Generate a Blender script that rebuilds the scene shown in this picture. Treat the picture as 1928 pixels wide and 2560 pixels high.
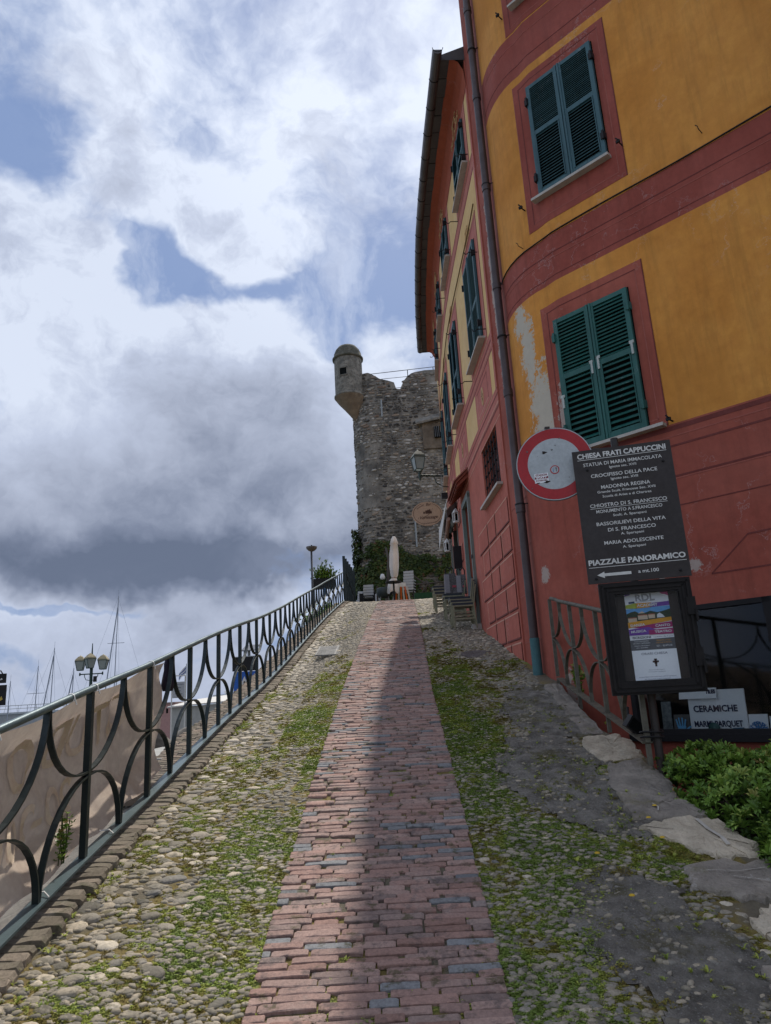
import bpy, math, random
import numpy as np
from mathutils import Matrix, Vector, Euler
random.seed(7); RNG = np.random.default_rng(11)
SC = bpy.context.scene; COL = SC.collection; R = math.radians
for o in list(bpy.data.objects): bpy.data.objects.remove(o)

# ------------------------------------------------------------ camera
EYE = Vector((0, 0, 1.65)); PITCH = R(14.45); ROLL = R(3.26)
cd = bpy.data.cameras.new('camera'); cam = bpy.data.objects.new('camera', cd); COL.objects.link(cam)
cd.sensor_fit = 'HORIZONTAL'; cd.sensor_width = 36; cd.lens = 36*1760/1928; cd.clip_start = .05; cd.clip_end = 6000
fw = Vector((0, math.cos(PITCH), math.sin(PITCH))); r0 = Vector((1, 0, 0)); u0 = r0.cross(fw)
rt = math.cos(ROLL)*r0 - math.sin(ROLL)*u0; up = math.sin(ROLL)*r0 + math.cos(ROLL)*u0
cam.matrix_world = Matrix.Translation(EYE) @ Matrix((rt, up, -fw)).transposed().to_4x4()
SC.camera = cam

# ------------------------------------------------------------ sun, sky
SUN_AZ, SUN_EL = 10.0, 54.6
sd = bpy.data.lights.new('sun', 'SUN'); sun = bpy.data.objects.new('sun', sd); COL.objects.link(sun)
sd.energy = 3.1; sd.angle = R(.7); sd.color = (1, .94, .85)
sv = Vector((math.sin(R(SUN_AZ))*math.cos(R(SUN_EL)), math.cos(R(SUN_AZ))*math.cos(R(SUN_EL)), math.sin(R(SUN_EL))))
sun.rotation_euler = sv.to_track_quat('Z', 'Y').to_euler(); sun.location = sv*40
SC.view_settings.view_transform = 'Standard'; SC.view_settings.look = 'None'
SC.view_settings.exposure = 0.52; SC.view_settings.gamma = 1; SC.view_settings.use_curve_mapping = False

class NT:
    """small helper to write node maths"""
    def __init__(s, tree): s.t = tree; s.n = tree.nodes; s.l = tree.links
    def new(s, k, **kw):
        n = s.n.new(k)
        for a, v in kw.items(): setattr(n, a, v)
        return n
    def put(s, sock, v):
        if isinstance(v, bpy.types.NodeSocket): s.l.new(v, sock)
        elif v is not None:
            if sock.type == 'RGBA' and len(v) == 3: v = (*v, 1)
            sock.default_value = v
    def m(s, op, a, b=None, c=None, clamp=False):
        n = s.new('ShaderNodeMath', operation=op, use_clamp=clamp)
        s.put(n.inputs[0], a); s.put(n.inputs[1], b) if b is not None else 0
        if c is not None: s.put(n.inputs[2], c)
        return n.outputs[0]
    def v(s, op, a, b=None):
        n = s.new('ShaderNodeVectorMath', operation=op); s.put(n.inputs[0], a)
        if b is not None: s.put(n.inputs[1], b)
        return n.outputs['Value'] if op in ('LENGTH', 'DOT_PRODUCT', 'DISTANCE') else n.outputs[0]
    def noise(s, vec, scale=5, detail=4, rough=.55, dist=0, col=False):
        n = s.new('ShaderNodeTexNoise'); s.put(n.inputs['Vector'], vec); n.inputs['Scale'].default_value = scale
        n.inputs['Detail'].default_value = detail; n.inputs['Roughness'].default_value = rough; n.inputs['Distortion'].default_value = dist
        return n.outputs['Color'] if col else n.outputs[0]
    def ramp(s, f, stops, interp='LINEAR'):
        n = s.new('ShaderNodeValToRGB'); s.put(n.inputs[0], f); e = n.color_ramp.elements; n.color_ramp.interpolation = interp
        while len(e) < len(stops): e.new(.5)
        for el, (p, c) in zip(e, stops):
            el.position = p; el.color = (*c, 1) if not isinstance(c, (int, float)) else (c, c, c, 1)
        return n.outputs[0]
    def mix(s, f, a, b, mode='MIX'):
        n = s.new('ShaderNodeMix', data_type='RGBA', blend_type=mode); s.put(n.inputs[0], f); s.put(n.inputs[6], a); s.put(n.inputs[7], b)
        return n.outputs[2]
    def smooth(s, x, a, b):
        n = s.new('ShaderNodeMapRange', interpolation_type='SMOOTHSTEP'); s.put(n.inputs[0], x); n.inputs[1].default_value = a; n.inputs[2].default_value = b
        return n.outputs[0]
    def comb(s, x, y, z):
        n = s.new('ShaderNodeCombineXYZ'); s.put(n.inputs[0], x); s.put(n.inputs[1], y); s.put(n.inputs[2], z); return n.outputs[0]

W = bpy.data.worlds.new('World'); SC.world = W; W.use_nodes = True; W.node_tree.nodes.clear(); T = NT(W.node_tree)
sky = T.new('ShaderNodeTexSky', sky_type='NISHITA'); sky.sun_disc = False; sky.sun_elevation = R(SUN_EL); sky.sun_rotation = R(SUN_AZ)
sky.air_density = 1.0; sky.dust_density = 1.5; sky.ozone_density = 1.4
d = T.new('ShaderNodeTexCoord').outputs['Generated']
sep = T.new('ShaderNodeSeparateXYZ'); T.put(sep.inputs[0], d); dx, dy, dz = sep.outputs
az = T.m('MULTIPLY', T.m('ARCTAN2', dx, dy), 57.2958); el = T.m('MULTIPLY', T.m('ARCSINE', dz), 57.2958)
warp = T.v('SUBTRACT', T.noise(d, 4.5, 5, .6, col=True), (.5, .5, .5))
ws = T.new('ShaderNodeSeparateXYZ'); T.put(ws.inputs[0], warp)
ae = T.comb(T.m('MULTIPLY_ADD', ws.outputs[0], 14, az), T.m('MULTIPLY_ADD', ws.outputs[1], 11, el), 0)
def gauss(lst):
    tot = None
    for a, e, sa, se, amp in lst:
        q = T.v('MULTIPLY', T.v('SUBTRACT', ae, (a, e, 0)), (1/sa, 1/se, 0))
        g = T.m('MULTIPLY', T.m('EXPONENT', T.m('MULTIPLY', T.v('DOT_PRODUCT', q, q), -1)), amp)
        tot = g if tot is None else T.m('ADD', tot, g)
    return tot
# clouds: a high bright sheet, a big heaped cloud to the left with a dark flat base, blue gaps between, low bright banks
stretch = T.v('MULTIPLY', d, (1, 1, 1.35))
fine = T.noise(T.v('ADD', stretch, T.v('MULTIPLY', warp, (.12, .12, .12))), 3.2, 9, .58)
big = T.noise(stretch, 1.5, 3, .5)
bias = gauss([(-30.5, 38.0, 4.4, 2.4, -1.05), (-27.5, 41, 2.2, 1.4, -.45), (-17.2, 34.0, 4.2, 2.0, -1.25), (-23, 35.8, 4.5, 1.3, -.6), (-10, 33.2, 4, 1.2, -.6),
              (-4, 31, 3, 2.4, -.6), (2.2, 31.5, 3.5, 2.4, -.55), (-3.9, 28.2, 1.6, 2.4, -.75), (0, 33.5, 9, 1.4, -.3), (-33, 45, 6, 3, -.25), (-25, 7.0, 6, .5, -.9), (-14, 4.2, 9, .6, -.5), (-28, 3.2, 5, .8, -.45),
              (-19, 21.5, 13, 7, 1.1), (1, 45, 12, 7, .30), (-27, 41, 3, 5, .25), (-16, 39, 7, 3, .18), (1.5, 27, 3.5, 2.5, .35), (-15, 12, 30, 4, .7), (-2, 38, 6, 3, .15)])
cov = T.m('ADD', T.m('ADD', T.m('MULTIPLY', T.m('SUBTRACT', fine, .5), 4.2), .56), bias)
mask = T.smooth(cov, .0, .75)
mask = T.m('MAXIMUM', T.m('ADD', mask, .10, clamp=True), T.m('MULTIPLY', T.smooth(T.noise(T.v('ADD', T.v('MULTIPLY', d, (2.6, 1, 1.2)), T.v('MULTIPLY', warp, (.3, .3, .3))), 4, 8, .6), .42, .72), .62))
dark = gauss([(-24, 10.4, 14, 2.9, .66), (-8, 10.0, 12, 2.8, .52), (-16, 15.5, 20, 6.0, .52), (-12, 25.5, 7, 3.2, .24), (-22, 19.0, 14, 3.0, .14), (-32, 43, 6, 5, .34), (-24, 46, 8, 3, .26), (-4, 41, 5, 3, .12), (10, 12, 14, 4, .45), (35, 14, 16, 6, .4), (-50, 13, 14, 5, .5)])
low = T.smooth(el, 8.5, 3.0)
vary = T.m('MULTIPLY', T.m('SUBTRACT', T.noise(T.v('ADD', T.v('MULTIPLY', d, (1, 1, 1.3)), T.v('MULTIPLY', warp, (.22, .22, .22))), 6.0, 11, .62), .5), 2.1)
vary = T.m('MULTIPLY', vary, T.m('MULTIPLY_ADD', T.smooth(el, 19, 31), .6, .4))
var2 = T.m('MULTIPLY', T.m('SUBTRACT', big, .30), .5)
shade = T.m('ADD', T.m('ADD', T.m('MULTIPLY', dark, 1), T.m('ADD', vary, var2)), T.m('MULTIPLY', low, .40), clamp=True)
shade = T.m('ADD', shade, T.m('MULTIPLY', T.smooth(cov, 1.4, .35), -.20), clamp=True)
ccol = T.ramp(shade, [(0, (.50, .55, .655)), (.22, (.38, .425, .535)), (.5, (.285, .32, .41)), (.8, (.15, .178, .25)), (1, (.10, .125, .185))])
glow = T.m('MULTIPLY', T.smooth(T.v('DOT_PRODUCT', d, tuple(sv)), .84, 1.0), .10)
ccol = T.mix(glow, ccol, (1.0, 1.0, 1.0), 'ADD')
bg1 = T.new('ShaderNodeBackground'); T.put(bg1.inputs[0], T.mix(.8, sky.outputs[0], (1.75, 2.95, 5.9))); bg1.inputs[1].default_value = .066
bg2 = T.new('ShaderNodeBackground'); T.put(bg2.inputs[0], ccol); bg2.inputs[1].default_value = 1.0
mx = T.new('ShaderNodeMixShader'); T.put(mx.inputs[0], mask); T.l.new(bg1.outputs[0], mx.inputs[1]); T.l.new(bg2.outputs[0], mx.inputs[2])
wo = T.new('ShaderNodeOutputWorld'); T.l.new(mx.outputs[0], wo.inputs[0])
W.cycles.sampling_method = 'MANUAL'; W.cycles.sample_map_resolution = 512

# ------------------------------------------------------------ materials
MATS = {}
def mat(name, col, rough=.8, var=None, scale=4, mix=.5, bump=.15, bscale=40, metal=0, rand=0, attr=False, streak=0, spec=.4, patch=None,
        blobs=None, bcol=(.5, .47, .42), speck=None, transl=0, coat=0, detail=6, local=False):
    """base colour varied by noise; rand: per object (or tint attribute) value change; streak: vertical weather streaks"""
    if name in MATS: return MATS[name]
    mt = bpy.data.materials.new(name); mt.use_nodes = True; mt.node_tree.nodes.clear(); t = NT(mt.node_tree)
    if local: pos = t.new('ShaderNodeTexCoord').outputs['Object']
    else: pos = t.new('ShaderNodeNewGeometry').outputs['Position']
    var = var or tuple(c*.72 for c in col)
    f = t.smooth(t.noise(pos, scale, detail, .62), .5-.22, .5+.22)
    c = t.mix(t.m('MULTIPLY', f, mix), col, var)
    fine = t.noise(pos, scale*9, 5, .65)
    c = t.mix(.22, c, t.ramp(fine, [(.25, .25), (.75, 1.0)]), 'OVERLAY')
    if streak:
        sn = t.noise(t.v('MULTIPLY', pos, (7, 7, .7)), 1.6, 6, .65)
        c = t.mix(t.m('MULTIPLY', t.smooth(sn, .42, .75), streak*1.3, clamp=True), c, tuple(x*.55 for x in col))
        s4 = t.noise(pos, .45, 5, .7); c = t.mix(t.m('MULTIPLY', t.smooth(s4, .45, .7), .5), c, tuple(x*.72 for x in col))
        s2 = t.noise(t.v('MULTIPLY', pos, (1, 1, 1)), .75, 4, .6)
        c = t.mix(t.m('MULTIPLY', t.smooth(s2, .48, .75), streak*.7), c, tuple(min(1, x*1.28+.01) for x in col))
        cr = t.m('ABSOLUTE', t.m('SUBTRACT', t.noise(pos, 1.1, 9, .62), .5)); cm = t.smooth(t.noise(t.v('ADD', pos, (7, 3, 5)), .9, 3), .52, .62)
        c = t.mix(t.m('MULTIPLY', t.m('MULTIPLY', t.smooth(cr, .0045, .001), cm), .55), c, tuple(min(1, x*.6+.22) for x in col))
        sc = t.noise(t.v('MULTIPLY', pos, (3, 3, 9)), 9, 4, .8)
        c = t.mix(t.m('MULTIPLY', t.smooth(sc, .68, .74), .25), c, tuple(min(1, x*.5+.25) for x in col))
    if rand:
        rv = t.new('ShaderNodeAttribute', attribute_name='tint').outputs['Fac'] if attr else t.new('ShaderNodeObjectInfo').outputs['Random']
        c = t.mix(rand, c, t.ramp(rv, [(0, .12), (.5, .5), (1, .88)]), 'OVERLAY')
    if blobs:
        msk = None
        for cx, cy, cz, rx, ry, rz in blobs:
            q = t.v('LENGTH', t.v('MULTIPLY', t.v('SUBTRACT', pos, (cx, cy, cz)), (1/rx, 1/ry, 1/rz)))
            q = t.m('SUBTRACT', 1, q); msk = q if msk is None else t.m('MAXIMUM', msk, q)
        nz = t.m('ADD', t.m('MULTIPLY', t.m('SUBTRACT', t.noise(pos, 6, 12, .82), .5), 3.6), t.m('MULTIPLY', t.m('SUBTRACT', t.noise(pos, 26, 6, .75), .5), 1.8))
        pm = t.smooth(t.m('ADD', msk, nz), .05, .14)
        c = t.mix(pm, c, t.mix(t.noise(pos, 14, 5), bcol, tuple(x*.78 for x in bcol)))
    if patch:
        c = t.mix(t.m('MULTIPLY', t.smooth(t.noise(pos, patch[1], 8, .68), patch[2], patch[3]), patch[4]), c, patch[0])
    if speck:
        vo = t.new('ShaderNodeTexVoronoi'); t.put(vo.inputs['Vector'], pos); vo.inputs['Scale'].default_value = speck[0]
        c = t.mix(t.m('MULTIPLY', t.smooth(vo.outputs['Distance'], .32, .16), speck[2]), c, speck[1])
    b = t.new('ShaderNodeBsdfPrincipled'); t.put(b.inputs['Base Color'], c); b.inputs['Metallic'].default_value = metal
    t.put(b.inputs['Roughness'], t.m('MULTIPLY_ADD', f, .18, rough-.09, clamp=True)); b.inputs['Specular IOR Level'].default_value = spec
    if coat: b.inputs['Coat Weight'].default_value = coat
    if bump:
        bp = t.new('ShaderNodeBump'); bp.inputs['Strength'].default_value = min(1, bump*2); bp.inputs['Distance'].default_value = .02*bump*2
        hh = t.noise(pos, bscale, 5, .65); 
        if blobs: hh = t.m('ADD', hh, t.m('MULTIPLY', pm, -.4))
        t.put(bp.inputs['Height'], hh); t.l.new(bp.outputs[0], b.inputs['Normal'])
    out = t.new('ShaderNodeOutputMaterial')
    if transl:
        tr = t.new('ShaderNodeBsdfTranslucent'); t.put(tr.inputs[0], c); ms = t.new('ShaderNodeMixShader'); ms.inputs[0].default_value = transl
        t.l.new(b.outputs[0], ms.inputs[1]); t.l.new(tr.outputs[0], ms.inputs[2]); t.l.new(ms.outputs[0], out.inputs[0])
    else: t.l.new(b.outputs[0], out.inputs[0])
    MATS[name] = mt; return mt
def glassmat(name, tint=(.6, .65, .65), alpha=.25, rough=.05):
    mt = bpy.data.materials.new(name); mt.use_nodes = True; mt.node_tree.nodes.clear(); t = NT(mt.node_tree)
    gl = t.new('ShaderNodeBsdfGlossy'); gl.inputs[0].default_value = (1, 1, 1, 1); gl.inputs['Roughness'].default_value = rough
    tp = t.new('ShaderNodeBsdfTransparent'); tp.inputs[0].default_value = (*tint, 1)
    fr = t.new('ShaderNodeFresnel'); fr.inputs[0].default_value = 1.5
    ms = t.new('ShaderNodeMixShader'); t.put(ms.inputs[0], t.m('MULTIPLY', fr.outputs[0], alpha, clamp=True)); t.l.new(tp.outputs[0], ms.inputs[1]); t.l.new(gl.outputs[0], ms.inputs[2])
    o = t.new('ShaderNodeOutputMaterial'); t.l.new(ms.outputs[0], o.inputs[0]); MATS[name] = mt; return mt

M_iron = mat('iron_green', (.014, .024, .026), .42, (.008, .015, .016), 9, bump=.12, bscale=60, metal=.25)
M_rail = mat('rail_grey', (.085, .125, .135), .38, (.045, .07, .08), 6, bump=.1, bscale=80, metal=.3)
M_rusty = mat('railing_ochre', (.115, .105, .075), .6, (.05, .045, .035), 12, .8, bump=.25, bscale=50)
M_black = mat('black_metal', (.016, .015, .016), .55, bump=.1, spec=.2)
M_dark = mat('dark_interior', (.008, .009, .009), .9, bump=0, spec=.05)
M_white = mat('white_paint', (.62, .61, .58), .6, (.45, .44, .41), 5, bump=.08)
M_marble = mat('marble_sill', (.46, .43, .38), .6, (.28, .25, .22), 8, bump=.08)
M_ochre = mat('plaster_ochre', (.63, .268, .046), .85, (.52, .19, .029), .9, .8, bump=.12, bscale=30, streak=.35,
    blobs=[(2.06, 8.2, 4.95, .14, .42, .68), (1.98, 8.38, 5.85, .07, .3, .6), (1.95, 8.5, 6.35, .06, .3, .3)], bcol=(.56, .50, .40))
M_red = mat('plaster_red', (.345, .086, .055), .85, (.27, .062, .042), 1.3, .8, bump=.12, bscale=30, streak=.4,
    blobs=[(2.25, 7.97, 4.7, .14, .14, .55), (1.84, 9.3, 4.6, .04, .12, 1.6), (1.83, 9.5, 7.5, .03, .1, 1.6), (1.92, 8.6, 2.95, .07, .12, .1), (2.0, 8.3, 1.45, .06, .2, .35),
           (3.1, 7.1, 2.75, .07, .07, .07), (2.86, 7.36, 2.6, .05, .05, .07)], bcol=(.46, .36, .31))
M_band = mat('plaster_band', (.31, .070, .047), .85, (.25, .054, .038), 1.6, .8, bump=.1, bscale=30, streak=.35)
M_yel = mat('plaster_yellow', (.72, .475, .21), .88, (.63, .39, .15), .8, .7, bump=.08, bscale=25, streak=.16)
M_pink = mat('plaster_pink', (.46, .13, .088), .88, (.37, .098, .068), 1.1, .7, bump=.08, bscale=25, streak=.25)
M_pinkb = mat('plaster_pink_belt', (.47, .145, .11), .88, (.40, .12, .09), 1.5, .7, bump=.08, streak=.2)
M_frieze = mat('plaster_frieze', (.37, .085, .04), .88, (.32, .07, .035), 1.1, .6, bump=.05, streak=.1)
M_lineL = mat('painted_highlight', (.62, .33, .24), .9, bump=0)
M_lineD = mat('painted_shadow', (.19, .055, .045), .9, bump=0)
M_orn = mat('painted_ornament', (.52, .33, .16), .9, bump=0)
M_shutA = mat('shutter_green', (.013, .105, .088), .55, (.03, .10, .09), 5, .8, bump=.1, streak=.5)
M_shutB = mat('shutter_teal', (.034, .10, .12), .6, (.055, .12, .135), 5, .8, bump=.1, streak=.5)
M_pipe = mat('copper_pipe', (.070, .052, .052), .45, (.045, .03, .03), 5, bump=.1, metal=.3)
M_pipeb = mat('pipe_foot', (.05, .14, .15), .6, (.03, .08, .09), 9, bump=.2)
M_soil = None

# ------------------------------------------------------------ mesh builder
class MB:
    def __init__(s): s.v = []; s.f = []; s.m = []
    def face(s, pts, mi=0):
        i = len(s.v); s.v += [tuple(p) for p in pts]; s.f.append(tuple(range(i, i+len(pts)))); s.m.append(mi)
    def hexa(s, p, mi=0):  # 8 pts: bottom 4 ccw, top 4
        i = len(s.v); s.v += [tuple(q) for q in p]
        for f in ((3, 2, 1, 0), (4, 5, 6, 7), (0, 1, 5, 4), (1, 2, 6, 5), (2, 3, 7, 6), (3, 0, 4, 7)):
            s.f.append(tuple(i+k for k in f)); s.m.append(mi)
        return s
    def box(s, x0, x1, y0, y1, z0, z1, mi=0, fr=None, bev=0):
        P = [(x0, y0, z0), (x1, y0, z0), (x1, y1, z0), (x0, y1, z0), (x0, y0, z1), (x1, y0, z1), (x1, y1, z1), (x0, y1, z1)]
        if fr: P = [fr(*q) for q in P]
        return s.hexa(P, mi)
    def tube(s, path, r, n=8, mi=0, r2=None, flat=None):
        """path of points; flat=(w,h) gives a rectangular bar kept upright to axis"""
        P = [Vector(p) for p in path]; rings = []
        for k, p in enumerate(P):
            t = (P[min(k+1, len(P)-1)]-P[max(k-1, 0)]).normalized()
            a = Vector((1, 0, 0)) if flat else (Vector((0, 0, 1)) if abs(t.z) < .9 else Vector((1, 0, 0)))
            if flat and len(flat) > 2: a = Vector(flat[2])
            u = t.cross(a); u = u.normalized() if u.length > 1e-6 else Vector((0, 1, 0)); w = u.cross(t).normalized()
            rr = r if r2 is None else r+(r2-r)*k/(len(P)-1)
            if flat: ring = [p+w*a_*flat[0]/2+u*b_*flat[1]/2 for a_, b_ in ((-1, -1), (1, -1), (1, 1), (-1, 1))]
            else: ring = [p+u*math.cos(2*math.pi*j/n)*rr+w*math.sin(2*math.pi*j/n)*rr for j in range(n)]
            rings.append(ring)
        nn = len(rings[0]); i0 = len(s.v)
        for ring in rings: s.v += [tuple(q) for q in ring]
        for k in range(len(rings)-1):
            for j in range(nn):
                a = i0+k*nn+j; b = i0+k*nn+(j+1) % nn; s.f.append((a, b, b+nn, a+nn)); s.m.append(mi)
        s.f.append(tuple(i0+j for j in reversed(range(nn)))); s.m.append(mi)
        s.f.append(tuple(i0+(len(rings)-1)*nn+j for j in range(nn))); s.m.append(mi)
        return s
    def lathe(s, c, prof, n=16, mi=0, a0=0, a1=2*math.pi, sx=1, sy=1):
        full = abs(a1-a0-2*math.pi) < 1e-6; cols = n if full else n+1; i0 = len(s.v)
        for r_, z in prof:
            for j in range(cols):
                a = a0+(a1-a0)*j/n; s.v.append((c[0]+math.cos(a)*r_*sx, c[1]+math.sin(a)*r_*sy, c[2]+z))
        for k in range(len(prof)-1):
            for j in range(n):
                a = i0+k*cols+j; b = i0+k*cols+(j+1) % cols; s.f.append((a, b, b+cols, a+cols)); s.m.append(mi)
        return s
    def prism(s, pts, n0, n1, fr, mi=0):  # pts (u,z) polygon extruded between n0,n1 in frame
        i = len(s.v); k = len(pts)
        s.v += [tuple(fr(u, n0, z)) for u, z in pts]+[tuple(fr(u, n1, z)) for u, z in pts]
        s.f.append(tuple(range(i, i+k))); s.m.append(mi); s.f.append(tuple(reversed(range(i+k, i+2*k)))); s.m.append(mi)
        for a in range(k): b = (a+1) % k; s.f.append((i+b, i+a, i+k+a, i+k+b)); s.m.append(mi)
        return s
    def mesh(s, name, mats, smooth=False, fix=True):
        me = bpy.data.meshes.new(name); me.from_pydata(s.v, [], s.f); me.polygons.foreach_set('material_index', s.m)
        for m_ in (mats if isinstance(mats, (list, tuple)) else [mats]): me.materials.append(m_)
        if fix:
            import bmesh
            b = bmesh.new(); b.from_mesh(me); bmesh.ops.recalc_face_normals(b, faces=b.faces); b.to_mesh(me); b.free()
        if smooth: me.polygons.foreach_set('use_smooth', [True]*len(me.polygons)); 
        if smooth == 'auto':
            me.set_sharp_from_angle(angle=R(42))
        me.update(); return me
    def build(s, name, mats, parent=None, smooth=False, fix=True, **kw): return obj(name, s.mesh(name, mats, smooth, fix), parent, **kw)
def tag(o, label=None, cat=None, group=None, kind=None):
    if label: o['label'] = label
    if cat: o['category'] = cat
    if group: o['group'] = group
    if kind: o['kind'] = kind
    return o
WM = {}
def obj(name, me, parent=None, loc=None, kind=None):
    """a mesh given in world coordinates when parent is set without loc; parents are unrotated empties unless in WM"""
    o = bpy.data.objects.new(name, me); COL.objects.link(o)
    if loc is not None: o.location = loc
    if parent is not None:
        o.parent = parent; off = WM.get(parent.name, Vector((0, 0, 0)))
        if loc is None: o.location = -off
        else: o.location = Vector(loc)-off
        WM[o.name] = Vector((0, 0, 0)) if loc is None else Vector(loc)
    else: WM[o.name] = Vector(o.location)
    if kind: o['kind'] = kind
    return o
def thing(name, label, cat, loc=(0, 0, 0), group=None, kind=None):
    o = bpy.data.objects.new(name, None); COL.objects.link(o); o.location = loc; o.empty_display_size = .1
    WM[o.name] = Vector(loc); return tag(o, label, cat, group, kind)
def copy_tree(o, parent=None):
    c = o.copy(); COL.objects.link(c)
    if parent is not None: c.parent = parent
    for ch in o.children: copy_tree(ch, c)
    return c
def text_mesh(body, size, mt, align='CENTER', ext=.001, bold=0, shear=0, sx=1.0, name='lettering', space=1.0):
    cu = bpy.data.curves.new(name, 'FONT'); cu.body = body; cu.size = size; cu.align_x = align; cu.align_y = 'CENTER'
    cu.extrude = ext; cu.offset = bold; cu.shear = shear; cu.resolution_u = 3; cu.space_character = space
    o = bpy.data.objects.new(name, cu); COL.objects.link(o)
    me = bpy.data.meshes.new_from_object(o.evaluated_get(bpy.context.evaluated_depsgraph_get())); bpy.data.objects.remove(o); bpy.data.curves.remove(cu)
    me.name = name; me.transform(Matrix.Diagonal((sx, 1, 1, 1))); me.materials.clear(); me.materials.append(mt); return me
def frame_at(px, py, pz, dirx, diry):
    """frame: u along dir, n outward (left-hand normal (dy,-dx)), z up"""
    L = math.hypot(dirx, diry); ux, uy = dirx/L, diry/L; nx, ny = uy, -ux
    def fr(u, n, z): return (px+ux*u+nx*n, py+uy*u+ny*n, pz+z)
    fr.mat = Matrix(((ux, nx, 0, px), (uy, ny, 0, py), (0, 0, 1, pz), (0, 0, 0, 1)))
    # text: x->u, y->z, z->n
    fr.tmat = Matrix(((ux, 0, nx, px), (uy, 0, ny, py), (0, 1, 0, pz), (0, 0, 0, 1)))
    return fr
def put_text(body, fr, u, z, n, size, mt, parent, **kw):
    me = text_mesh(body, size, mt, **kw); me.transform(fr.tmat @ Matrix.Translation((u, z, n))); return obj('lettering', me, parent)

# ---- numpy instance merging
def merged(name, templates, idx, mats4, tint, mts, parent=None, smooth=True, kind='stuff', loc=None):
    """templates: list of (V, F) with F list of tuples; idx template index per instance; mats4 Nx3x4"""
    Vs, LT, LI, TI = [], [], [], []; off = 0
    for k, (V, F) in enumerate(templates):
        sel = np.where(idx == k)[0]
        if len(sel) == 0: continue
        V = np.asarray(V, float); Mx = mats4[sel]
        P = np.einsum('nij,vj->nvi', Mx[:, :, :3], V)+Mx[:, None, :, 3]
        flat = np.concatenate([np.array(f) for f in F]); tot = np.array([len(f) for f in F])
        LI.append((flat[None, :]+(np.arange(len(sel))*len(V))[:, None]+off).ravel()); LT.append(np.tile(tot, len(sel)))
        Vs.append(P.reshape(-1, 3)); TI.append(np.repeat(tint[sel], len(V))); off += len(sel)*len(V)
    if not Vs: return None
    V = np.concatenate(Vs); LI = np.concatenate(LI); LT = np.concatenate(LT); TI = np.concatenate(TI)
    me = bpy.data.meshes.new(name); me.vertices.add(len(V)); me.vertices.foreach_set('co', V.astype(np.float32).ravel())
    me.loops.add(len(LI)); me.loops.foreach_set('vertex_index', LI.astype(np.int32))
    me.polygons.add(len(LT)); me.polygons.foreach_set('loop_start', np.concatenate([[0], np.cumsum(LT)[:-1]]).astype(np.int32))
    me.polygons.foreach_set('loop_total', LT.astype(np.int32)); me.update(calc_edges=True)
    if smooth: me.polygons.foreach_set('use_smooth', np.ones(len(LT), bool))
    a = me.attributes.new('tint', 'FLOAT', 'POINT'); a.data.foreach_set('value', TI.astype(np.float32))
    me.materials.append(mts); return obj(name, me, parent, loc, kind)
def mats_from(pos, rotz, scale, tx=None, ty=None):
    n = len(pos); c, s = np.cos(rotz), np.sin(rotz); Z = np.zeros(n); O = np.ones(n)
    Rz = np.stack([np.stack([c, -s, Z], 1), np.stack([s, c, Z], 1), np.stack([Z, Z, O], 1)], 1)
    if tx is not None:
        c, s = np.cos(tx), np.sin(tx); Rx = np.stack([np.stack([O, Z, Z], 1), np.stack([Z, c, -s], 1), np.stack([Z, s, c], 1)], 1); Rz = Rx @ Rz if ty is None else Rz @ Rx
    if ty is not None:
        c, s = np.cos(ty), np.sin(ty); Ry = np.stack([np.stack([c, Z, s], 1), np.stack([Z, O, Z], 1), np.stack([-s, Z, c], 1)], 1); Rz = Rz @ Ry
    return np.concatenate([Rz*scale[:, None, :], pos[:, :, None]], 2)

# ---- noise on the ground plane
_L = RNG.random((256, 256))
def vnoise(x, y):
    xi = np.floor(x).astype(int); yi = np.floor(y).astype(int); fx = x-xi; fy = y-yi; fx = fx*fx*(3-2*fx); fy = fy*fy*(3-2*fy)
    g = lambda a, b: _L[a % 256, b % 256]
    return (g(xi, yi)*(1-fx)+g(xi+1, yi)*fx)*(1-fy)+(g(xi, yi+1)*(1-fx)+g(xi+1, yi+1)*fx)*fy
def fbm(x, y, s, o=4):
    x = np.asarray(x, float); y = np.asarray(y, float); t = 0; a = .5; tot = 0
    for k in range(o): t = t+a*vnoise(x*s+17.3*k, y*s+9.1*k); tot += a; a *= .55; s *= 2.03
    return t/tot
def sstep(x, a, b): t = np.clip((np.asarray(x, float)-a)/(b-a), 0, 1); return t*t*(3-2*t)

# ------------------------------------------------------------ lane geometry
ZK = np.array([(-6, -1.1), (0, -.15), (3.17, .39), (3.92, .56), (5.47, .98), (8.37, 1.63), (11.37, 2.32), (14.2, 2.95), (18, 3.71), (21, 4.27), (23.2, 4.60), (24.4, 4.74), (26, 4.83), (30, 4.88), (60, 4.9)])
FK = np.array([(-6, -1.1), (2, .42), (4.26, .85), (5.28, 1.03), (6.28, 1.23), (7.31, 1.43), (8.38, 1.62), (9.65, 1.83), (10.4, 1.97), (11.8, 2.24), (13.23, 2.54), (14.93, 2.89), (17.43, 3.40), (20, 3.98), (23.5, 4.78), (30, 5.0)])
_yy = np.linspace(-6, 60, 1321)
def _sm(K, w):
    z = np.interp(_yy, K[:, 0], K[:, 1]); k = np.ones(w)/w; zp = np.pad(z, w//2, mode='reflect', reflect_type='odd'); return np.convolve(zp, k, 'valid')[:len(_yy)]
_zc = _sm(ZK, 15); _ft = _sm(FK, 15)
def zc(y): return np.interp(y, _yy, _zc)
def foot(y): return np.interp(y, _yy, _ft)             # height of the left railing's lower bar
def railx(y): return np.interp(y, [0, 17.4, 19, 21, 23.5, 30], [-1.80, -1.80, -1.755, -1.66, -1.52, -1.3])
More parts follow.
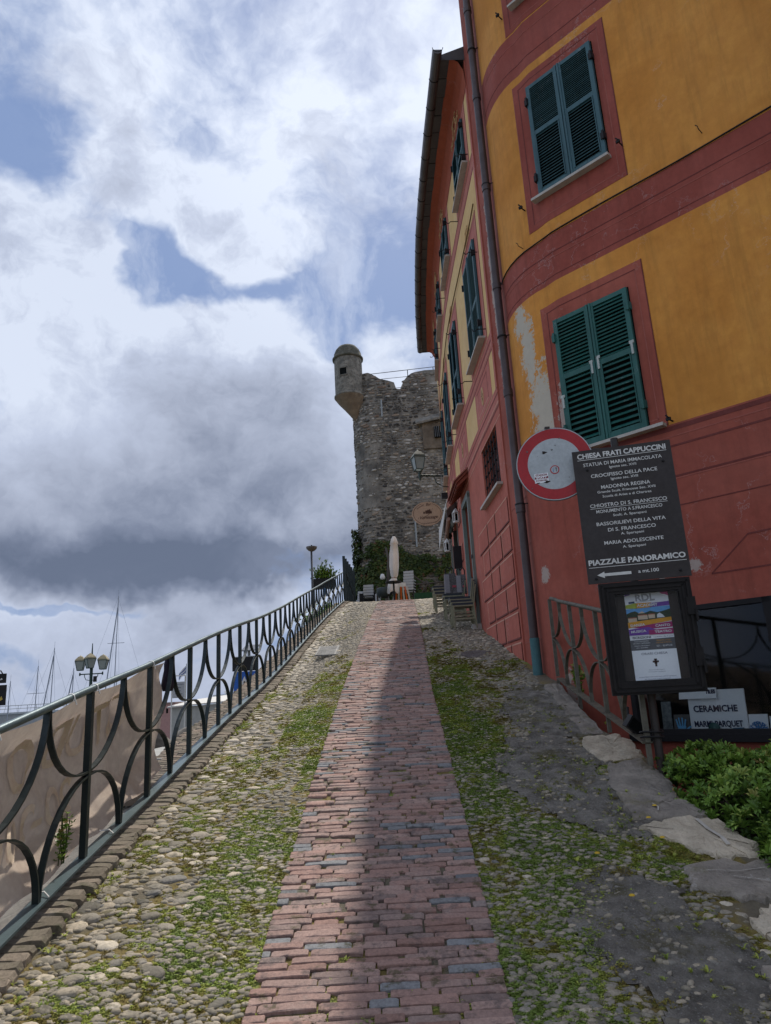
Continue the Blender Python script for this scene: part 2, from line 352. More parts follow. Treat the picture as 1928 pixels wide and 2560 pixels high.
def g(x, y, rough=True):
    x = np.asarray(x, float); y = np.asarray(y, float); z = zc(y)
    w = sstep(-x, .5, 1.7); z = z*(1-w)+(foot(y)-.09)*w
    if rough: z = z+(fbm(x, y, 1.3, 3)-.5)*.05+(fbm(x+31, y, 6, 3)-.5)*.018
    return z
def cx(y): return np.interp(y, [0, 3.2, 8.4, 14, 23.5, 30], [-.15, -.15, -.11, .02, .20, .2])
HW = .54
def strip(x, y): return np.abs(np.asarray(x)-cx(y)) < HW
AP = [(.93, 6.45), (1.30, 6.5), (1.62, 5.9), (1.50, 5.2), (1.60, 4.8), (1.45, 4.45), (1.15, 4.75), (.80, 5.05), (.70, 5.5)]
AP2 = [(.86, 4.05), (1.05, 4.35), (1.30, 4.15), (1.46, 3.75), (1.55, 3.3), (1.2, 2.95), (.92, 3.15), (.78, 3.5)]
AP3 = [(1.3, 8.4), (1.75, 8.5), (1.75, 6.4), (1.2, 6.4), (1.0, 7.2)]
def inpoly(x, y, P):
    x = np.asarray(x, float); y = np.asarray(y, float); c = np.zeros(np.broadcast(x, y).shape, bool); j = len(P)-1
    for i in range(len(P)):
        xi, yi = P[i]; xj, yj = P[j]
        c ^= ((yi > y) != (yj > y)) & (x < (xj-xi)*(y-yi)/(yj-yi+1e-9)+xi); j = i
    return c
def asph(x, y):
    x = np.asarray(x, float); y = np.asarray(y, float)
    wx = x+(fbm(x, y, 5, 4)-.5)*.35; wy = y+(fbm(x+50, y, 5, 4)-.5)*.35
    return inpoly(wx, wy, AP) | inpoly(wx, wy, AP2) | inpoly(wx, wy, AP3)
def moss(x, y):
    x = np.asarray(x, float); y = np.asarray(y, float)
    n = fbm(x, y*.7, 2.2, 5)+.45*(fbm(x+9, y, 11, 3)-.5)
    dl = cx(y)-HW-x; dr = x-cx(y)-HW
    b = -.085*np.ones_like(n)
    far = sstep(y, 9.0, 12.5)
    b = b+np.where((dl > -.02) & (dl < .45), .25, 0)*(1-far)+np.where((dl > .45), .04, 0)*(1-far)
    b = b+np.where((dr > -.02), .36*sstep(-dr, -.75, -.3), 0)*(1-far)
    b = b+np.where((dr > .2) & (y < 4.9) & (y > 3.9), .16, 0)-np.where((dl > 0) & (y > 5.2) & (y < 6.6) & (dl < .5) & (dl > .12), .16, 0)
    b = b-.13*far-np.where(strip(x, y), .08, 0)
    return n+b-.5
xs = np.concatenate([np.arange(-1.84, 2.35, .035)]); ys = np.concatenate([np.arange(-3, 2.2, .2), np.arange(2.2, 8.5, .04), np.arange(8.5, 31, .1)])
X, Y = np.meshgrid(xs, ys); EDG = np.interp(Y, [-3, 3, 4.2, 5, 6, 6.6, 8.55, 8.6, 40], [1.75, 1.75, 1.95, 1.84, 1.93, 1.80, 1.88, 3.2, 3.2])
X = np.where(X > EDG, EDG+(X-EDG)*.001, X)
Z = g(X, Y); st = strip(X, Y); Z = Z-np.where(st, .003, .001)+(fbm(X, Y, 30, 2)-.5)*.012
Z = Z-np.where(asph(X, Y), .012, 0)
ny, nx = X.shape; V = np.stack([X, Y, Z], -1).reshape(-1, 3)
q = (np.arange(ny-1)[:, None]*nx+np.arange(nx-1)[None, :]).ravel(); F = np.stack([q, q+1, q+nx+1, q+nx], 1)
me = bpy.data.meshes.new('lane'); me.from_pydata(V.tolist(), [], F.tolist()); me.polygons.foreach_set('use_smooth', [True]*len(me.polygons))
at_ = me.attributes.new('moss', 'FLOAT', 'POINT'); at_.data.foreach_set('value', moss(X, Y).astype(np.float32).ravel())
mt = bpy.data.materials.new('lane_bed'); mt.use_nodes = True; t = NT(mt.node_tree); b = mt.node_tree.nodes['Principled BSDF']
ms_ = t.new('ShaderNodeAttribute', attribute_name='moss').outputs['Fac']; pos = t.new('ShaderNodeNewGeometry').outputs['Position']
n1 = t.noise(pos, 22, 6, .7); n2 = t.noise(pos, 3, 4, .6)
soil = t.mix(n1, (.055, .045, .03), (.20, .17, .115)); ocm = t.mix(n1, (.075, .055, .016), (.25, .185, .045)); grn = t.mix(n1, (.09, .105, .022), (.26, .30, .065))
c = t.mix(t.smooth(t.m('ADD', ms_, t.m('MULTIPLY', n2, .3)), -.06, .12), soil, ocm)
c = t.mix(t.smooth(t.m('ADD', ms_, t.m('MULTIPLY', n1, .12)), .05, .17), c, grn)
t.put(b.inputs['Base Color'], c); b.inputs['Roughness'].default_value = .95
bp = t.new('ShaderNodeBump'); bp.inputs['Strength'].default_value = .9; bp.inputs['Distance'].default_value = .012; t.put(bp.inputs['Height'], t.noise(pos, 90, 4, .7)); t.l.new(bp.outputs[0], b.inputs['Normal'])
me.materials.append(mt); lane = obj('lane', me); tag(lane, 'steep lane of mossy earth under bricks and cobbles', kind='structure')

# asphalt / worn concrete patches on the right
gx = np.arange(.5, 2.0, .02); gy = np.arange(2.7, 8.7, .025); X, Y = np.meshgrid(gx, gy)
k = asph(X, Y) & (X < np.interp(Y, [3, 4.2, 5, 6, 6.6, 8.55], [1.75, 1.95, 1.84, 1.93, 1.80, 1.88])-.01)
Z = g(X, Y)+.004+(fbm(X, Y, 10, 4)-.5)*.035+(fbm(X, Y, 55, 2)-.5)*.014
ny, nx = X.shape; q = (np.arange(ny-1)[:, None]*nx+np.arange(nx-1)[None, :]); kk = k[:-1, :-1] & k[1:, :-1] & k[:-1, 1:] & k[1:, 1:]; q = q[kk]
F = np.stack([q, q+1, q+nx+1, q+nx], 1); V = np.stack([X, Y, Z], -1).reshape(-1, 3); used, inv = np.unique(F, return_inverse=True)
me = bpy.data.meshes.new('asphalt'); me.from_pydata(V[used].tolist(), [], inv.reshape(-1, 4).tolist()); me.polygons.foreach_set('use_smooth', [True]*len(me.polygons))
M_asph = mat('worn_asphalt', (.30, .275, .235), .92, (.12, .108, .09), 8, 1, bump=1.2, bscale=85, speck=(60, (.36, .345, .32), .6), patch=((.12, .105, .035), 2.6, .52, .64, .75))
me.materials.append(M_asph); tag(obj('asphalt', me), 'dark worn asphalt patches beside the cobbles', kind='structure')

# ---- bricks of the middle strip
def brick_tpl(k):
    """worn brick: unit length x, width y, height z; top edges rounded, a few chips"""
    rr = np.random.default_rng(100+k); st_ = [-.5, -.44, -.15, .18, .44, .5]; V = []; F = []
    for i, sx_ in enumerate(st_):
        e = .86 if i in (0, 5) else 1.0; j = rr.normal(0, .035, 6); h = 1-(.30 if i in (0, 5) else 0)+rr.normal(0, .07)
        V += [(sx_+rr.normal(0, .006), (-.5+j[0])*e, -.6), (sx_, (-.5+j[0])*e, h-.30), (sx_, (-.40+j[1])*e, h-.03+j[2]), (sx_, (.38+j[3])*e, h+j[4]), (sx_, (.5+j[5])*e, h-.28), (sx_, (.5+j[5])*e, -.6)]
    for i in range(5):
        for j in range(5): a = i*6+j; F.append((a, a+6, a+7, a+1))
    F += [(0, 1, 2, 3, 4, 5), (35, 34, 33, 32, 31, 30)]
    return V, F
BT = [brick_tpl(k) for k in range(8)]
def piece_mat(name, ramp, attr, rough=.85, nscale=18, grime=(.03, .03, .028), gamt=.6, bump=.3, moss_c=None):
    mt = bpy.data.materials.new(name); mt.use_nodes = True; t = NT(mt.node_tree); b = mt.node_tree.nodes['Principled BSDF']
    pos = t.new('ShaderNodeNewGeometry').outputs['Position']
    rv = t.new('ShaderNodeAttribute', attribute_name='tint').outputs['Fac'] if attr else t.new('ShaderNodeObjectInfo').outputs['Random']
    c = t.ramp(rv, ramp)
    c = t.mix(t.m('MULTIPLY', t.smooth(t.noise(pos, nscale, 6, .7), .50, .68), gamt), c, grime)
    c = t.mix(t.m('MULTIPLY', t.smooth(t.noise(pos, nscale*.45, 5, .7), .55, .7), .45), c, t.mix(.5, c, (.30, .28, .25)))
    c = t.mix(.35, c, t.ramp(t.noise(pos, nscale*5, 4, .7), [(.3, .2), (.7, .85)]), 'OVERLAY')
    if moss_c: c = t.mix(t.m('MULTIPLY', t.smooth(t.noise(pos, 9, 6, .7), .56, .66), .75), c, moss_c)
    t.put(b.inputs['Base Color'], c); b.inputs['Roughness'].default_value = rough; b.inputs['Specular IOR Level'].default_value = .3
    bp = t.new('ShaderNodeBump'); bp.inputs['Strength'].default_value = bump*2; bp.inputs['Distance'].default_value = .006
    t.put(bp.inputs['Height'], t.noise(pos, nscale*3, 5, .7)); t.l.new(bp.outputs[0], b.inputs['Normal']); return mt
BR = [(0, (.20, .118, .095)), (.2, (.30, .185, .152)), (.4, (.235, .155, .132)), (.55, (.335, .225, .188)), (.68, (.18, .128, .113)), (.86, (.27, .196, .168)), (.90, (.15, .153, .155)), (.96, (.20, .202, .205)), (1, (.12, .125, .132))]
M_brick = piece_mat('brick_piece', BR, False, gamt=.62, grime=(.045, .043, .045), nscale=13, bump=.45, moss_c=(.06, .055, .02)); M_brickm = piece_mat('brick_mass', BR, True, gamt=.62, grime=(.045, .043, .045), nscale=13, bump=.45, moss_c=(.06, .055, .02))
def slope_at(x, y): return math.atan2(float(zc(y+.15)-zc(y-.15)), .3)
P, RZ, S, TL, TI, TX = [], [], [], [], [], []
y = 1.7; row = 0
while y < 24.2:
    sl = slope_at(0, y); pitch = random.uniform(.045, .053); yaw = R(1.8)*math.sin(y*.55)+R(random.uniform(-.5, .5)) - R(2.0)
    x = -HW-(random.uniform(0, .16)); 
    while x < HW-.03:
        L = random.choice([.22, .2, .24, .17, .21, .12]); gap = random.choice([.005, .006, .009, .012, .03])
        x1 = min(x+L, HW+random.uniform(-.015, .012)); x0 = max(x, -HW+random.uniform(-.006, .006))
        if HW-x1 < .075: x1 = HW+random.uniform(-.006, .006)
        if x1-x0 > .035:
            mx_ = cx(y)+(x0+x1)/2; my = y+math.sin(yaw)*(x0+x1)/2+random.gauss(0, .003)
            if random.random() > .012:
                P.append((mx_, my, float(g(mx_, my))+.0+random.gauss(0, .0025))); RZ.append(yaw+R(random.gauss(0, .9))); S.append((x1-x0, pitch*random.uniform(.92, 1.0), .013))
                TI.append(random.random()); TL.append(random.randrange(8)); TX.append(sl+random.gauss(0, .03))
        x += L+gap
    y += pitch*math.cos(sl); row += 1
P = np.array(P); RZ = np.array(RZ); S = np.array(S); TI = np.array(TI); TL = np.array(TL); TX = np.array(TX)
MM = mats_from(P, RZ, S, TX)
path = tag(obj('brick_path', bpy.data.meshes.new('brick_path')), 'strip of worn pink bricks laid across the lane', kind='structure')
def split_parts(sel_order, parent, name, tpls, mm, tl, ti, m_one, m_many, many_name, nmax=300, smooth=False):
    mes = []
    for k, (V, F) in enumerate(tpls):
        me = bpy.data.meshes.new(name); me.from_pydata([tuple(v) for v in V], [], F); me.materials.append(m_one)
        if smooth: me.polygons.foreach_set('use_smooth', [True]*len(F))
        mes.append(me)
    for i in sel_order[:nmax]:
        o = bpy.data.objects.new(name, mes[tl[i]]); COL.objects.link(o); o.parent = parent
        o.matrix_local = Matrix.Translation(-parent.location) @ Matrix([list(mm[i][0]), list(mm[i][1]), list(mm[i][2]), [0, 0, 0, 1]])
    rest = sel_order[nmax:]
    if len(rest): merged(many_name, tpls, tl[rest], mm[rest], ti[rest], m_many, parent, smooth)
ordr = np.argsort(np.where(P[:, 1] < 2.75, 90+P[:, 1], P[:, 1])); split_parts(ordr, path, 'brick', BT, MM, TL, TI, M_brick, M_brickm, 'bricks')
print('bricks', len(P))

# ---- cobblestones
def cobble_tpl(k, n=9):
    rr = np.random.default_rng(300+k); V = []; F = []; wob = 1+rr.normal(0, .13, n)
    for r_, z in ((1.0, -.5), (.98, .3), (.80, .76), (.42, .95)):
        for j in range(n):
            a = 2*math.pi*j/n; V.append((math.cos(a)*r_*wob[j]*.5, math.sin(a)*r_*wob[j]*.5, z+rr.normal(0, .03)))
    V.append((0, 0, 1.0))
    for i in range(3):
        for j in range(n): a = i*n+j; b_ = i*n+(j+1) % n; F.append((a, b_, b_+n, a+n))
    for j in range(n): F.append((3*n+j, 3*n+(j+1) % n, 4*n))
    return V, F
CT = [cobble_tpl(k) for k in range(8)]
CR = [(0, (.12, .108, .085)), (.2, (.205, .18, .135)), (.38, (.28, .24, .175)), (.5, (.16, .152, .135)), (.65, (.35, .295, .215)), (.8, (.24, .21, .165)), (.9, (.42, .355, .26)), (1, (.50, .44, .345))]
M_cob = piece_mat('cobble_piece', CR, False, .75, 12, (.05, .048, .03), .7, .45, (.075, .065, .02)); M_cobm = piece_mat('cobble_mass', CR, True, .75, 12, (.05, .048, .03), .7, .45, (.075, .065, .02))
def pack(x0f, x1f, ya, yb, size, accept, tries, slack=.86):
    cell = .16; grid = {}; out = []
    ymid = []
    for _ in range(tries):
        y_ = random.uniform(ya, yb); x_ = random.uniform(x0f(y_), x1f(y_)); a, b_, th = size(x_, y_)
        if not accept(x_, y_): continue
        r = (a+b_)/4; ci, cj = int(x_//cell), int(y_//cell); ok = True
        ca, sa = math.cos(th), math.sin(th)
        for i in (-1, 0, 1):
            for j in (-1, 0, 1):
                for (px, py, pa, pb, pth) in grid.get((ci+i, cj+j), ()):
                    ddx, ddy = px-x_, py-y_; u = ddx*ca+ddy*sa; w_ = -ddx*sa+ddy*ca
                    if (u/((a+pa)/2))**2+(w_/((b_+pb)/2))**2 < slack**2: ok = False; break
                if not ok: break
            if not ok: break
        if ok: grid.setdefault((ci, cj), []).append((x_, y_, a, b_, th)); out.append((x_, y_, a, b_, th))
    return out
def lsize(x_, y_):
    k = min(1, max(0, (cx(y_)-HW-x_)/1.0)); a = (.050+.052*k)*random.uniform(.7, 1.3); 
    if random.random() < .04: a *= 1.5
    return a*1.15, a*(.62+.15*k)*random.uniform(.9, 1.1), R(38)*(1-k)**1.3*random.uniform(.6, 1.2)+R(random.gauss(0, 8))
def rsize(x_, y_):
    a = .056*random.uniform(.65, 1.4); a = a*1.25 if y_ > 8 else a
    return a*1.2, a*.66, R(-12)+R(random.gauss(0, 12))
def smaller(f, k): return lambda x_, y_: tuple(v*k for v in f(x_, y_)[:2])+(f(x_, y_)[2],)
def verge(name, label, x0f, x1f, size, accept, n, extra):
    st_ = []
    for (ya, yb, tr) in ((2.5, 9, n), (9, 15.5, n), (15.5, 25.2, n)):
        k = 1.0 if ya < 14 else 1.15
        st_ += pack(x0f, x1f, ya, yb, smaller(size, k) if k > 1 else size, accept, int(tr*(yb-ya)/6.5))
    fill = []
    A = np.array(st_); n_ = len(A)
    pos = np.stack([A[:, 0], A[:, 1], g(A[:, 0], A[:, 1])-.009+RNG.normal(0, .003, n_)], 1)
    sc_ = np.stack([A[:, 2], A[:, 3], np.clip(A[:, 3]*.26, .013, .021)], 1); tl = RNG.integers(0, 8, n_); ti = RNG.random(n_)
    if extra: ti = np.clip(ti*.6+extra(A[:, 0], A[:, 1])*.55, 0, 1)
    slp = np.array([slope_at(0, yy_) for yy_ in A[:, 1]]); mm = mats_from(pos, A[:, 4], sc_, slp+RNG.normal(0, .09, n_), RNG.normal(0, .09, n_))
    # mats_from with tx & ty multiplies yaw first; acceptable tilt
    par = tag(obj(name, bpy.data.meshes.new(name)), label, kind='structure')
    size_px = A[:, 2]/A[:, 1]; ordr = np.argsort(np.where(A[:, 1] < 2.9, 5, 0)-size_px); split_parts(ordr, par, 'cobblestone', CT, mm, tl, ti, M_cob, M_cobm, 'cobblestones', smooth=True)
    print(name, n_); return A
left_c = verge('cobbled_verge', 'mossy cobbles between railing and brick strip', lambda y: railx(y)+.16, lambda y: cx(y)-HW-.03, lsize, lambda x, y: True, 22000,
               lambda x, y: sstep(-x, .9, 1.5)*.9+sstep(y, 9, 13)*.45)
A4 = lambda x, y: (not bool(asph(x, y))) and not (y < 6.6 and x > float(np.interp(y, [3, 3.4, 3.8, 4.2, 4.7, 5.2, 5.7, 6.4], [1.62, 1.62, 1.62, 1.5, 1.45, 1.5, 1.52, 1.55]))) and (x-1.23)**2/.06+(y-10.6)**2/.09 > 1
def rx1(y): return 1.70 if y < 8.6 else float(np.interp(y, [8.6, 9.6, 10.5, 12.5, 14.5, 16.5, 20.5, 26], [1.72, 1.72, 1.72, 1.64, 1.6, 1.64, 1.8, 2.2]))
right_c = verge('cobbled_verge', 'mossy cobbles between brick strip and painted houses', lambda y: cx(y)+HW+.03, rx1, rsize, A4, 23000, lambda x, y: sstep(y, 8, 11)*.75)

n = 26000; y_ = 2.6+(RNG.random(n)**1.6)*12; x_ = RNG.uniform(-1.66, 1.7, n); keep = ~strip(x_, y_) & ~(asph(x_, y_) & (RNG.random(n) > .35)) & ~((y_ < 6.6) & (x_ > 1.52)) & (x_ > -1.64); x_, y_ = x_[keep], y_[keep]; n = len(x_)
s_ = RNG.uniform(.018, .042, n); o = merged('pebbles', CT, RNG.integers(0, 8, n), mats_from(np.stack([x_, y_, g(x_, y_)-.004], 1), RNG.uniform(-.6, .9, n), np.stack([s_*1.3, s_*.8, s_*.32], 1), np.full(n, .2)), RNG.random(n)*.75, M_cobm, None, True); o['label'] = 'small pebbles wedged between the larger cobbles'; o['category'] = 'pebbles'
# ---- moss, small weeds (nobody could count them)
def leafy(k):
    rr = np.random.default_rng(k); V = []; F = []
    for j in range(5):
        a = rr.uniform(0, 6.28); l = rr.uniform(.6, 1.1); w_ = .28; e = rr.uniform(.15, .9); ca, sa = math.cos(a), math.sin(a); i = len(V)
        V += [(0, 0, 0), (ca*l*.5-sa*w_, sa*l*.5+ca*w_, e*.5), (ca*l, sa*l, e*.7), (ca*l*.5+sa*w_, sa*l*.5-ca*w_, e*.5)]; F.append((i, i+1, i+2, i+3))
    return V, F
LT_ = [leafy(k) for k in range(6)]
def green_mat(name, ramp, transl=.25, attr=True, rough=.6):
    mt = bpy.data.materials.new(name); mt.use_nodes = True; mt.node_tree.nodes.clear(); t = NT(mt.node_tree)
    rv = t.new('ShaderNodeAttribute', attribute_name='tint').outputs['Fac'] if attr else t.new('ShaderNodeObjectInfo').outputs['Random']
    pos = t.new('ShaderNodeNewGeometry').outputs['Position']; c = t.mix(.3, t.ramp(rv, ramp), t.ramp(t.noise(pos, 12, 3), [(.3, .15), (.7, .9)]), 'OVERLAY')
    b = t.new('ShaderNodeBsdfPrincipled'); t.put(b.inputs['Base Color'], c); b.inputs['Roughness'].default_value = rough; b.inputs['Specular IOR Level'].default_value = .25
    tr = t.new('ShaderNodeBsdfTranslucent'); t.put(tr.inputs[0], c); ms = t.new('ShaderNodeMixShader'); ms.inputs[0].default_value = transl
    t.l.new(b.outputs[0], ms.inputs[1]); t.l.new(tr.outputs[0], ms.inputs[2]); o = t.new('ShaderNodeOutputMaterial'); t.l.new(ms.outputs[0], o.inputs[0]); return mt
M_moss = green_mat('moss_leaf', [(0, (.17, .13, .03)), (.3, (.26, .225, .045)), (.5, (.26, .28, .05)), (.75, (.37, .41, .08)), (1, (.21, .285, .06))], .2)
def scatter_moss(n, ya, yb, thr, s0, s1):
    y_ = RNG.uniform(ya, yb, n); x_ = RNG.uniform(-1.72, 1.72, n); m_ = moss(x_, y_)+RNG.normal(0, .035, n)
    keep = (m_ > thr) & ~(asph(x_, y_) & (RNG.random(n) > .10+.5*(fbm(x_, y_, 3.5, 3) > .60))) & ~(strip(x_, y_) & (RNG.random(n) > .22)); x_, y_, m_ = x_[keep], y_[keep], m_[keep]; n = len(x_)
    s_ = RNG.uniform(s0, s1, n)*(1+np.clip(m_, 0, .2)*2.0); pos = np.stack([x_, y_, g(x_, y_)+.002], 1)
    ti = np.clip(.22+m_*2.4+RNG.normal(0, .09, n)+(fbm(x_, y_, 5, 3)-.5)*1.6, 0, 1)
    return pos, s_, ti
PP = [scatter_moss(250000, 2.7, 6, .0, .0040, .0088), scatter_moss(130000, 6, 10.5, .01, .008, .015), scatter_moss(30000, 10.5, 20, .03, .018, .03)]
pos = np.concatenate([p[0] for p in PP]); s_ = np.concatenate([p[1] for p in PP]); ti = np.concatenate([p[2] for p in PP]); n = len(pos)
mm = mats_from(pos, RNG.uniform(0, 6.28, n), np.stack([s_, s_, s_*.9], 1))
o = merged('moss', LT_, RNG.integers(0, 6, n), mm, ti, M_moss, None, False); tag(o, 'green moss and tiny weeds growing between cobbles and bricks', 'moss'); print('moss', n)
# tufts of grass and weeds
def tuft(k):
    rr = np.random.default_rng(k+50); V = []; F = []
    for j in range(9):
        a = rr.uniform(0, 6.28); l = rr.uniform(.35, 1); h = rr.uniform(.5, 1); ca, sa = math.cos(a), math.sin(a); i = len(V); w_ = .06
        V += [(-sa*w_, ca*w_, 0), (sa*w_, -ca*w_, 0), (ca*l*.5+sa*w_*1.6, sa*l*.5-ca*w_*1.6, h*.7), (ca*l*.5-sa*w_*1.6, sa*l*.5+ca*w_*1.6, h*.7), (ca*l, sa*l, h*.75)]
        F += [(i, i+1, i+2, i+3), (i+3, i+2, i+4)]
    return V, F
TT = [tuft(k) for k in range(4)]
def grow(n, xf, yf, s0, s1):
    y_ = yf(n); x_ = xf(y_, n); return np.stack([x_, y_, g(x_, y_)+.0], 1), RNG.uniform(s0, s1, n)
Q = [grow(260, lambda y, n: railx(y)+.12+np.abs(RNG.normal(0, .05, n)), lambda n: RNG.uniform(2.9, 12, n), .015, .04),
     grow(160, lambda y, n: 1.35+RNG.normal(0, .22, n), lambda n: RNG.choice([3.4, 4.35, 4.75, 5.15, 5.6, 6.6, 9.4], n)+RNG.normal(0, .09, n), .015, .04),
     grow(300, lambda y, n: RNG.uniform(-1.6, 1.5, n), lambda n: RNG.uniform(2.9, 9, n), .012, .028)]
pos = np.concatenate([q_[0] for q_ in Q]); s_ = np.concatenate([q_[1] for q_ in Q]); n = len(pos); keep = np.ones(n, bool)
mm = mats_from(pos, RNG.uniform(0, 6.28, n), np.stack([s_, s_, s_], 1)); o = merged('weeds', TT, RNG.integers(0, 4, n), mm, RNG.uniform(.35, 1, n), M_moss, None, False)
tag(o, 'small tufts of grass along kerb and paving joints', 'weeds')

# ---- kerb of bricks under the railing
M_kerb = piece_mat('kerb_piece', [(0, (.11, .09, .065)), (.5, (.165, .14, .105)), (1, (.21, .17, .13))], False, .9, 12, (.05, .055, .025), .6, .4)
M_kerbm = piece_mat('kerb_mass', [(0, (.10, .082, .06)), (.5, (.16, .13, .10)), (1, (.22, .165, .125))], True, .9, 12, (.05, .055, .025), .6, .4)
P, S, RZ, TX = [], [], [], []; y = 1.2
while y < 24.3:
    sl = math.atan2(float(foot(y+.2)-foot(y-.2)), .4); pt = random.uniform(.058, .072)
    P.append((float(railx(y))+.045+random.gauss(0, .008), y, float(foot(y))-.115)); S.append((.21*random.uniform(.92, 1.06), pt*.92, .06*random.uniform(.9, 1.1))); RZ.append(R(random.gauss(0, 2))); TX.append(sl); y += pt*math.cos(sl)
for row, off_, dz_ in ((1, -.15, -.05), (2, -.34, -.12), (3, -.53, -.2)):
    y = 6.0
    while y < 24.3:
        sl = math.atan2(float(foot(y+.2)-foot(y-.2)), .4); pt = random.uniform(.06, .07)
        P.append((float(railx(y))+off_+random.gauss(0, .01), y, float(foot(y))-.115+dz_)); S.append((.185, pt*.9, .06)); RZ.append(R(random.gauss(0, 3))); TX.append(sl+.02); y += pt*math.cos(sl)
P = np.array(P); n = len(P); mm = mats_from(P, np.array(RZ), np.array(S), np.array(TX)); kerb = tag(obj('kerb', bpy.data.meshes.new('kerb')), 'row of dark mossy kerb bricks under the green railing', kind='structure')
ordr = np.argsort(np.where((P[:, 0] > -1.85) & (P[:, 1] > 2.9), 0, 100)+P[:, 1]); split_parts(ordr, kerb, 'kerb_brick', BT, mm, RNG.integers(0, 8, n), RNG.random(n), M_kerb, M_kerbm, 'kerb_bricks')

# retaining wall below the kerb, ground around
M_stonew = mat('rubble_wall', (.20, .18, .15), .9, (.10, .09, .075), 3, .9, bump=.6, bscale=12)
mb = MB(); ysr = [-3, 0, 3, 6, 9, 12, 15, 17.4, 19, 21, 23.5, 27, 31]
for a, b_ in zip(ysr, ysr[1:]):
    xa, xb = float(railx(a)), float(railx(b_)); za, zb = float(foot(a)), float(foot(b_))
    mb.hexa([(xa-.62, a, -4), (xa+.14, a, -4), (xb+.14, b_, -4), (xb-.62, b_, -4), (xa-.62, a, za-.36), (xa+.14, a, za-.14), (xb+.14, b_, zb-.14), (xb-.62, b_, zb-.36)])
mb.build('retaining_wall', M_stonew, None, kind='structure')['label'] = 'stone retaining wall carrying the lane and its railing'
M_ground = mat('ground_far', (.16, .15, .13), .95, (.10, .10, .08), .5, .8, bump=.2, bscale=6)
mb = MB(); mb.face([(-19, -40, -2.4), (-19, 60, -2.4), (-1.9, 60, -2.4), (-1.9, -40, -2.4)]); mb.face([(1.5, -40, -1.1), (1.5, 9, -1.1), (40, 9, -1.1), (40, -40, -1.1)])
mb.face([(-3000, -3000, -3.9), (3000, -3000, -3.9), (3000, 5500, -3.9), (-3000, 5500, -3.9)]); mb.face([(-1.9, 24, 4.7), (12, 24, 4.7), (12, 60, 4.7), (-1.9, 60, 4.7)])
mb.box(-1.95, 12, 30, 60, -4, 4.68)
mb.build('ground', M_ground, kind='structure', fix=False)['label'] = 'seafront road and terrain around the lane'
M_water = mat('sea_water', (.05, .085, .10), .12, (.03, .06, .08), .2, .5, bump=.25, bscale=1.2, spec=.5)
mb = MB(); mb.face([(-3000, -60, -3.6), (-19.5, -60, -3.6), (-19.5, 5500, -3.6), (-3000, 5500, -3.6)]); mb.build('water', M_water, kind='structure', fix=False)['label'] = 'grey blue harbour water'

# ============================================================ railings
def railing(name, label, posts, footf, xf, h, mt_post, mt_rail, half_ends=(True, True), feet=False):
    """posts: list of y; ovals of flat bar between the posts as in the lane's balustrade"""
    yc = posts[len(posts)//2]; root = thing(name, label, 'railing', (xf(yc), yc, footf(yc)))
    y0 = posts[0]-(.52 if half_ends[0] else 0); y1 = posts[-1]+(.52 if half_ends[1] else 0)
    pts = np.arange(y0, y1+.01, .25 if y1-y0 > 5 else .12)
    mb = MB(); mb.tube([(xf(y), y, footf(y)+h) for y in pts], .021, 10); mb.build('handrail', mt_rail, root, smooth='auto')
    mb = MB(); mb.tube([(xf(y), y, footf(y)) for y in pts], .02, flat=(.075, .012, (1, 0, 0))); mb.build('bottom_rail', mt_rail, root)
    for y in posts:
        mb = MB(); mb.box(xf(y)-.018, xf(y)+.018, y-.018, y+.018, footf(y)+.004, footf(y)+h-.015)
        if feet: mb.box(xf(y)-.016, xf(y)+.016, y-.016, y+.016, footf(y)-.16, footf(y)-.008)
        mb.build('post', mt_post, root)
        for sgn in (-1, 1):
            if (sgn < 0 and y-.5 < y0-.05) or (sgn > 0 and y+.5 > y1+.05): continue
            D = .505; top = h-.02; mid = h*.49
            for kind in (0, 1):
                path = []
                for k in range(11):
                    a = math.pi/2*k/10
                    u = D*(math.sin(a)) if kind == 0 else D*math.sin(a)
                    # upper: from post at mid height out to half point at top ; lower: to the half point at the foot
                    if kind == 0: zz = mid+(top-mid)*(1-math.cos(a))+.012
                    else: zz = mid-(mid-.006)*(1-math.cos(a))-.012
                    yy = y+sgn*(u*.972+.018); path.append((xf(yy), yy, footf(yy)+zz))
                mb = MB(); mb.tube(path, .01, flat=(.034, .011, (1, 0, 0))); mb.build('scroll_bar', mt_post, root)
    return root
fposts = [4.27+1.03*(k-3) for k in range(22)]
left_rail = railing('iron_railing', 'dark green iron railing of posts and curved bars climbing the left edge of the lane', [y for y in fposts if y < 23.5], lambda y: float(foot(y)), lambda y: float(railx(y)), .92, M_iron, M_rail)
rfoot = lambda y: 1.20+(y-5.5)*.176+(.01 if y > 8 else 0)
right_rail = railing('iron_railing', 'short weathered railing of posts and curved bars beside the red corner wall', [5.47, 6.48, 7.47, 8.45], rfoot, lambda y: 1.83+(y-5.4)*.022, .92, M_rusty, M_rusty, (False, False), True)
# collar where the last right post is lashed to the sign pole
# tall post screen at the top of the lane
scr = thing('post_fence', 'row of tall square green posts at the top end of the railing', 'fence', (-1.5, 25, 4.7))
for k, y in enumerate([24.0, 24.6, 25.25, 25.95, 26.7, 27.6]):
    x = -1.54+.14*(y-24)/3.6; mb = MB(); mb.box(x-.045, x+.045, y-.045, y+.045, 4.55, 6.34+.02*k); mb.build('post', M_iron, scr)
mb = MB(); mb.tube([(-1.5, 24.1, 5.75), (-1.30, 26.8, 5.0)], .025, 6); mb.build('brace', M_iron, scr)

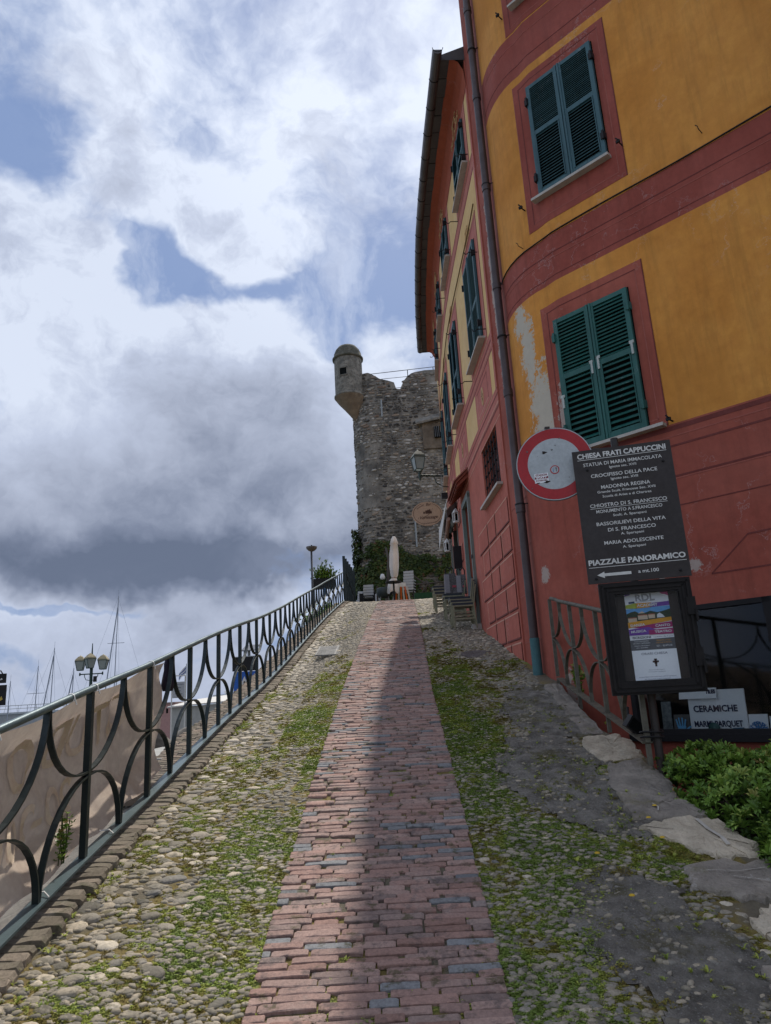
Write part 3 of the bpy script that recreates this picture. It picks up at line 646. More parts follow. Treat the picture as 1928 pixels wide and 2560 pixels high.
# ---- banner tied behind the railing
def fold(y, z):
    y = np.asarray(y, float); z = np.asarray(z, float)
    f = (fbm(y*1.0+3, z*1.0+7, 1.6, 3)-.5)*.55+(fbm(y*1.6+z*.9, z*.5-y*.2+20, 2.6, 3)-.5)*.11+np.abs(fbm(y*1.2+z*.7+40, y*.3+5, 2.4, 2)-.5)*.15-np.abs(fbm(y*.9-z*1.3+60, y*.4+z*.5+5, 2.0, 2)-.5)*.12
    return -1.955+f*.5
ban = thing('banner', 'creased taupe fabric banner with faint mirrored letters tied behind the near railing', 'banner', (-1.9, 4, 1.2))
ny_, nz_ = 240, 50; V = []
for i in range(ny_):
    y = 1.0+(5.86-1.0)*i/(ny_-1); z0 = float(foot(y))+.015+.02*math.sin(y*9); z1 = float(foot(y))+.86+.012*math.sin(y*6.1)
    for j in range(nz_): 
        z = z0+(z1-z0)*j/(nz_-1); yy = y-(.05*math.sin(j/nz_*3)*(i-ny_+12)/12 if i > ny_-12 else 0); V.append((float(fold(y, z))*1.0, yy, z))
Vn = np.array(V); edge = np.clip(np.minimum(np.arange(nz_), np.arange(nz_)[::-1])/9, 0, 1); Vn[:, 0] = -1.865+(Vn[:, 0]+1.865)*np.tile(edge, ny_)-.01
Vn[:, 0] = np.minimum(Vn[:, 0], -1.838)
F = [(i*nz_+j, (i+1)*nz_+j, (i+1)*nz_+j+1, i*nz_+j+1) for i in range(ny_-1) for j in range(nz_-1)]
me = bpy.data.meshes.new('fabric'); me.from_pydata(Vn.tolist(), [], F); me.polygons.foreach_set('use_smooth', [True]*len(F))
M_ban = mat('banner_fabric', (.56, .455, .37), .75, (.47, .37, .295), 2.0, .7, bump=.25, bscale=260, transl=.3, spec=.3); me.materials.append(M_ban); obj('fabric', me, ban)
M_banl = mat('banner_letters', (.72, .57, .43), .6, bump=0)
fr = frame_at(-1.85, 4.0, 0, 0, 1)
def banner_text(body, y_mid, dz, size):
    me = text_mesh(body, size, M_banl, ext=0, bold=.006, name='lettering', sx=-1.0, space=1.12)
    n = len(me.vertices); co = np.empty(n*3, np.float32); me.vertices.foreach_get('co', co); co = co.reshape(-1, 3)
    yy = y_mid+co[:, 0]; zz = foot(yy)+dz+co[:, 1]; j = np.clip((zz-foot(yy)-.015)/.845*(nz_-1), 0, nz_-1); e = np.clip(np.minimum(j, nz_-1-j)/9, 0, 1)
    xx = np.minimum(-1.865+(fold(yy, zz)+1.865)*e-.01, -1.838)+.014
    out = np.stack([xx, yy, zz], 1).astype(np.float32); me.vertices.foreach_set('co', out.ravel()); me.update(); obj('lettering', me, ban)
banner_text('CSTUDIO', 4.55, .60, .36); banner_text('2O-2OO', 4.0, .27, .27)
for y in [3.25, 4.0, 4.31, 5.3]:
    z = float(foot(y)); mb = MB()
    mb.lathe((0, 0, 0), [(.026, -.003), (.029, 0), (.026, .003)], 10); P_ = [(-1.80+v[0], y+v[2]*1.3+(v[1]*.35), z+.92+v[1]) for v in mb.v]; mb.v = P_
    mb.tube([(-1.775, y, z+.925), (-1.765, y+.01, z+.885)], .004, 5); mb.build('tie', M_white, ban)
for y in [3.1, 3.8, 4.6]: mb = MB(); mb.tube([(-1.76, y, float(foot(y))+.012), (-1.80, y+.03, float(foot(y))+.03), (-1.845, y, float(foot(y))+.03)], .004, 5); mb.build('tie', M_white, ban)
# dark cloth bag tied to the post at banner end
y0 = 5.84; z0 = float(foot(y0))+.90; cl = MB(); prof = [(.012, 0), (.035, -.06), (.05, -.14), (.062, -.22), (.05, -.275), (.0, -.27)]
cl.lathe((-1.845, y0+.02, z0), prof, 14, sx=.75); 
for i, v in enumerate(cl.v): cl.v[i] = (v[0]+.008*math.sin(i*2.1), v[1]+.01*math.sin(i*1.3), v[2])
o = cl.build('cloth_bag', mat('purple_cloth', (.018, .012, .028), .8, bump=.2), smooth=True); tag(o, 'small dark purple cloth knotted under the handrail at the end of the banner', 'cloth')

# ============================================================ ochre corner house
def polyf(P):
    P = [Vector((*p, 0)) for p in P]; S_ = [0]
    for a, b_ in zip(P, P[1:]): S_.append(S_[-1]+(b_-a).length)
    N = []
    for i in range(len(P)):
        d_ = (P[min(i+1, len(P)-1)]-P[max(i-1, 0)]).normalized(); N.append(Vector((d_.y, -d_.x, 0)))
    def at(s, off=0):
        s = min(max(s, 0), S_[-1]); i = max(k for k in range(len(S_)) if S_[k] <= s+1e-9); i = min(i, len(P)-2); u = (s-S_[i])/(S_[i+1]-S_[i])
        p = P[i].lerp(P[i+1], u)
        if 0 < i < len(P)-2 or True: nn = N[i].lerp(N[i+1], u).normalized()
        return (p.x+nn.x*off, p.y+nn.y*off)
    return at, S_
def sbreaks(S_, s0, s1, extra=()): return sorted({round(s, 4) for s in [s0, s1, *extra, *S_] if s0-1e-6 <= s <= s1+1e-6})
def sheet(at, S_, s0, s1, z0, z1, off, mi=0, mb=None):
    mb = mb or MB(); ss = sbreaks(S_, s0, s1)
    for a, b_ in zip(ss, ss[1:]):
        p, q_ = at(a, off), at(b_, off); mb.face([(*p, z0), (*q_, z0), (*q_, z1), (*p, z1)], mi)
    for s_e in (s0, s1):
        p, q_ = at(s_e, off), at(s_e, 0); mb.face([(*p, z0), (*p, z1), (*q_, z1), (*q_, z0)], mi)
    for ze in (z0, z1):
        for a, b_ in zip(ss, ss[1:]): mb.face([(*at(a, 0), ze), (*at(b_, 0), ze), (*at(b_, off), ze), (*at(a, off), ze)], mi)
    return mb
def wall(at, S_, z0, z1, openings, zonef, extra_s=(), extra_z=(), mats_=(), depth=.22, name='wall', parent=None, smooth=True):
    ss = sbreaks(S_, 0, S_[-1], [v for o_ in openings for v in o_[:2]]+list(extra_s)); zz = sorted({z0, z1, *extra_z, *[v for o_ in openings for v in o_[2:4]]})
    idx = {}; V = []; F = []; M_ = []
    def vid(s, z):
        k = (s, z)
        if k not in idx: idx[k] = len(V); V.append((*at(s), z))
        return idx[k]
    for a, b_ in zip(ss, ss[1:]):
        for c_, d_ in zip(zz, zz[1:]):
            sm, zm = (a+b_)/2, (c_+d_)/2
            if any(o_[0]-1e-6 <= sm <= o_[1]+1e-6 and o_[2] <= zm <= o_[3] for o_ in openings): continue
            F.append((vid(a, c_), vid(b_, c_), vid(b_, d_), vid(a, d_))); M_.append(zonef(sm, zm))
    me = bpy.data.meshes.new(name); nF = len(F)
    for o_ in openings:
        dpt = o_[4] if len(o_) > 4 else depth; p, q_ = at(o_[0]), at(o_[1]); pi, qi = at(o_[0], -dpt), at(o_[1], -dpt); zm_ = zonef((o_[0]+o_[1])/2, o_[2]+.01)
        for f_ in ([(*p, o_[2]), (*pi, o_[2]), (*pi, o_[3]), (*p, o_[3])], [(*q_, o_[2]), (*qi, o_[2]), (*qi, o_[3]), (*q_, o_[3])],
                   [(*p, o_[2]), (*q_, o_[2]), (*qi, o_[2]), (*pi, o_[2])], [(*p, o_[3]), (*q_, o_[3]), (*qi, o_[3]), (*pi, o_[3])]):
            i = len(V); V += f_; F.append((i, i+1, i+2, i+3)); M_.append(zm_)
    me.from_pydata(V, [], F); me.polygons.foreach_set('material_index', M_)
    for m_ in mats_: me.materials.append(m_)
    if smooth: me.polygons.foreach_set('use_smooth', [k < nF for k in range(len(F))])
    return obj(name, me, parent)
C1 = 10.22
P1 = [(1.79, 9.75), (1.815, 9.55), (1.845, 9.3), (1.86, 9.12), (1.868, 8.95), (1.878, 8.8), (1.90, 8.66), (1.935, 8.53), (1.985, 8.40), (2.045, 8.28), (2.12, 8.17), (2.21, 8.065), (2.31, 7.945)]
P1[-1] = (2.31, C1-2.31); P1 += [(7.4, C1-7.4)]
at1, S1 = polyf(P1); s_ref = S1[-2]; t_ref = 2.31/.70711
def s_of(t): return s_ref+(t-t_ref)
H1 = thing('apartment_building', 'tall ochre corner house with dark red painted bands and green shutters', 'building', (2.2, 8.2, 0))
SH = (s_of(3.52), s_of(5.04), 1.10, 2.34, .55)
def zone1(s, z):
    if s < .80: return 1
    if z < 4.27: return 1
    if 6.58 < z < 7.24 or 9.93 < z < 10.68 or 13.4 < z < 14.1: return 2
    return 0
wall(at1, S1, -1.2, 17.2, [SH], zone1, [.80, s_of(3.0), s_of(3.4), s_of(6)], [4.27, 6.58, 7.24, 9.93, 10.68, 13.4, 14.1, 3, 5.5, 8.5, 12, 15.5], [M_ochre, M_red, M_band], .55, 'wall', H1)
def shell(name, pts, z0, z1, mts, parent):   # the unseen sides and the roof
    mb = MB()
    for a, b_ in zip(pts, pts[1:]): mb.face([(*a, z0), (*b_, z0), (*b_, z1), (*a, z1)])
    return mb.build(name, mts, parent, fix=False)
shell('wall', [(7.4, C1-7.4), (14, 9.4), (9, 16), (3.2, 16), (3.2, 11.2), (1.79, 9.75)], -1.2, 17.2, M_ochre, H1)
M_tile = mat('roof_tile', (.22, .12, .09), .85, (.12, .08, .07), 3, .8, bump=.3)
mb = MB(); foot1 = [(p[0]-.35, p[1]-.3) for p in P1[:1]+P1[6:]]+[(14.5, 9.4), (9.2, 16.5), (2.8, 16.5), (2.8, 11.2)]
mb.v = [(*p, 17.2) for p in foot1]+[(*p, 17.45) for p in foot1]; n = len(foot1); mb.f = [tuple(range(n)), tuple(reversed(range(n, 2*n)))]+[(i, (i+1) % n, n+(i+1) % n, n+i) for i in range(n)]; mb.m = [0]*len(mb.f)
mb.build('roof', M_tile, H1)
# painted belts mouldings on ochre house: fine darker and lighter lines
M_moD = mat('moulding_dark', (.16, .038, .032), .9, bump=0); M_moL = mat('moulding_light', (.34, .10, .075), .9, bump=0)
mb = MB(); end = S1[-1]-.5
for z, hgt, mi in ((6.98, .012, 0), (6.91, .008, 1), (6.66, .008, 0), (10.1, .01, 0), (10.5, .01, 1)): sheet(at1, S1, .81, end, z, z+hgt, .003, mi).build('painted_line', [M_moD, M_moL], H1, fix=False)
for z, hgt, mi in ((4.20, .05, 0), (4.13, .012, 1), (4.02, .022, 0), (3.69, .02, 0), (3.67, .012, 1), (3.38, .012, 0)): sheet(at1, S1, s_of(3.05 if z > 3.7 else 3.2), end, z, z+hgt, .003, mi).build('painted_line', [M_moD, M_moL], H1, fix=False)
mb = MB(); # rusticated panel painted on the base, right of the sign
for a, b_, c_, d_ in (((4.55, 2.62), (4.95, 2.95), (5.6, 2.97), (5.6, 2.62)),):
    for p, q_ in ((a, b_), (b_, c_), (a, d_)):
        e = .016; mb.face([(*at1(s_of(p[0]), .003), p[1]), (*at1(s_of(q_[0]), .003), q_[1]), (*at1(s_of(q_[0]), .003), q_[1]+e), (*at1(s_of(p[0]), .003), p[1]+e)], 0)
mb.build('painted_panel', [M_moD], H1, fix=False)
mb = MB(); # faint block joints on the corner pilaster
for z in np.arange(2.2, 17, .62): sheet(at1, S1, .02, .78, z, z+.014, .003, 0, mb)
mb.build('painted_joint', [M_moL], H1, fix=False)
# cable along the top of the belt
mb = MB(); mb.tube([(*at1(s, .012), 7.255+.008*math.sin(s*3)) for s in np.arange(.72, end, .16)], .009, 6); mb.build('cable', M_black, H1, smooth=True)

def shutters(parent, fr, w, h, mt_, nup, nlo, split=.45, slat_obj=True, hinge=None, slatw=.036, lw=.055, fold_=0, frame=True):
    """pair of louvred leaves; fr origin at bottom centre on the wall face"""
    N0, N1 = .012, .052
    if frame: mb = MB(); mb.box(-w/2-.012, w/2+.012, -.01, .010, -.005, h+.012, fr=fr); mb.build('shutter_backing', M_dark, parent)
    me_cache = {}
    for sgn in (-1, 1):
        u0, u1 = (-w/2, -.004) if sgn < 0 else (.004, w/2); mb = MB(); zs = h*split
        mb.box(u0, u0+lw, N0, N1, 0, h, fr=fr); mb.box(u1-lw, u1, N0, N1, 0, h, fr=fr)
        for a, b_ in ((0, lw*1.5), (zs-lw*.6, zs+lw*.6), (h-lw, h)): mb.box(u0+lw, u1-lw, N0+.003, N1-.003, a, b_, fr=fr)
        # flap frame of the lower part and centre bead
        mb.box(u1-lw*.5 if sgn < 0 else u0+.002, u1-.002 if sgn < 0 else u0+lw*.5, N1, N1+.012, 0.0, h, fr=fr)
        e = .012
        for a in (u0+lw+e*.4, u1-lw-e*1.4): mb.box(a, a+e, N1-.004, N1+.008, lw*1.5, zs-lw*.6, fr=fr)
        leaf = mb.build('shutter_leaf', mt_, parent); L = u1-u0-2*lw
        rows = [(lw*1.5, zs-lw*.6, nlo), (zs+lw*.6, h-lw, nup)]
        if slat_obj:
            key = round(L, 3)
            if key not in me_cache:
                c_, s_ = math.cos(R(48)), math.sin(R(48)); m2 = MB(); tk = .004
                P_ = [(a*L/2, b_*slatw/2*c_+d_*tk*s_, -b_*slatw/2*s_+d_*tk*c_) for d_ in (-1, 1) for a, b_ in ((-1, -1), (1, -1), (1, 1), (-1, 1))]
                m2.hexa(P_); me_cache[key] = m2.mesh('slat', mt_)
            for a, b_, n in rows:
                for k in range(n):
                    zc_ = a+(b_-a)*(k+.5)/n; o_ = bpy.data.objects.new('slat', me_cache[key]); jit = Matrix.Rotation(random.gauss(0, .035), 4, 'X') @ Matrix.Rotation(random.gauss(0, .004), 4, 'Y'); COL.objects.link(o_); o_.parent = leaf
                    o_.matrix_local = Matrix.Translation(-leaf.location-WM.get(parent.name, Vector())) @ fr.mat @ Matrix.Translation(((u0+u1)/2, (N0+N1)/2, zc_)) @ jit
        else:
            mb = MB()
            for a, b_, n in rows:
                for k in range(n):
                    zc_ = a+(b_-a)*(k+.5)/n; q2 = [(uu, N0+.004, zc_+slatw*.35) for uu in (u0+lw, u1-lw)]+[(uu, N1-.004, zc_-slatw*.35) for uu in (u1-lw, u0+lw)]
                    mb.face([fr(*v) for v in q2]); mb.face([fr(v[0], v[1], v[2]-.006) for v in q2])
            o_ = obj('slats', mb.mesh('slats', mt_, fix=False), leaf, kind='stuff')
        for zz in (h*.16, h*.86):
            mb = MB(); uu = -w/2 if sgn < 0 else w/2; mb.box(uu-.035, uu+.02, .0, N1+.012, zz-.045, zz+.045, fr=fr); mb.box(uu-.012, uu+.012, N1, N1+.03, zz-.06, zz+.06, fr=fr); mb.build('hinge', M_black if not hinge else mt_, parent)
        if hinge:
            for uu, zz in (((u1-lw*.8, zs-.005), (u0+lw*.3, zs-.3)) if sgn < 0 else ((u0+lw*.6, zs+.02), (u1-lw*.5, zs+.04))):
                mb = MB(); mb.box(uu-.012, uu+.012, N1, N1+.014, zz-.10, zz+.05, fr=fr); mb.box(uu-.028, uu+.028, N1, N1+.012, zz+.03, zz+.065, fr=fr); mb.build('latch', hinge, leaf)
def surround(at, S_, s0, s1, z0, z1, op, mt_, parent, off=.004, inner=(.09, .012)):
    a, b_, c_, d_ = op; mb = MB()
    for r_ in ((s0, s1, d_, z1), (s0, s1, z0, c_), (s0, a, c_, d_), (b_, s1, c_, d_)):
        if r_[1]-r_[0] > .01 and r_[3]-r_[2] > .01: sheet(at, S_, *r_, off, 0, mb)
    k, e = inner
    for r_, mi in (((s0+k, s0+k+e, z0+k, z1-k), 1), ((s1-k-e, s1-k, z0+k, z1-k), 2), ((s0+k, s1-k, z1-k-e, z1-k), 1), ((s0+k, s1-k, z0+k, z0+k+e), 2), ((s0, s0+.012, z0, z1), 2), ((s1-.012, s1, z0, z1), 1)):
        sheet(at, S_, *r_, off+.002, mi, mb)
    return mb.build('painted_surround', mt_, parent, fix=False)
def sill(parent, fr, w, z, mt_=None, out=.10, th=.035, under=None):
    mb = MB(); mb.box(-w/2, w/2, 0, out, z-th, z, fr=fr); mb.build('window_sill', mt_ or M_marble, parent)
def wall_frame(t, z): x, y = t*.70711, C1-t*.70711; return frame_at(x, y, z, .70711, -.70711)
mats_s = [M_band, M_moD, M_moL]
# lower window
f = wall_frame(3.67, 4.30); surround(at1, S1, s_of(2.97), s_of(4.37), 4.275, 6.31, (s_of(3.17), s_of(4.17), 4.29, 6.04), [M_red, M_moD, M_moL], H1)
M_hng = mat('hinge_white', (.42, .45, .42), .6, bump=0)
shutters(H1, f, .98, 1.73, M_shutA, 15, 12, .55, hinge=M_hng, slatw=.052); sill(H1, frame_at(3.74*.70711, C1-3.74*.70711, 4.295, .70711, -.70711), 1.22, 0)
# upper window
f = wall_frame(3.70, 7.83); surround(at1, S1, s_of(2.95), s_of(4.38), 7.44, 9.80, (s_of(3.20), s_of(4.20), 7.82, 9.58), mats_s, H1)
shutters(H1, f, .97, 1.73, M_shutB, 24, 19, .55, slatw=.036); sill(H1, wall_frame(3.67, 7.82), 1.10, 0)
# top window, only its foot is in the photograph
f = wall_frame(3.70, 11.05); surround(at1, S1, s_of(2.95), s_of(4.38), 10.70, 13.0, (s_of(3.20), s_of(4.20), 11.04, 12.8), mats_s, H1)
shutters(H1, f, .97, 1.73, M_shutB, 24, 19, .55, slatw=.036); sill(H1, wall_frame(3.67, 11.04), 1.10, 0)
for t_, z_ in ((7.4, 11.05), (7.4, 7.83), (7.4, 4.30)):
    f = wall_frame(7.4, z_); shutters(H1, f, .97, 1.73, M_shutB, 24, 19, .55, slat_obj=False); sill(H1, f, 1.1, -.01)
# shutter hooks
for t_, z_ in ((2.92, 11.08), (2.92, 7.83), (4.37, 7.86), (4.42, 4.30), (5.25, 7.42), (2.80, 7.32)):
    x_, y_ = at1(s_of(t_)); fr = frame_at(x_, y_, z_, .7071, -.7071); mb = MB()
    mb.tube([fr(0, 0, 0), fr(0, .10, -.005), fr(0, .115, .02), fr(-.02, .12, .045)], .009 if t_ < 5 and t_ > 2.85 else .005, 6); mb.box(-.03, .02, .085, .11, -.012, .02, fr=fr) if 2.85 < t_ < 5 else None; mb.build('hook', M_black, H1)
# shop window
f = wall_frame(4.28, 1.10); w, h = 1.52, 1.24; mb = MB()
for a in ((-w/2, -w/2+.05, 0, h), (w/2-.07, w/2+.02, 0, h), (-w/2, w/2, 0, .045), (-w/2, w/2, h-.05, h)): mb.box(a[0], a[1], -.05, .03, a[2], a[3], fr=f)
mb.box(-w/2-.06, w/2+.06, -.02, .05, -.07, 0.0, fr=f); win = mb.build('shop_window', M_black, H1)
M_glass = glassmat('window_glass', (.86, .9, .9), .8); mb = MB(); mb.face([f(-w/2+.05, -.03, .045), f(w/2-.07, -.03, .045), f(w/2-.07, -.03, h-.05), f(-w/2+.05, -.03, h-.05)]); mb.build('pane', M_glass, win)
mb = MB(); mb.box(-w/2, w/2, -.56, -.54, 0, h, fr=f); mb.box(-w/2, w/2, -.54, -.06, -.005, .010, fr=f); mb.build('display_shelf', M_dark, H1)
M_paper = mat('white_paper', (.82, .83, .84), .7, (.74, .76, .78), 6, bump=.02); M_ink = mat('navy_ink', (.018, .025, .07), .7, bump=0); M_pr = mat('blue_print', (.06, .17, .38), .7, (.12, .3, .55), 9, bump=0)
def card(name, label, cat, u0, u1, z0, z1, n, mt_, tilt=0):
    mb = MB(); mb.hexa([f(u0, n, z0), f(u1, n, z0), f(u1, n-.012, z0), f(u0, n-.012, z0), f(u0, n-.03, z1), f(u1, n-.03, z1), f(u1, n-.042, z1), f(u0, n-.042, z1)])
    x_, y_, z_ = f((u0+u1)/2, n, z0); r_ = thing(name, label, cat, (x_, y_, z_)); mb.build('panel', mt_, r_); return r_
def dt(t_): return t_-4.28
r_ = card('handwritten_sign', 'white handwritten card reading CERAMICHE MARMI PARQUET in the dark shop window', 'sign', dt(4.07), dt(4.62), .012, .41, -.07, M_paper)
put_text('CERAMICHE', f, dt(4.33), .228, -.079, .085, M_ink, r_, bold=.002, sx=.92); put_text('MARMI-PARQUET', f, dt(4.34), .085, -.070, .078, M_ink, r_, bold=.002, sx=.76)
r_ = card('handwritten_sign', 'white strip with the word TILES half hidden behind the notice case', 'sign', dt(4.0), dt(4.37), .33, .43, -.05, M_paper); put_text('TILES', f, dt(4.315), .392, -.064, .052, M_ink, r_, bold=.003, sx=.8)
r_ = card('tile', 'dark tile with a light blue hand print in the shop window', 'tile', dt(3.90), dt(4.06), .012, .18, -.06, mat('tile_dark', (.09, .085, .08), .5, bump=0))
mb = MB(); c0 = dt(3.985); M_hand = mat('hand_blue', (.12, .36, .62), .6, (.2, .5, .75), 30, bump=0)
mb.prism([(c0-.035, .015), (c0+.035, .015), (c0+.045, .07), (c0-.04, .075)], -.052, -.056, f)
for a, l, u in ((100, .075, -.036), (95, .09, -.014), (86, .088, .008), (76, .075, .028), (35, .06, .045)):
    p0 = (c0+u, .062 if a > 60 else .035); ca, sa = math.cos(R(a)), math.sin(R(a)); e = .008; mb.prism([(p0[0]-sa*e, p0[1]+ca*e), (p0[0]+sa*e, p0[1]-ca*e), (p0[0]+ca*l+sa*e*.8, p0[1]+sa*l-ca*e*.8), (p0[0]+ca*l-sa*e*.8, p0[1]+sa*l+ca*e*.8)], -.054, -.058, f)
mb.build('hand_print', M_hand, r_)
r_ = card('tile', 'grey patterned tile leaning at the left end of the shop window', 'tile', dt(3.79), dt(3.89), .012, .31, -.05, mat('tile_grey', (.20, .21, .21), .5, (.06, .08, .08), 25, 1, bump=0))
r_ = card('tile', 'white tile with a blue branching coral right of the card in the shop window', 'tile', dt(4.63), dt(4.80), .012, .17, -.05, M_paper)
def branch(mb, x_, z_, a, l, d_):
    if d_ == 0: return
    ca, sa = math.cos(R(a)), math.sin(R(a)); e = .0022+.0008*d_; x1, z1 = x_+ca*l, z_+sa*l; mb.prism([(x_-sa*e, z_+ca*e), (x_+sa*e, z_-ca*e), (x1+sa*e, z1-ca*e), (x1-sa*e, z1+ca*e)], -.043-.0005*d_, -.048-.0005*d_, f)
    branch(mb, x1, z1, a+random.uniform(18, 38), l*.78, d_-1); branch(mb, x1, z1, a-random.uniform(18, 38), l*.78, d_-1)
mb = MB()
for a in (50, 78, 100, 130): branch(mb, dt(4.715), .015, a, .034, 4)
mb.build('coral_print', M_pr, r_)
r_ = card('tile', 'white tile with small blue flowers at the right end of the shop window', 'tile', dt(4.815), dt(4.97), .012, .15, -.05, M_paper)
mb = MB()
for cu_, cz in ((.03, .11), (.10, .09), (.05, .04), (.12, .03)):
    for k in range(5):
        a = k*72; mb.prism([(dt(4.815)+cu_+math.cos(R(a+d_))*r2, cz+math.sin(R(a+d_))*r2) for d_, r2 in ((-25, .008), (0, .018), (25, .008))], -.044, -.05, f)
mb.build('flower_print', M_pr, r_)
mb = MB(); mb.lathe((0, 0, 0), [(.0, 0), (.055, .0), (.058, .008), (0, .012)], 16); mb.v = [f(dt(4.31)+v[0], -.045+v[2], .045+v[1]) for v in mb.v]
r_ = mb.build('ceramic_leaf', mat('ceramic_teal', (.05, .12, .11), .3, bump=0), smooth=True); tag(r_, 'round dark teal ceramic leaf standing in front of the handwritten card', 'ornament')
mb = MB(); mb.prism([(dt(4.44), .0), (dt(4.58), .0), (dt(4.585), .055), (dt(4.49), .05)], -.03, -.05, f); r_ = mb.build('ceramic_dish', mat('ceramic_blue', (.03, .12, .2), .3, bump=0)); tag(r_, 'dark blue ceramic dish at the foot of the white card', 'ornament')

# drainpipe on the corner
mb = MB(); px_, py_ = 1.775, 8.98; mb.tube([(px_, py_, 2.22), (px_, py_, 16.9)], .056, 16)
for z in (3.9, 5.55, 7.2, 8.85, 10.5, 12.2): mb.lathe((px_, py_, z), [(.056, -.05), (.066, -.05), (.066, .05), (.056, .05)], 16)
pipe = mb.build('drainpipe', M_pipe, H1, smooth='auto'); mb = MB(); mb.tube([(px_+.002, py_, 1.72), (px_, py_, 2.221)], .062, 16); mb.build('pipe_foot', M_pipeb, pipe, smooth='auto')
for z in (3.96, 6.4, 8.9, 11.4):
    mb = MB(); mb.lathe((px_, py_, z), [(.060, -.01), (.070, -.01), (.070, .01), (.060, .01)], 14); mb.tube([(px_+.05, py_-.04, z), (px_+.13, py_-.06, z)], .007, 5); mb.build('bracket', M_black, pipe)

# ============================================================ pink and yellow house
P2 = [(1.85, 20.4), (1.80, 19.6), (1.72, 18.2), (1.67, 16.8), (1.64, 15.6), (1.625, 14.5), (1.64, 13.4), (1.665, 12.5), (1.70, 11.4), (1.74, 10.5), (1.772, 9.75)]
at2, S2 = polyf(P2); Ys = [p[1] for p in P2]
def sY(y): return float(np.interp(-y, [-v for v in Ys], S2))
H2 = thing('apartment_building', 'pink and yellow painted house with dark eaves lining the upper lane', 'building', (1.7, 14, 2.6))
OP = [(sY(11.45), sY(10.12), 4.60, 5.56, .16), (sY(14.15), sY(13.25), 2.75, 5.35, .15), (sY(17.3), sY(15.9), 3.3, 5.5, .3), (sY(19.6), sY(18.4), 4.0, 6.0, .3)]
def zone2(s, z):
    if z > 11.5: return 3
    if z < 5.70: return 0
    if z < 6.02 or 6.66 < z < 6.97 or 9.95 < z < 10.28: return 1
    if s > S2[-1]-.06: return 2
    return 2
wall(at2, S2, .8, 12.05, OP, zone2, [sY(v) for v in np.arange(10, 20.3, .5)], [5.70, 6.02, 6.66, 6.97, 9.95, 10.28, 11.5, 8.5, 3.5], [M_pink, M_pinkb, M_yel, M_frieze], .2, 'wall', H2)
shell('wall', [(1.772, 9.75), (3.2, 9.9)], .8, 12.05, M_pink, H2); shell('wall', [(1.85, 20.4), (7.5, 21), (8, 14)], .8, 12.05, M_yel, H2)
# belts mouldings
mb = MB(); L2 = S2[-1]
for z, hgt, mi in ((5.70, .03, 1), (5.76, .02, 0), (5.9, .016, 1), (6.0, .016, 0), (6.66, .02, 1), (6.74, .014, 0), (6.82, .02, 1), (6.95, .014, 0), (9.97, .02, 1), (10.08, .014, 0), (10.24, .014, 1), (5.55, .012, 0)): sheet(at2, S2, .05, L2, z, z+hgt, .004, mi).build('painted_line', [M_lineL, M_lineD], H2, fix=False)
# rusticated blocks painted with a lit and a shaded edge
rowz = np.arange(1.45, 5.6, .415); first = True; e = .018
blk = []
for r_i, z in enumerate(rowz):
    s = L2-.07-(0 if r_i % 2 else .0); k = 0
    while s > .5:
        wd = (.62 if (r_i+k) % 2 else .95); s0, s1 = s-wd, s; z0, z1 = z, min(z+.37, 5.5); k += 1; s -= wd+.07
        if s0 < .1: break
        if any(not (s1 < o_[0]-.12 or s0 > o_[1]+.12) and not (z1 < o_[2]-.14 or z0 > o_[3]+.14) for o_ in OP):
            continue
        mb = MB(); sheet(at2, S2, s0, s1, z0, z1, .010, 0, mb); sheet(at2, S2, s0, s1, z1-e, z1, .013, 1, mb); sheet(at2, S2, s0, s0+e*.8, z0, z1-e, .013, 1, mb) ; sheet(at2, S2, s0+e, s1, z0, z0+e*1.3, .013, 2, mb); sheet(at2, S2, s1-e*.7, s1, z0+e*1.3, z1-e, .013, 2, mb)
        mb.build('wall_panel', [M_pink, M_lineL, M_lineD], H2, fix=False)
def w2frame(yc, z):
    p, q_ = at2(sY(yc)-.05), at2(sY(yc)+.05); x_, y_ = at2(sY(yc)); return frame_at(x_, y_, z, q_[0]-p[0], q_[1]-p[1])
smat = [M_pinkb, M_lineD, M_lineL]
M_frz = [M_frieze, M_lineD, M_lineL]
cols = [10.88, 13.55, 15.95, 18.3]; wd = 1.10
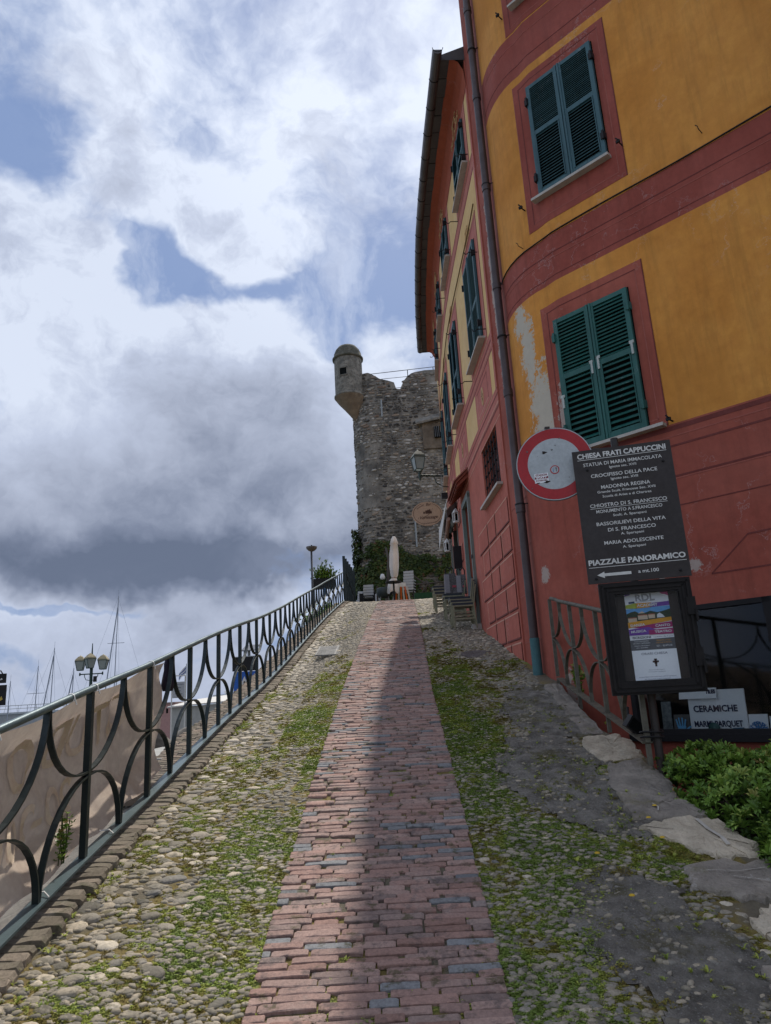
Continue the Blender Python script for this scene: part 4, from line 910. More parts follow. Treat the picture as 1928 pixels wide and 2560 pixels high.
for i, yc in enumerate(cols):
    s = sY(yc); a, b_ = s-wd/2, s+wd/2
    surround(at2, S2, a-.26, b_+.26, 6.98, 9.32, (a, b_, 7.08, 8.98), smat, H2, inner=(.07, .012)); f = w2frame(yc, 7.10); shutters(H2, f, wd-.02, 1.86, M_shutB, 22, 15, .43, slat_obj=(i == 0), slatw=.05); sill(H2, f, wd+.26, -.01, M_marble, .12, .035)
    surround(at2, S2, a-.24, b_+.24, 10.29, 11.62, (a, b_, 10.42, 11.42), smat, H2, inner=(.07, .012)); f = w2frame(yc, 10.44); shutters(H2, f, wd-.02, .97, M_shutB, 12, 10, .45, slat_obj=False); sill(H2, f, wd+.22, -.01, M_marble, .11, .035)
    # red panel with medallion below, yellow fields beside
    sheet(at2, S2, a-.12, b_+.2, 6.03, 6.65, .004, 0, mb := MB()); 
    for r_, mi in (((a+.06, b_-.06, 6.12, 6.135), 2), ((a+.06, b_-.06, 6.55, 6.565), 1), ((a+.06, a+.075, 6.12, 6.56), 2), ((b_-.075, b_-.06, 6.12, 6.56), 1)): sheet(at2, S2, *r_, .006, mi, mb)
    mb.build('painted_panel', [M_pinkb, M_lineD, M_lineL], H2, fix=False)
    f = w2frame(yc, 6.34); mb = MB(); mb.prism([(math.cos(k*math.pi/8)*.10, math.sin(k*math.pi/8)*.16) for k in range(16)], .004, .010, f)
    for k in range(5): a_ = k*72+90; mb.prism([(math.cos(R(a_+d_))*r2*.6, math.sin(R(a_+d_))*r2) for d_, r2 in ((-28, .04), (0, .11), (28, .04))], .010, .014, f, 1)
    mb.build('medallion', [M_orn, M_lineD], H2)
    # scroll ornaments
    for z_, mt_ in ((11.60, M_orn), (9.36, M_orn)):
        f = w2frame(yc, z_); mb = MB(); k_ = 1.0 if z_ > 11 else .62; no_ = .05 if z_ > 11 else .012
        for sg in (-1, 1):
            for r_, cu_, cz_, a0, a1 in ((.13, .10, .10, 200, 480), (.09, .28, .05, 120, 400), (.06, .42, .02, 60, 300), (.11, .02, .22, -40, 120), (.05, .16, .26, 0, 250)):
                pth = [f(sg*(cu_+math.cos(R(a))*r_*(1-.45*j/12))*k_, no_, (cz_+math.sin(R(a))*r_*(1-.45*j/12))*k_) for j, a in enumerate(np.linspace(a0, a1, 13))]; mb.tube(pth, .010*k_, 5)
        mb.build('painted_ornament', mt_, H2)
    for u_, z_ in ((-.72, 10.25), (.72, 10.5), (-.78, 6.98), (.78, 7.15), (.70, 8.6)):
        f = w2frame(yc, z_); mb = MB(); mb.tube([f(u_, 0, 0), f(u_, .15, 0), f(u_, .17, -.03), f(u_, .21, -.035), f(u_, .225, .0)], .008, 6); mb.build('hook', M_black, H2)
# strip of red beside corner, cable sagging along the facade
mb = MB(); sheet(at2, S2, L2-.10, L2-.001, 6.0, 11.5, .004, 0, mb); mb.build('painted_pilaster', M_pinkb, H2, fix=False)
mb = MB(); mb.tube([(*at2(s, .03), 9.33+.10*math.exp(-(L2-s)*2)+.03*math.sin(s*1.2)) for s in np.arange(.2, L2+.01, .3)], .012, 6); mb.build('cable', mat('cable_ochre', (.18, .11, .03), .7, bump=0), H2, smooth=True)
# eaves: coved frieze, slate edge and gutter
prof = [(0, 11.55), (.02, 11.85), (.10, 12.02), (.24, 12.10)]
mb = MB(); ss = sbreaks(S2, 0, L2)
for a, b_ in zip(ss, ss[1:]):
    for (o0, z0), (o1, z1) in zip(prof, prof[1:]): mb.face([(*at2(a, o0+.006), z0), (*at2(b_, o0+.006), z0), (*at2(b_, o1+.006), z1), (*at2(a, o1+.006), z1)])
mb.build('cornice', M_frieze, H2, smooth=True, fix=False)
M_slate = mat('slate_edge', (.055, .052, .055), .6, (.10, .095, .09), 4, .7, bump=.2)
n = 26; sl_ = []
for k in range(n):
    s0, s1 = L2*k/n+.01, L2*(k+1)/n-.01; mb = MB(); dz = random.uniform(-.008, .008)
    mb.hexa([(*at2(s0, .22), 12.10+dz), (*at2(s1, .22), 12.10+dz), (*at2(s1, .44), 12.09+dz), (*at2(s0, .44), 12.09+dz), (*at2(s0, .22), 12.14+dz), (*at2(s1, .22), 12.14+dz), (*at2(s1, .44), 12.13+dz), (*at2(s0, .44), 12.13+dz)]); mb.build('eave_slate', M_slate, H2)
M_gut = mat('gutter_metal', (.115, .105, .105), .45, (.07, .06, .062), 3, .7, bump=.08, metal=.4)
mb = MB(); ss2 = np.arange(0, L2+.35, .4)
def at2x(s, off):
    if s <= L2: return at2(s, off)
    p, q_ = at2(L2-.1, off), at2(L2, off); k = (s-L2)/.1; return (q_[0]+(q_[0]-p[0])*k, q_[1]+(q_[1]-p[1])*k)
gr = .085
for a, b_ in zip(ss2, ss2[1:]):
    for k in range(8):
        t0, t1 = math.pi*k/8, math.pi*(k+1)/8; o0, z0 = .46-math.cos(t0)*gr, 12.13-math.sin(t0)*gr; o1, z1 = .46-math.cos(t1)*gr, 12.13-math.sin(t1)*gr
        mb.face([(*at2x(a, o0), z0), (*at2x(b_, o0), z0), (*at2x(b_, o1), z1), (*at2x(a, o1), z1)])
p, q_ = at2x(ss2[-1], .40), at2x(ss2[-1], .545); mb.face([(*at2x(ss2[-1], .46-math.cos(math.pi*k/8)*gr), 12.13-math.sin(math.pi*k/8)*gr) for k in range(9)])
gut = mb.build('gutter', M_gut, H2, smooth='auto', fix=False)
for s in np.arange(.3, L2+.2, .62):
    mb = MB(); pth = [(*at2x(s, .46-math.cos(math.pi*k/8)*(gr+.004)), 12.13-math.sin(math.pi*k/8)*(gr+.004)) for k in range(9)]; mb.tube(pth, .006, 5); mb.build('gutter_strap', M_black, gut)
mb = MB(); ss = sbreaks(S2, 0, L2)
for a, b_ in zip(ss, ss[1:]):
    mb.face([(*at2(a, .46), 12.14), (*at2(b_, .46), 12.14), (*at2(b_, -3.2), 13.7), (*at2(a, -3.2), 13.7)]); mb.face([(*at2(a, .22), 12.101), (*at2(b_, .22), 12.101), (*at2(b_, .0), 12.06), (*at2(a, .0), 12.06)])
a = ss[-1]; mb.face([(*at2(a, .46), 12.14), (*at2(a, -3.2), 13.7), (*at2(a, -3.2), 12.06), (*at2(a, .46), 12.06)]); a = ss[0]; mb.face([(*at2(a, .46), 12.14), (*at2(a, -3.2), 13.7), (*at2(a, -3.2), 12.06), (*at2(a, .46), 12.06)])
mb.build('roof', M_slate, H2, fix=False)
# grille window
o_ = OP[0]; yc = 10.785; f = w2frame(yc, 4.60); w = o_[1]-o_[0]; mb = MB(); mb.box(-w/2, w/2, -.17, -.15, 0, .96, fr=f); mb.build('pane', mat('window_dark', (.02, .025, .03), .15, bump=0), H2); sill(H2, f, w+.22, .0, M_marble, .09, .04)
mb = MB(); mb.box(w/2-.16, w/2-.02, -.15, -.13, 0, .96, fr=f); mb.build('window_frame', M_white, H2)
mb = MB()
for k in range(6): u = -w/2+w*(k+.5)/6; mb.tube([f(u, -.02, .02), f(u, -.02, .94)], .008, 6)
for k in range(5): z_ = .1+.19*k; mb.tube([f(-w/2-.02, -.03, z_), f(w/2+.02, -.03, z_)], .008, 6)
for k in range(6):
    for j in range(5): u = -w/2+w*(k+.5)/6; mb.box(u-.016, u+.016, -.045, -.005, .085+.19*j, .115+.19*j, fr=f)
mb.build('window_grille', M_black, H2)
# side door with grey green frame
o_ = OP[1]; yc = 13.7; f = w2frame(yc, 2.75); w = o_[1]-o_[0]; M_gg = mat('grey_green_paint', (.155, .185, .165), .6, (.11, .135, .12), 4, bump=.05)
mb = MB(); mb.box(-w/2, w/2, -.15, -.11, 0, 2.6, fr=f); mb.build('door', mat('door_dark', (.10, .12, .11), .6, bump=.1), H2)
mb = MB(); mb.box(w/2-.02, w/2+.10, -.02, .05, 0, 2.58, fr=f); mb.box(-w/2-.08, w/2+.10, -.02, .045, 2.50, 2.62, fr=f); mb.box(-w/2-.08, -w/2+.02, -.02, .05, 0, 2.5, fr=f); mb.build('door_frame', M_gg, H2)
mb = MB(); mb.box(w/2-.1, w/2+.2, .0, .16, -.05, .05, fr=f); mb.build('door_step', M_marble, H2)
mb = MB(); mb.box(w/2-.02, w/2+.12, .05, .062, 1.30, 1.36, fr=f); mb.build('frame_clamp', M_black, H2)
# bar entrance behind: dark opening and glass door leaf
for o_, yc, zb in ((OP[2], 16.6, 3.3), (OP[3], 19.0, 4.0)):
    f = w2frame(yc, zb); w = o_[1]-o_[0]; hh = o_[3]-o_[2]; mb = MB(); mb.box(-w/2, w/2, -.30, -.27, 0, hh, fr=f); mb.build('doorway', M_dark, H2); mb = MB(); mb.box(-w/2, -w/2+.07, -.06, .02, 0, hh, fr=f); mb.box(w/2-.07, w/2, -.06, .02, 0, hh, fr=f); mb.build('door_frame', M_gg, H2)
# small tiled canopy over the door
can = thing('tiled_canopy', 'small terracotta canopy projecting over the doors of the pink house', 'canopy', (1.6, 14.6, 5.7)); M_terra = mat('terracotta', (.26, .075, .045), .85, (.18, .05, .035), 8, bump=.2)
f = w2frame(13.85, 5.45); mb = MB(); mb.hexa([f(-.8, 0, .30), f(.75, 0, .30), f(.75, .25, .06), f(-.8, .25, .06), f(-.8, 0, .34), f(.75, 0, .34), f(.75, .25, .10), f(-.8, .25, .10)]); mb.build('deck', M_terra, can)
for k in range(10):
    u = -.74+k*.16; mb = MB(); P_ = []
    for j, (n_, z_) in enumerate(((-.0, .365), (.29, .095))): P_.append([f(u+math.cos(a)*.07, n_, z_+math.sin(a)*.045) for a in np.linspace(0, math.pi, 6)])
    for j in range(5): mb.face([P_[0][j], P_[0][j+1], P_[1][j+1], P_[1][j]])
    mb.face(P_[1]); mb.build('roof_tile', M_terra, can, fix=False)
for k in range(7): u = -.76+k*.235; mb = MB(); mb.hexa([f(u, 0, .2), f(u+.06, 0, .2), f(u+.06, .23, .0), f(u, .23, .0), f(u, 0, .298), f(u+.06, 0, .298), f(u+.06, .23, .06), f(u, .23, .06)]); mb.build('rafter', M_terra, can)
# folded awning of the bar with its white valance
aw = thing('awning', 'half folded brown awning with a white valance over the bar entrance', 'awning', (1.5, 16.3, 5.5)); f = w2frame(16.3, 5.10)
M_brn = mat('brown_canvas', (.055, .035, .028), .9, bump=.15); M_cream = mat('cream_roll', (.33, .22, .17), .8, bump=.1)
mb = MB(); mb.hexa([f(-.9, .0, .62), f(.8, .0, .62), f(.8, .24, .34), f(-.9, .24, .34), f(-.9, .0, .80), f(.8, 0, .80), f(.8, .25, .50), f(-.9, .25, .50)]); mb.build('canvas', M_brn, aw)
mb = MB(); mb.hexa([f(-.95, .36, .42), f(.85, .18, .86), f(.85, .19, .87), f(-.95, .37, .43), f(-.98, .38, -.05), f(.85, .24, .66), f(.85, .25, .66), f(-.98, .39, -.05)]); mb.build('valance', M_white, aw, fix=False)
mb = MB(); mb.tube([f(-.85, .22, .06), f(.8, .22, .30)], .04, 10); 
for k in range(18): u = -.85+k*.09; mb.tube([f(u, .22, .06+.24*(u+.85)/1.65), f(u+.03, .22, .064+.24*(u+.85)/1.65)], .05, 8)
mb.build('fringe_roll', M_cream, aw)
mb = MB(); mb.box(.75, .9, .2, .34, .78, .90, fr=f); mb.build('motor_box', M_black, aw)
for k in range(7):
    u = -.75+k*.24+random.uniform(-.06, .06); mb = MB(); mb.lathe((0, 0, 0), [(0, .11), (.05, .07), (.065, 0), (.04, -.07), (0, -.1)], 7); cen = f(u, .14+random.uniform(-.05, .05), .30+random.uniform(-.12, .15)); mb.v = [(cen[0]+v[0]*random.uniform(.8, 1.2), cen[1]+v[1], cen[2]+v[2]) for v in mb.v]; mb.build('hanging_drape', random.choice([M_brn, M_cream, M_gg]), aw, smooth=True)
def hang_lantern(label, c_, s):
    r_ = thing('hanging_lantern', label, 'lantern', c_); mb = MB(); x_, y_, z_ = c_
    mb.lathe(c_, [(.075*s, -.13*s), (.078*s, -.10*s), (.07*s, -.10*s)], 6); mb.lathe(c_, [(.082*s, .08*s), (.05*s, .14*s), (.02*s, .17*s), (.0, .2*s)], 6)
    for k in range(6): a = k*math.pi/3; mb.tube([(x_+math.cos(a)*.07*s, y_+math.sin(a)*.07*s, z_-.10*s), (x_+math.cos(a)*.076*s, y_+math.sin(a)*.076*s, z_+.09*s)], .011*s, 4)
    mb.lathe(c_, [(.0, -.125*s), (.075*s, -.125*s)], 6); mb.build('cage', M_white, r_); mb = MB(); mb.lathe(c_, [(.045*s, -.1*s), (.045*s, .05*s), (0, .06*s)], 8); mb.build('candle_glass', M_dark, r_); mb = MB(); mb.tube([(x_, y_, z_+.19*s), (x_, y_, z_+.5*s)], .006, 4); mb.build('hanger', M_black, r_)
hang_lantern('white caged lantern hanging lower and farther out under the awning end', (1.42, 16.4, 4.95), 1.0); hang_lantern('white caged lantern hanging close to the wall beneath the tiled canopy', (1.50, 14.6, 5.22), 1.0)
mb = MB(); f = w2frame(15.2, 4.2); mb.box(-.02, .02, .02, .20, 0, .5, fr=f); r_ = mb.build('menu_board', M_black); tag(r_, 'black menu board fixed edge on to the pink wall beside the bar door', 'board')
# wall lamp on bracket
wl = thing('wall_lantern', 'glazed green street lantern on a curved bracket at the far end of the house', 'lantern', (1.7, 18.0, 7.1)); M_lg = mat('lantern_green', (.045, .07, .062), .5, bump=.05)
mb = MB(); mb.tube([(.95, 17.6, 7.12), (1.70, 17.9, 7.15)], .028, 8); mb.tube([(1.70, 17.9, 6.85), (1.55, 17.84, 6.86), (1.38, 17.78, 6.95), (1.32, 17.75, 7.12)], .014, 6); mb.lathe((.95, 17.6, 7.12), [(0, -.16), (.03, -.1), (.045, 0), (.03, .07), (0.03, .1)], 10); mb.build('bracket', M_lg, wl)
def lantern(parent, c_, w0, w1, hgt, cap, mt_f, mt_c, glass, rot=.3):
    x_, y_, z_ = c_; q4 = [(math.cos(rot+math.pi/4+k*math.pi/2), math.sin(rot+math.pi/4+k*math.pi/2)) for k in range(4)]; mb = MB()
    lo = [(x_+a*w0*.7, y_+b_*w0*.7, z_) for a, b_ in q4]; hi = [(x_+a*w1*.7, y_+b_*w1*.7, z_+hgt) for a, b_ in q4]
    for k in range(4): mb.tube([lo[k], hi[k]], w1*.035, 5); mb.tube([lo[k], lo[(k+1) % 4]], w1*.04, 5); mb.tube([hi[k], hi[(k+1) % 4]], w1*.05, 5)
    mb.build('lantern_frame', mt_f, parent); mb = MB(); e = .95
    g0 = [(x_+a*w0*.7*e, y_+b_*w0*.7*e, z_+.01) for a, b_ in q4]; g1 = [(x_+a*w1*.7*e, y_+b_*w1*.7*e, z_+hgt) for a, b_ in q4]
    for k in range(4): mb.face([g0[k], g0[(k+1) % 4], g1[(k+1) % 4], g1[k]])
    mb.build('glass', glass, parent, fix=False)
    mb = MB(); m0 = [(x_+a*w1*.76, y_+b_*w1*.76, z_+hgt) for a, b_ in q4]; m1 = [(x_+a*w1*.66, y_+b_*w1*.66, z_+hgt+cap*.35) for a, b_ in q4]; m2 = [(x_+a*w1*.3, y_+b_*w1*.3, z_+hgt+cap) for a, b_ in q4]
    for A_, B_ in ((m0, m1), (m1, m2)):
        for k in range(4): mb.face([A_[k], A_[(k+1) % 4], B_[(k+1) % 4], B_[k]])
    mb.face(m2); mb.face(m0); mb.lathe((x_, y_, z_+hgt+cap), [(w1*.2, 0), (w1*.12, .03), (0, .07)], 8); mb.build('cap', mt_c, parent)
M_frost = mat('frosted_glass', (.42, .47, .46), .35, (.35, .4, .4), 3, bump=0, transl=.35)
lantern(wl, (.93, 17.6, 7.27), .19, .30, .34, .16, M_lg, mat('lantern_cap_green', (.13, .14, .115), .6, bump=.05), M_frost)
mb = MB()
for sg in (-1, 1): mb.tube([(.93+sg*.09, 17.6, 7.28), (.93+sg*.07, 17.6, 7.22), (.94, 17.6, 7.16)], .012, 5)
mb.build('cradle', M_lg, wl)
# oval hanging sign
ov = thing('hanging_sign', 'cream oval bar sign lettered Vernissage hanging in front of the tower', 'sign', (1.07, 17.5, 6.05)); M_cr = mat('sign_cream', (.50, .35, .24), .7, (.44, .30, .2), 5, bump=.03); M_brt = mat('sign_brown', (.09, .045, .03), .7, bump=0)
f = frame_at(1.065, 17.5, 6.05, 1, .06); mb = MB(); el_ = lambda a, b_, n=32: [(math.cos(2*math.pi*k/n)*a, math.sin(2*math.pi*k/n)*b_) for k in range(n)]
mb.prism(el_(.395, .315), -.015, .015, f); mb.build('panel', M_cr, ov); mb = MB()
for k in range(32):
    if k in (6, 7, 8, 9, 22, 23, 24, 25, 26): continue
    a0, a1 = 2*math.pi*k/32, 2*math.pi*(k+1)/32; mb.prism([(math.cos(a)*r_, math.sin(a)*r_*.79) for a, r_ in ((a0, .352), (a1, .352), (a1, .362), (a0, .362))], .015, .018, f)
mb.build('rim_line', M_brt, ov)
for tx, u, z, sz, sh_, b_ in (('Bar', .04, .245, .10, .3, .001), ('Vernissage', .02, -.10, .115, .35, .0015), ('il', -.235, -.12, .05, .2, 0), ('Wine bar & cucina', .05, -.245, .05, 0, 0), ('aperitivi pizza', -.17, .19, .042, 0, 0)):
    me = text_mesh(tx, sz, M_brt, bold=b_, shear=sh_, sx=.95); rot_ = {'Wine bar & cucina': 8, 'aperitivi pizza': 32}.get(tx, 3); me.transform(f.tmat @ Matrix.Translation((u, z, .0175)) @ Matrix.Rotation(R(rot_), 4, 'Z')); obj('lettering', me, ov)
mb = MB()  # little castle drawing and a flourish
for u, w_, h_ in ((-.10, .04, .06), (-.05, .05, .09), (.0, .05, .11), (.05, .04, .12), (.09, .03, .07)): mb.prism([(u, .0), (u+w_, .0), (u+w_, h_*.8), (u+w_/2, h_), (u, h_*.8)], .015, .0175, f)
for k in range(12): a = k/12; mb.prism([(-.1+a*.25, -.09+a*a*.22), (-.1+(a+.09)*.25, -.09+(a+.09)**2*.22), (-.1+(a+.09)*.25, -.078+(a+.09)**2*.22), (-.1+a*.25, -.078+a*a*.22)], .0175, .019, f)
mb.build('castle_drawing', M_brt, ov)
mb = MB(); mb.tube([(.68, 17.5, 6.44), (1.75, 17.56, 6.46)], .018, 6); mb.tube([(1.5, 17.53, 6.46), (1.5, 17.53, 7.1)], .008, 5); mb.tube([(.85, 17.5, 6.33), (.85, 17.5, 6.44)], .006, 4); mb.tube([(1.28, 17.5, 6.33), (1.28, 17.5, 6.44)], .006, 4); mb.build('bracket', mat('galvanised', (.28, .30, .30), .5, metal=.4, bump=0), ov)

# ============================================================ signs at the corner
def fit_text(body, fr, u, z, n, width, cap, mt_, parent, bold=0, rot=0, align='CENTER', shear=0):
    me = text_mesh(body, 1.0, mt_, ext=0, bold=bold, shear=shear); co = np.empty(len(me.vertices)*3, np.float32); me.vertices.foreach_get('co', co); co = co.reshape(-1, 3)
    x0, x1 = co[:, 0].min(), co[:, 0].max(); y0 = 0; capn = .70
    me.transform(fr.tmat @ Matrix.Translation((u, z, n)) @ Matrix.Rotation(R(rot), 4, 'Z') @ Matrix.Diagonal((width/(x1-x0), cap/capn, 1, 1)) @ Matrix.Translation((-(x0+x1)/2, -.02, 0)))
    return obj('lettering', me, parent)
M_board = mat('board_brown', (.050, .044, .043), .6, (.042, .036, .034), 3, bump=.02, spec=.15); M_let = mat('sign_white', (.66, .65, .61), .6, bump=0)
M_pole = mat('sign_pole', (.030, .027, .026), .55, (.06, .04, .03), 12, bump=.15, metal=.3)
sp = tag(MB().tube([(1.905, 5.47, .45), (1.905, 5.47, 3.57)], .030, 14).build('sign_pole', M_pole, smooth='auto'), 'dark steel pole carrying the church board and the notice case', 'pole')
mb = MB()
for z in (1.235, 1.27): mb.tube([(1.90+math.cos(a)*.085-.03, 5.47+math.sin(a)*.05, z+.004*math.sin(a*2)) for a in np.linspace(0, 6.28, 20)], .007, 5)
mb.build('wire_binding', M_black, sp)
fb = frame_at(1.888, 5.31, 2.375, .715, -.18); BW, BH = .745, 1.075
bd = thing('info_board', 'dark brown church board headed CHIESA FRATI CAPPUCCINI with white lettering', 'sign', (1.888, 5.31, 2.375))
MB().box(-BW/2, BW/2, -.012, 0, 0, BH, fr=fb).build('panel', M_board, bd)
rows = [('CHIESA FRATI CAPPUCCINI', .047, 575, .040, .02), ('STATUA DI MARIA IMMACOLATA', .116, 510, .028, 0), ('Ignoto sec. XVII', .150, 175, .020, 0), ('CROCIFISSO DELLA PACE', .207, 428, .028, 0), ('Ignoto sec. XVII', .241, 175, .020, 0),
        ('MADONNA REGINA', .298, 315, .028, 0), ('Grande Scult. Francese Sec. XVII', .333, 372, .019, 0), ('Scuola di Aries e di Chartres', .368, 312, .019, 0), ('CHIOSTRO DI S. FRANCESCO', .433, 490, .028, 0), ('MONUMENTO A S.FRANCESCO', .479, 420, .025, 0),
        ('Scult. A. Sparapani', .515, 212, .019, 0), ('BASSORILIEVI DELLA VITA', .572, 437, .027, 0), ('DI S. FRANCESCO', .620, 302, .027, 0), ('A. Sparapani', .655, 145, .019, 0), ('MARIA ADOLESCENTE', .714, 372, .027, 0), ('A. Sparapani', .752, 145, .019, 0), ('PIAZZALE PANORAMICO', .850, 605, .040, .022)]
for tx, v, wpx, cap, bo in rows: fit_text(tx, fb, 0.0, BH*(1-v), .0025, wpx/640*BW, cap, M_let, bd, bold=bo+.012)
fit_text('a mt.100', fb, .075, BH*(1-.938), .0025, 128/640*BW, .026, M_let, bd, bold=.015)
for v, w_, t_ in ((.075, 578, .004), (.454, 492, .003), (.885, 608, .004)): MB().box(-w_/1280*BW, w_/1280*BW, 0, .002, BH*(1-v)-t_/2, BH*(1-v)+t_/2, fr=fb).build('underline', M_let, bd)
MB().prism([(-.30, .063), (-.245, .088), (-.245, .074), (-.05, .074), (-.05, .052), (-.245, .052), (-.245, .038)], 0, .003, fb).build('arrow', M_let, bd)
for u, v in ((-.27, .155), (.30, .155), (-.31, .965), (.30, .955)): mb = MB(); mb.lathe((0, 0, 0), [(0, .012), (.009, .010), (.011, 0)], 8); mb.v = [fb(u+p[0], p[2], BH*(1-v)+p[1]) for p in mb.v]; mb.build('bolt', M_black, bd)
for z in (.2, .85): MB().box(-.04, .05, -.16, -.012, z, z+.04, fr=fb).build('bracket', M_black, bd)
# notice case
fc = frame_at(1.912, 5.30, 1.54, .68, -.155); CW, CH = .655, .83
cs = thing('notice_case', 'black framed glazed notice case with a colourful poster under the church board', 'notice board', (1.912, 5.30, 1.54))
M_case = mat('case_paint', (.012, .011, .011), .6, (.028, .024, .022), 14, .6, bump=.15, spec=.15); bo = .105
MB().box(-CW/2, CW/2, -.10, -.085, 0, CH, fr=fc).build('back_panel', mat('case_brown', (.040, .027, .018), .7, bump=.1), cs)
for a in ((-CW/2, CW/2, 0, bo*.95), (-CW/2, CW/2, CH-bo*.85, CH), (-CW/2, -CW/2+bo, bo*.95, CH-bo*.85), (CW/2-bo*.85, CW/2, bo*.95, CH-bo*.85)):
    mb = MB(); mb.box(a[0], a[1], -.085, .0, a[2], a[3], fr=fc); mb.build('case_frame', M_case, cs)
for k, (e, o_) in enumerate(((.018, .012), (.05, .006))):
    mb = MB(); A_ = (-CW/2+e, CW/2-e, e, CH-e); w_ = .016
    for a in ((A_[0], A_[1], A_[2], A_[2]+w_), (A_[0], A_[1], A_[3]-w_, A_[3]), (A_[0], A_[0]+w_, A_[2], A_[3]), (A_[1]-w_, A_[1], A_[2], A_[3])): mb.box(a[0], a[1], 0, o_, a[2], a[3], fr=fc)
    mb.build('case_moulding', M_case, cs)
for z in (.2, .57): mb = MB(); mb.box(CW/2-.05, CW/2+.012, .004, .022, z-.02, z+.11, fr=fc); mb.box(CW/2-.002, CW/2+.014, .0, .03, z-.07, z+.02, fr=fc); mb.build('hinge', M_case, cs)
(lambda m_: (m_.face([fc(-CW/2+bo, -.02, bo*.95), fc(CW/2-bo*.85, -.02, bo*.95), fc(CW/2-bo*.85, -.02, CH-bo*.85), fc(-CW/2+bo, -.02, CH-bo*.85)]), m_)[1])(MB()).build('pane', glassmat('case_glass', (.93, .95, .96), .3), cs)
pm_ = lambda n_, c_: mat(n_, c_, .8, bump=0, mix=.1)
po = tag(MB().box(-.145, .170, -.0825, -.080, .32, .745, fr=fc).build('poster', pm_('poster_white', (.78, .78, .80))), 'colourful academy poster with a hillside picture pinned inside the notice case', 'poster')
def pquad(pts, mt_, n=-.0795, th=.0006, name='print'): return MB().prism(pts, n, n+th, fc).build(name, mt_, po)
U0, U1, Z0, Z1 = -.145, .170, .32, .745; pu = lambda a: U0+(U1-U0)*a; pz = lambda b_: Z1-(Z1-Z0)*b_
cp = {k: pm_('print_'+k, v) for k, v in dict(org=(.62, .28, .02), mag=(.32, .02, .12), pur=(.15, .05, .30), sky=(.12, .32, .60), hill=(.03, .045, .02), grey=(.10, .10, .105), lime=(.35, .40, .05), pk=(.50, .06, .20), hw=(.55, .42, .30), rf=(.35, .11, .06), lg=(.33, .33, .34)).items()}
pquad([(pu(.02), pz(.0)), (pu(.0), pz(.04)), (pu(.14), pz(.02)), (pu(.10), pz(0))], cp['pur']); pquad([(pu(.80), pz(0)), (pu(1), pz(0)), (pu(1), pz(.08)), (pu(.93), pz(.05)), (pu(.86), pz(.04))], cp['pk'])
pquad([(pu(.08), pz(.145)), (pu(.22), pz(.14)), (pu(.22), pz(.175)), (pu(.08), pz(.18))], pm_('print_navy', (.03, .05, .12)))
fit_text('RDL', fc, pu(.47), pz(.085), -.0785, .14, .05, cp['lg'], po, bold=.03); pquad([(pu(.27), pz(.155)), (pu(.68), pz(.14)), (pu(.68), pz(.148)), (pu(.27), pz(.163))], cp['lg'])
pquad([(pu(0), pz(.20)), (pu(.25), pz(.17)), (pu(.25), pz(.275)), (pu(0), pz(.26))], cp['lime']); pquad([(pu(.22), pz(.175)), (pu(.6), pz(.18)), (pu(.6), pz(.265)), (pu(.22), pz(.275))], cp['org']); pquad([(pu(.55), pz(.19)), (pu(1), pz(.175)), (pu(1), pz(.25)), (pu(.55), pz(.262))], cp['pur'])
fit_text('ACADEMY', fc, pu(.5), pz(.222), -.077, .15, .020, pm_('print_w', (.65, .65, .65)), po, bold=.03); Wt = MATS['print_w']
pquad([(pu(0), pz(.27)), (pu(1), pz(.255)), (pu(1), pz(.42)), (pu(0), pz(.42))], cp['sky']); pquad([(pu(0), pz(.36)), (pu(.1), pz(.33)), (pu(.2), pz(.315)), (pu(.3), pz(.36)), (pu(.45), pz(.35)), (pu(.55), pz(.325)), (pu(.7), pz(.36)), (pu(.85), pz(.34)), (pu(1), pz(.31)), (pu(1), pz(.52)), (pu(0), pz(.52))], cp['hill'], -.0788)
for a, b_, c_, d_ in ((.02, .22, .44, .51), (.25, .47, .40, .47), (.49, .64, .395, .46)): pquad([(pu(a), pz(d_)), (pu(b_), pz(d_)), (pu(b_), pz(c_)), (pu(a), pz(c_))], cp['hw'], -.0781); pquad([(pu(a-.01), pz(c_)), (pu(b_+.01), pz(c_)), (pu(b_-.01), pz(c_-.015)), (pu(a+.01), pz(c_-.015))], cp['rf'], -.0775)
pquad([(pu(.68), pz(.455)), (pu(.69), pz(.40)), (pu(.75), pz(.37)), (pu(.82), pz(.41)), (pu(.86), pz(.455))], Wt, -.0781); pquad([(pu(.26), pz(.36)), (pu(.42), pz(.36)), (pu(.36), pz(.325))], cp['hw'], -.0781)
pquad([(pu(0), pz(.51)), (pu(1), pz(.455)), (pu(1), pz(.52)), (pu(.5), pz(.565)), (pu(0), pz(.61))], cp['org'], -.0774); pquad([(pu(.1), pz(.605)), (pu(.5), pz(.565)), (pu(1), pz(.535)), (pu(1), pz(.63)), (pu(.5), pz(.64))], cp['mag'], -.0768)
pquad([(pu(0), pz(.635)), (pu(.45), pz(.605)), (pu(.62), pz(.66)), (pu(.62), pz(.74)), (pu(0), pz(.74))], cp['pur'], -.0762); pquad([(pu(.45), pz(.665)), (pu(1), pz(.65)), (pu(1), pz(.75)), (pu(.45), pz(.745))], cp['mag'], -.0756)
for tx, a, b_, w_ in (('DANZA', .22, .565, .105), ('CANTO', .78, .595, .105), ('MUSICA', .22, .675, .11), ('TEATRO', .77, .70, .12)): fit_text(tx, fc, pu(a), pz(b_), -.074, w_, .017, Wt, po, bold=.03, rot=2 if a < .5 else 0)
fit_text('ISCRIZIONI', fc, pu(.27), pz(.785), -.0785, .13, .016, cp['grey'], po, bold=.03); fit_text('a partire dai 5 anni', fc, pu(.76), pz(.785), -.0785, .14, .009, cp['grey'], po)
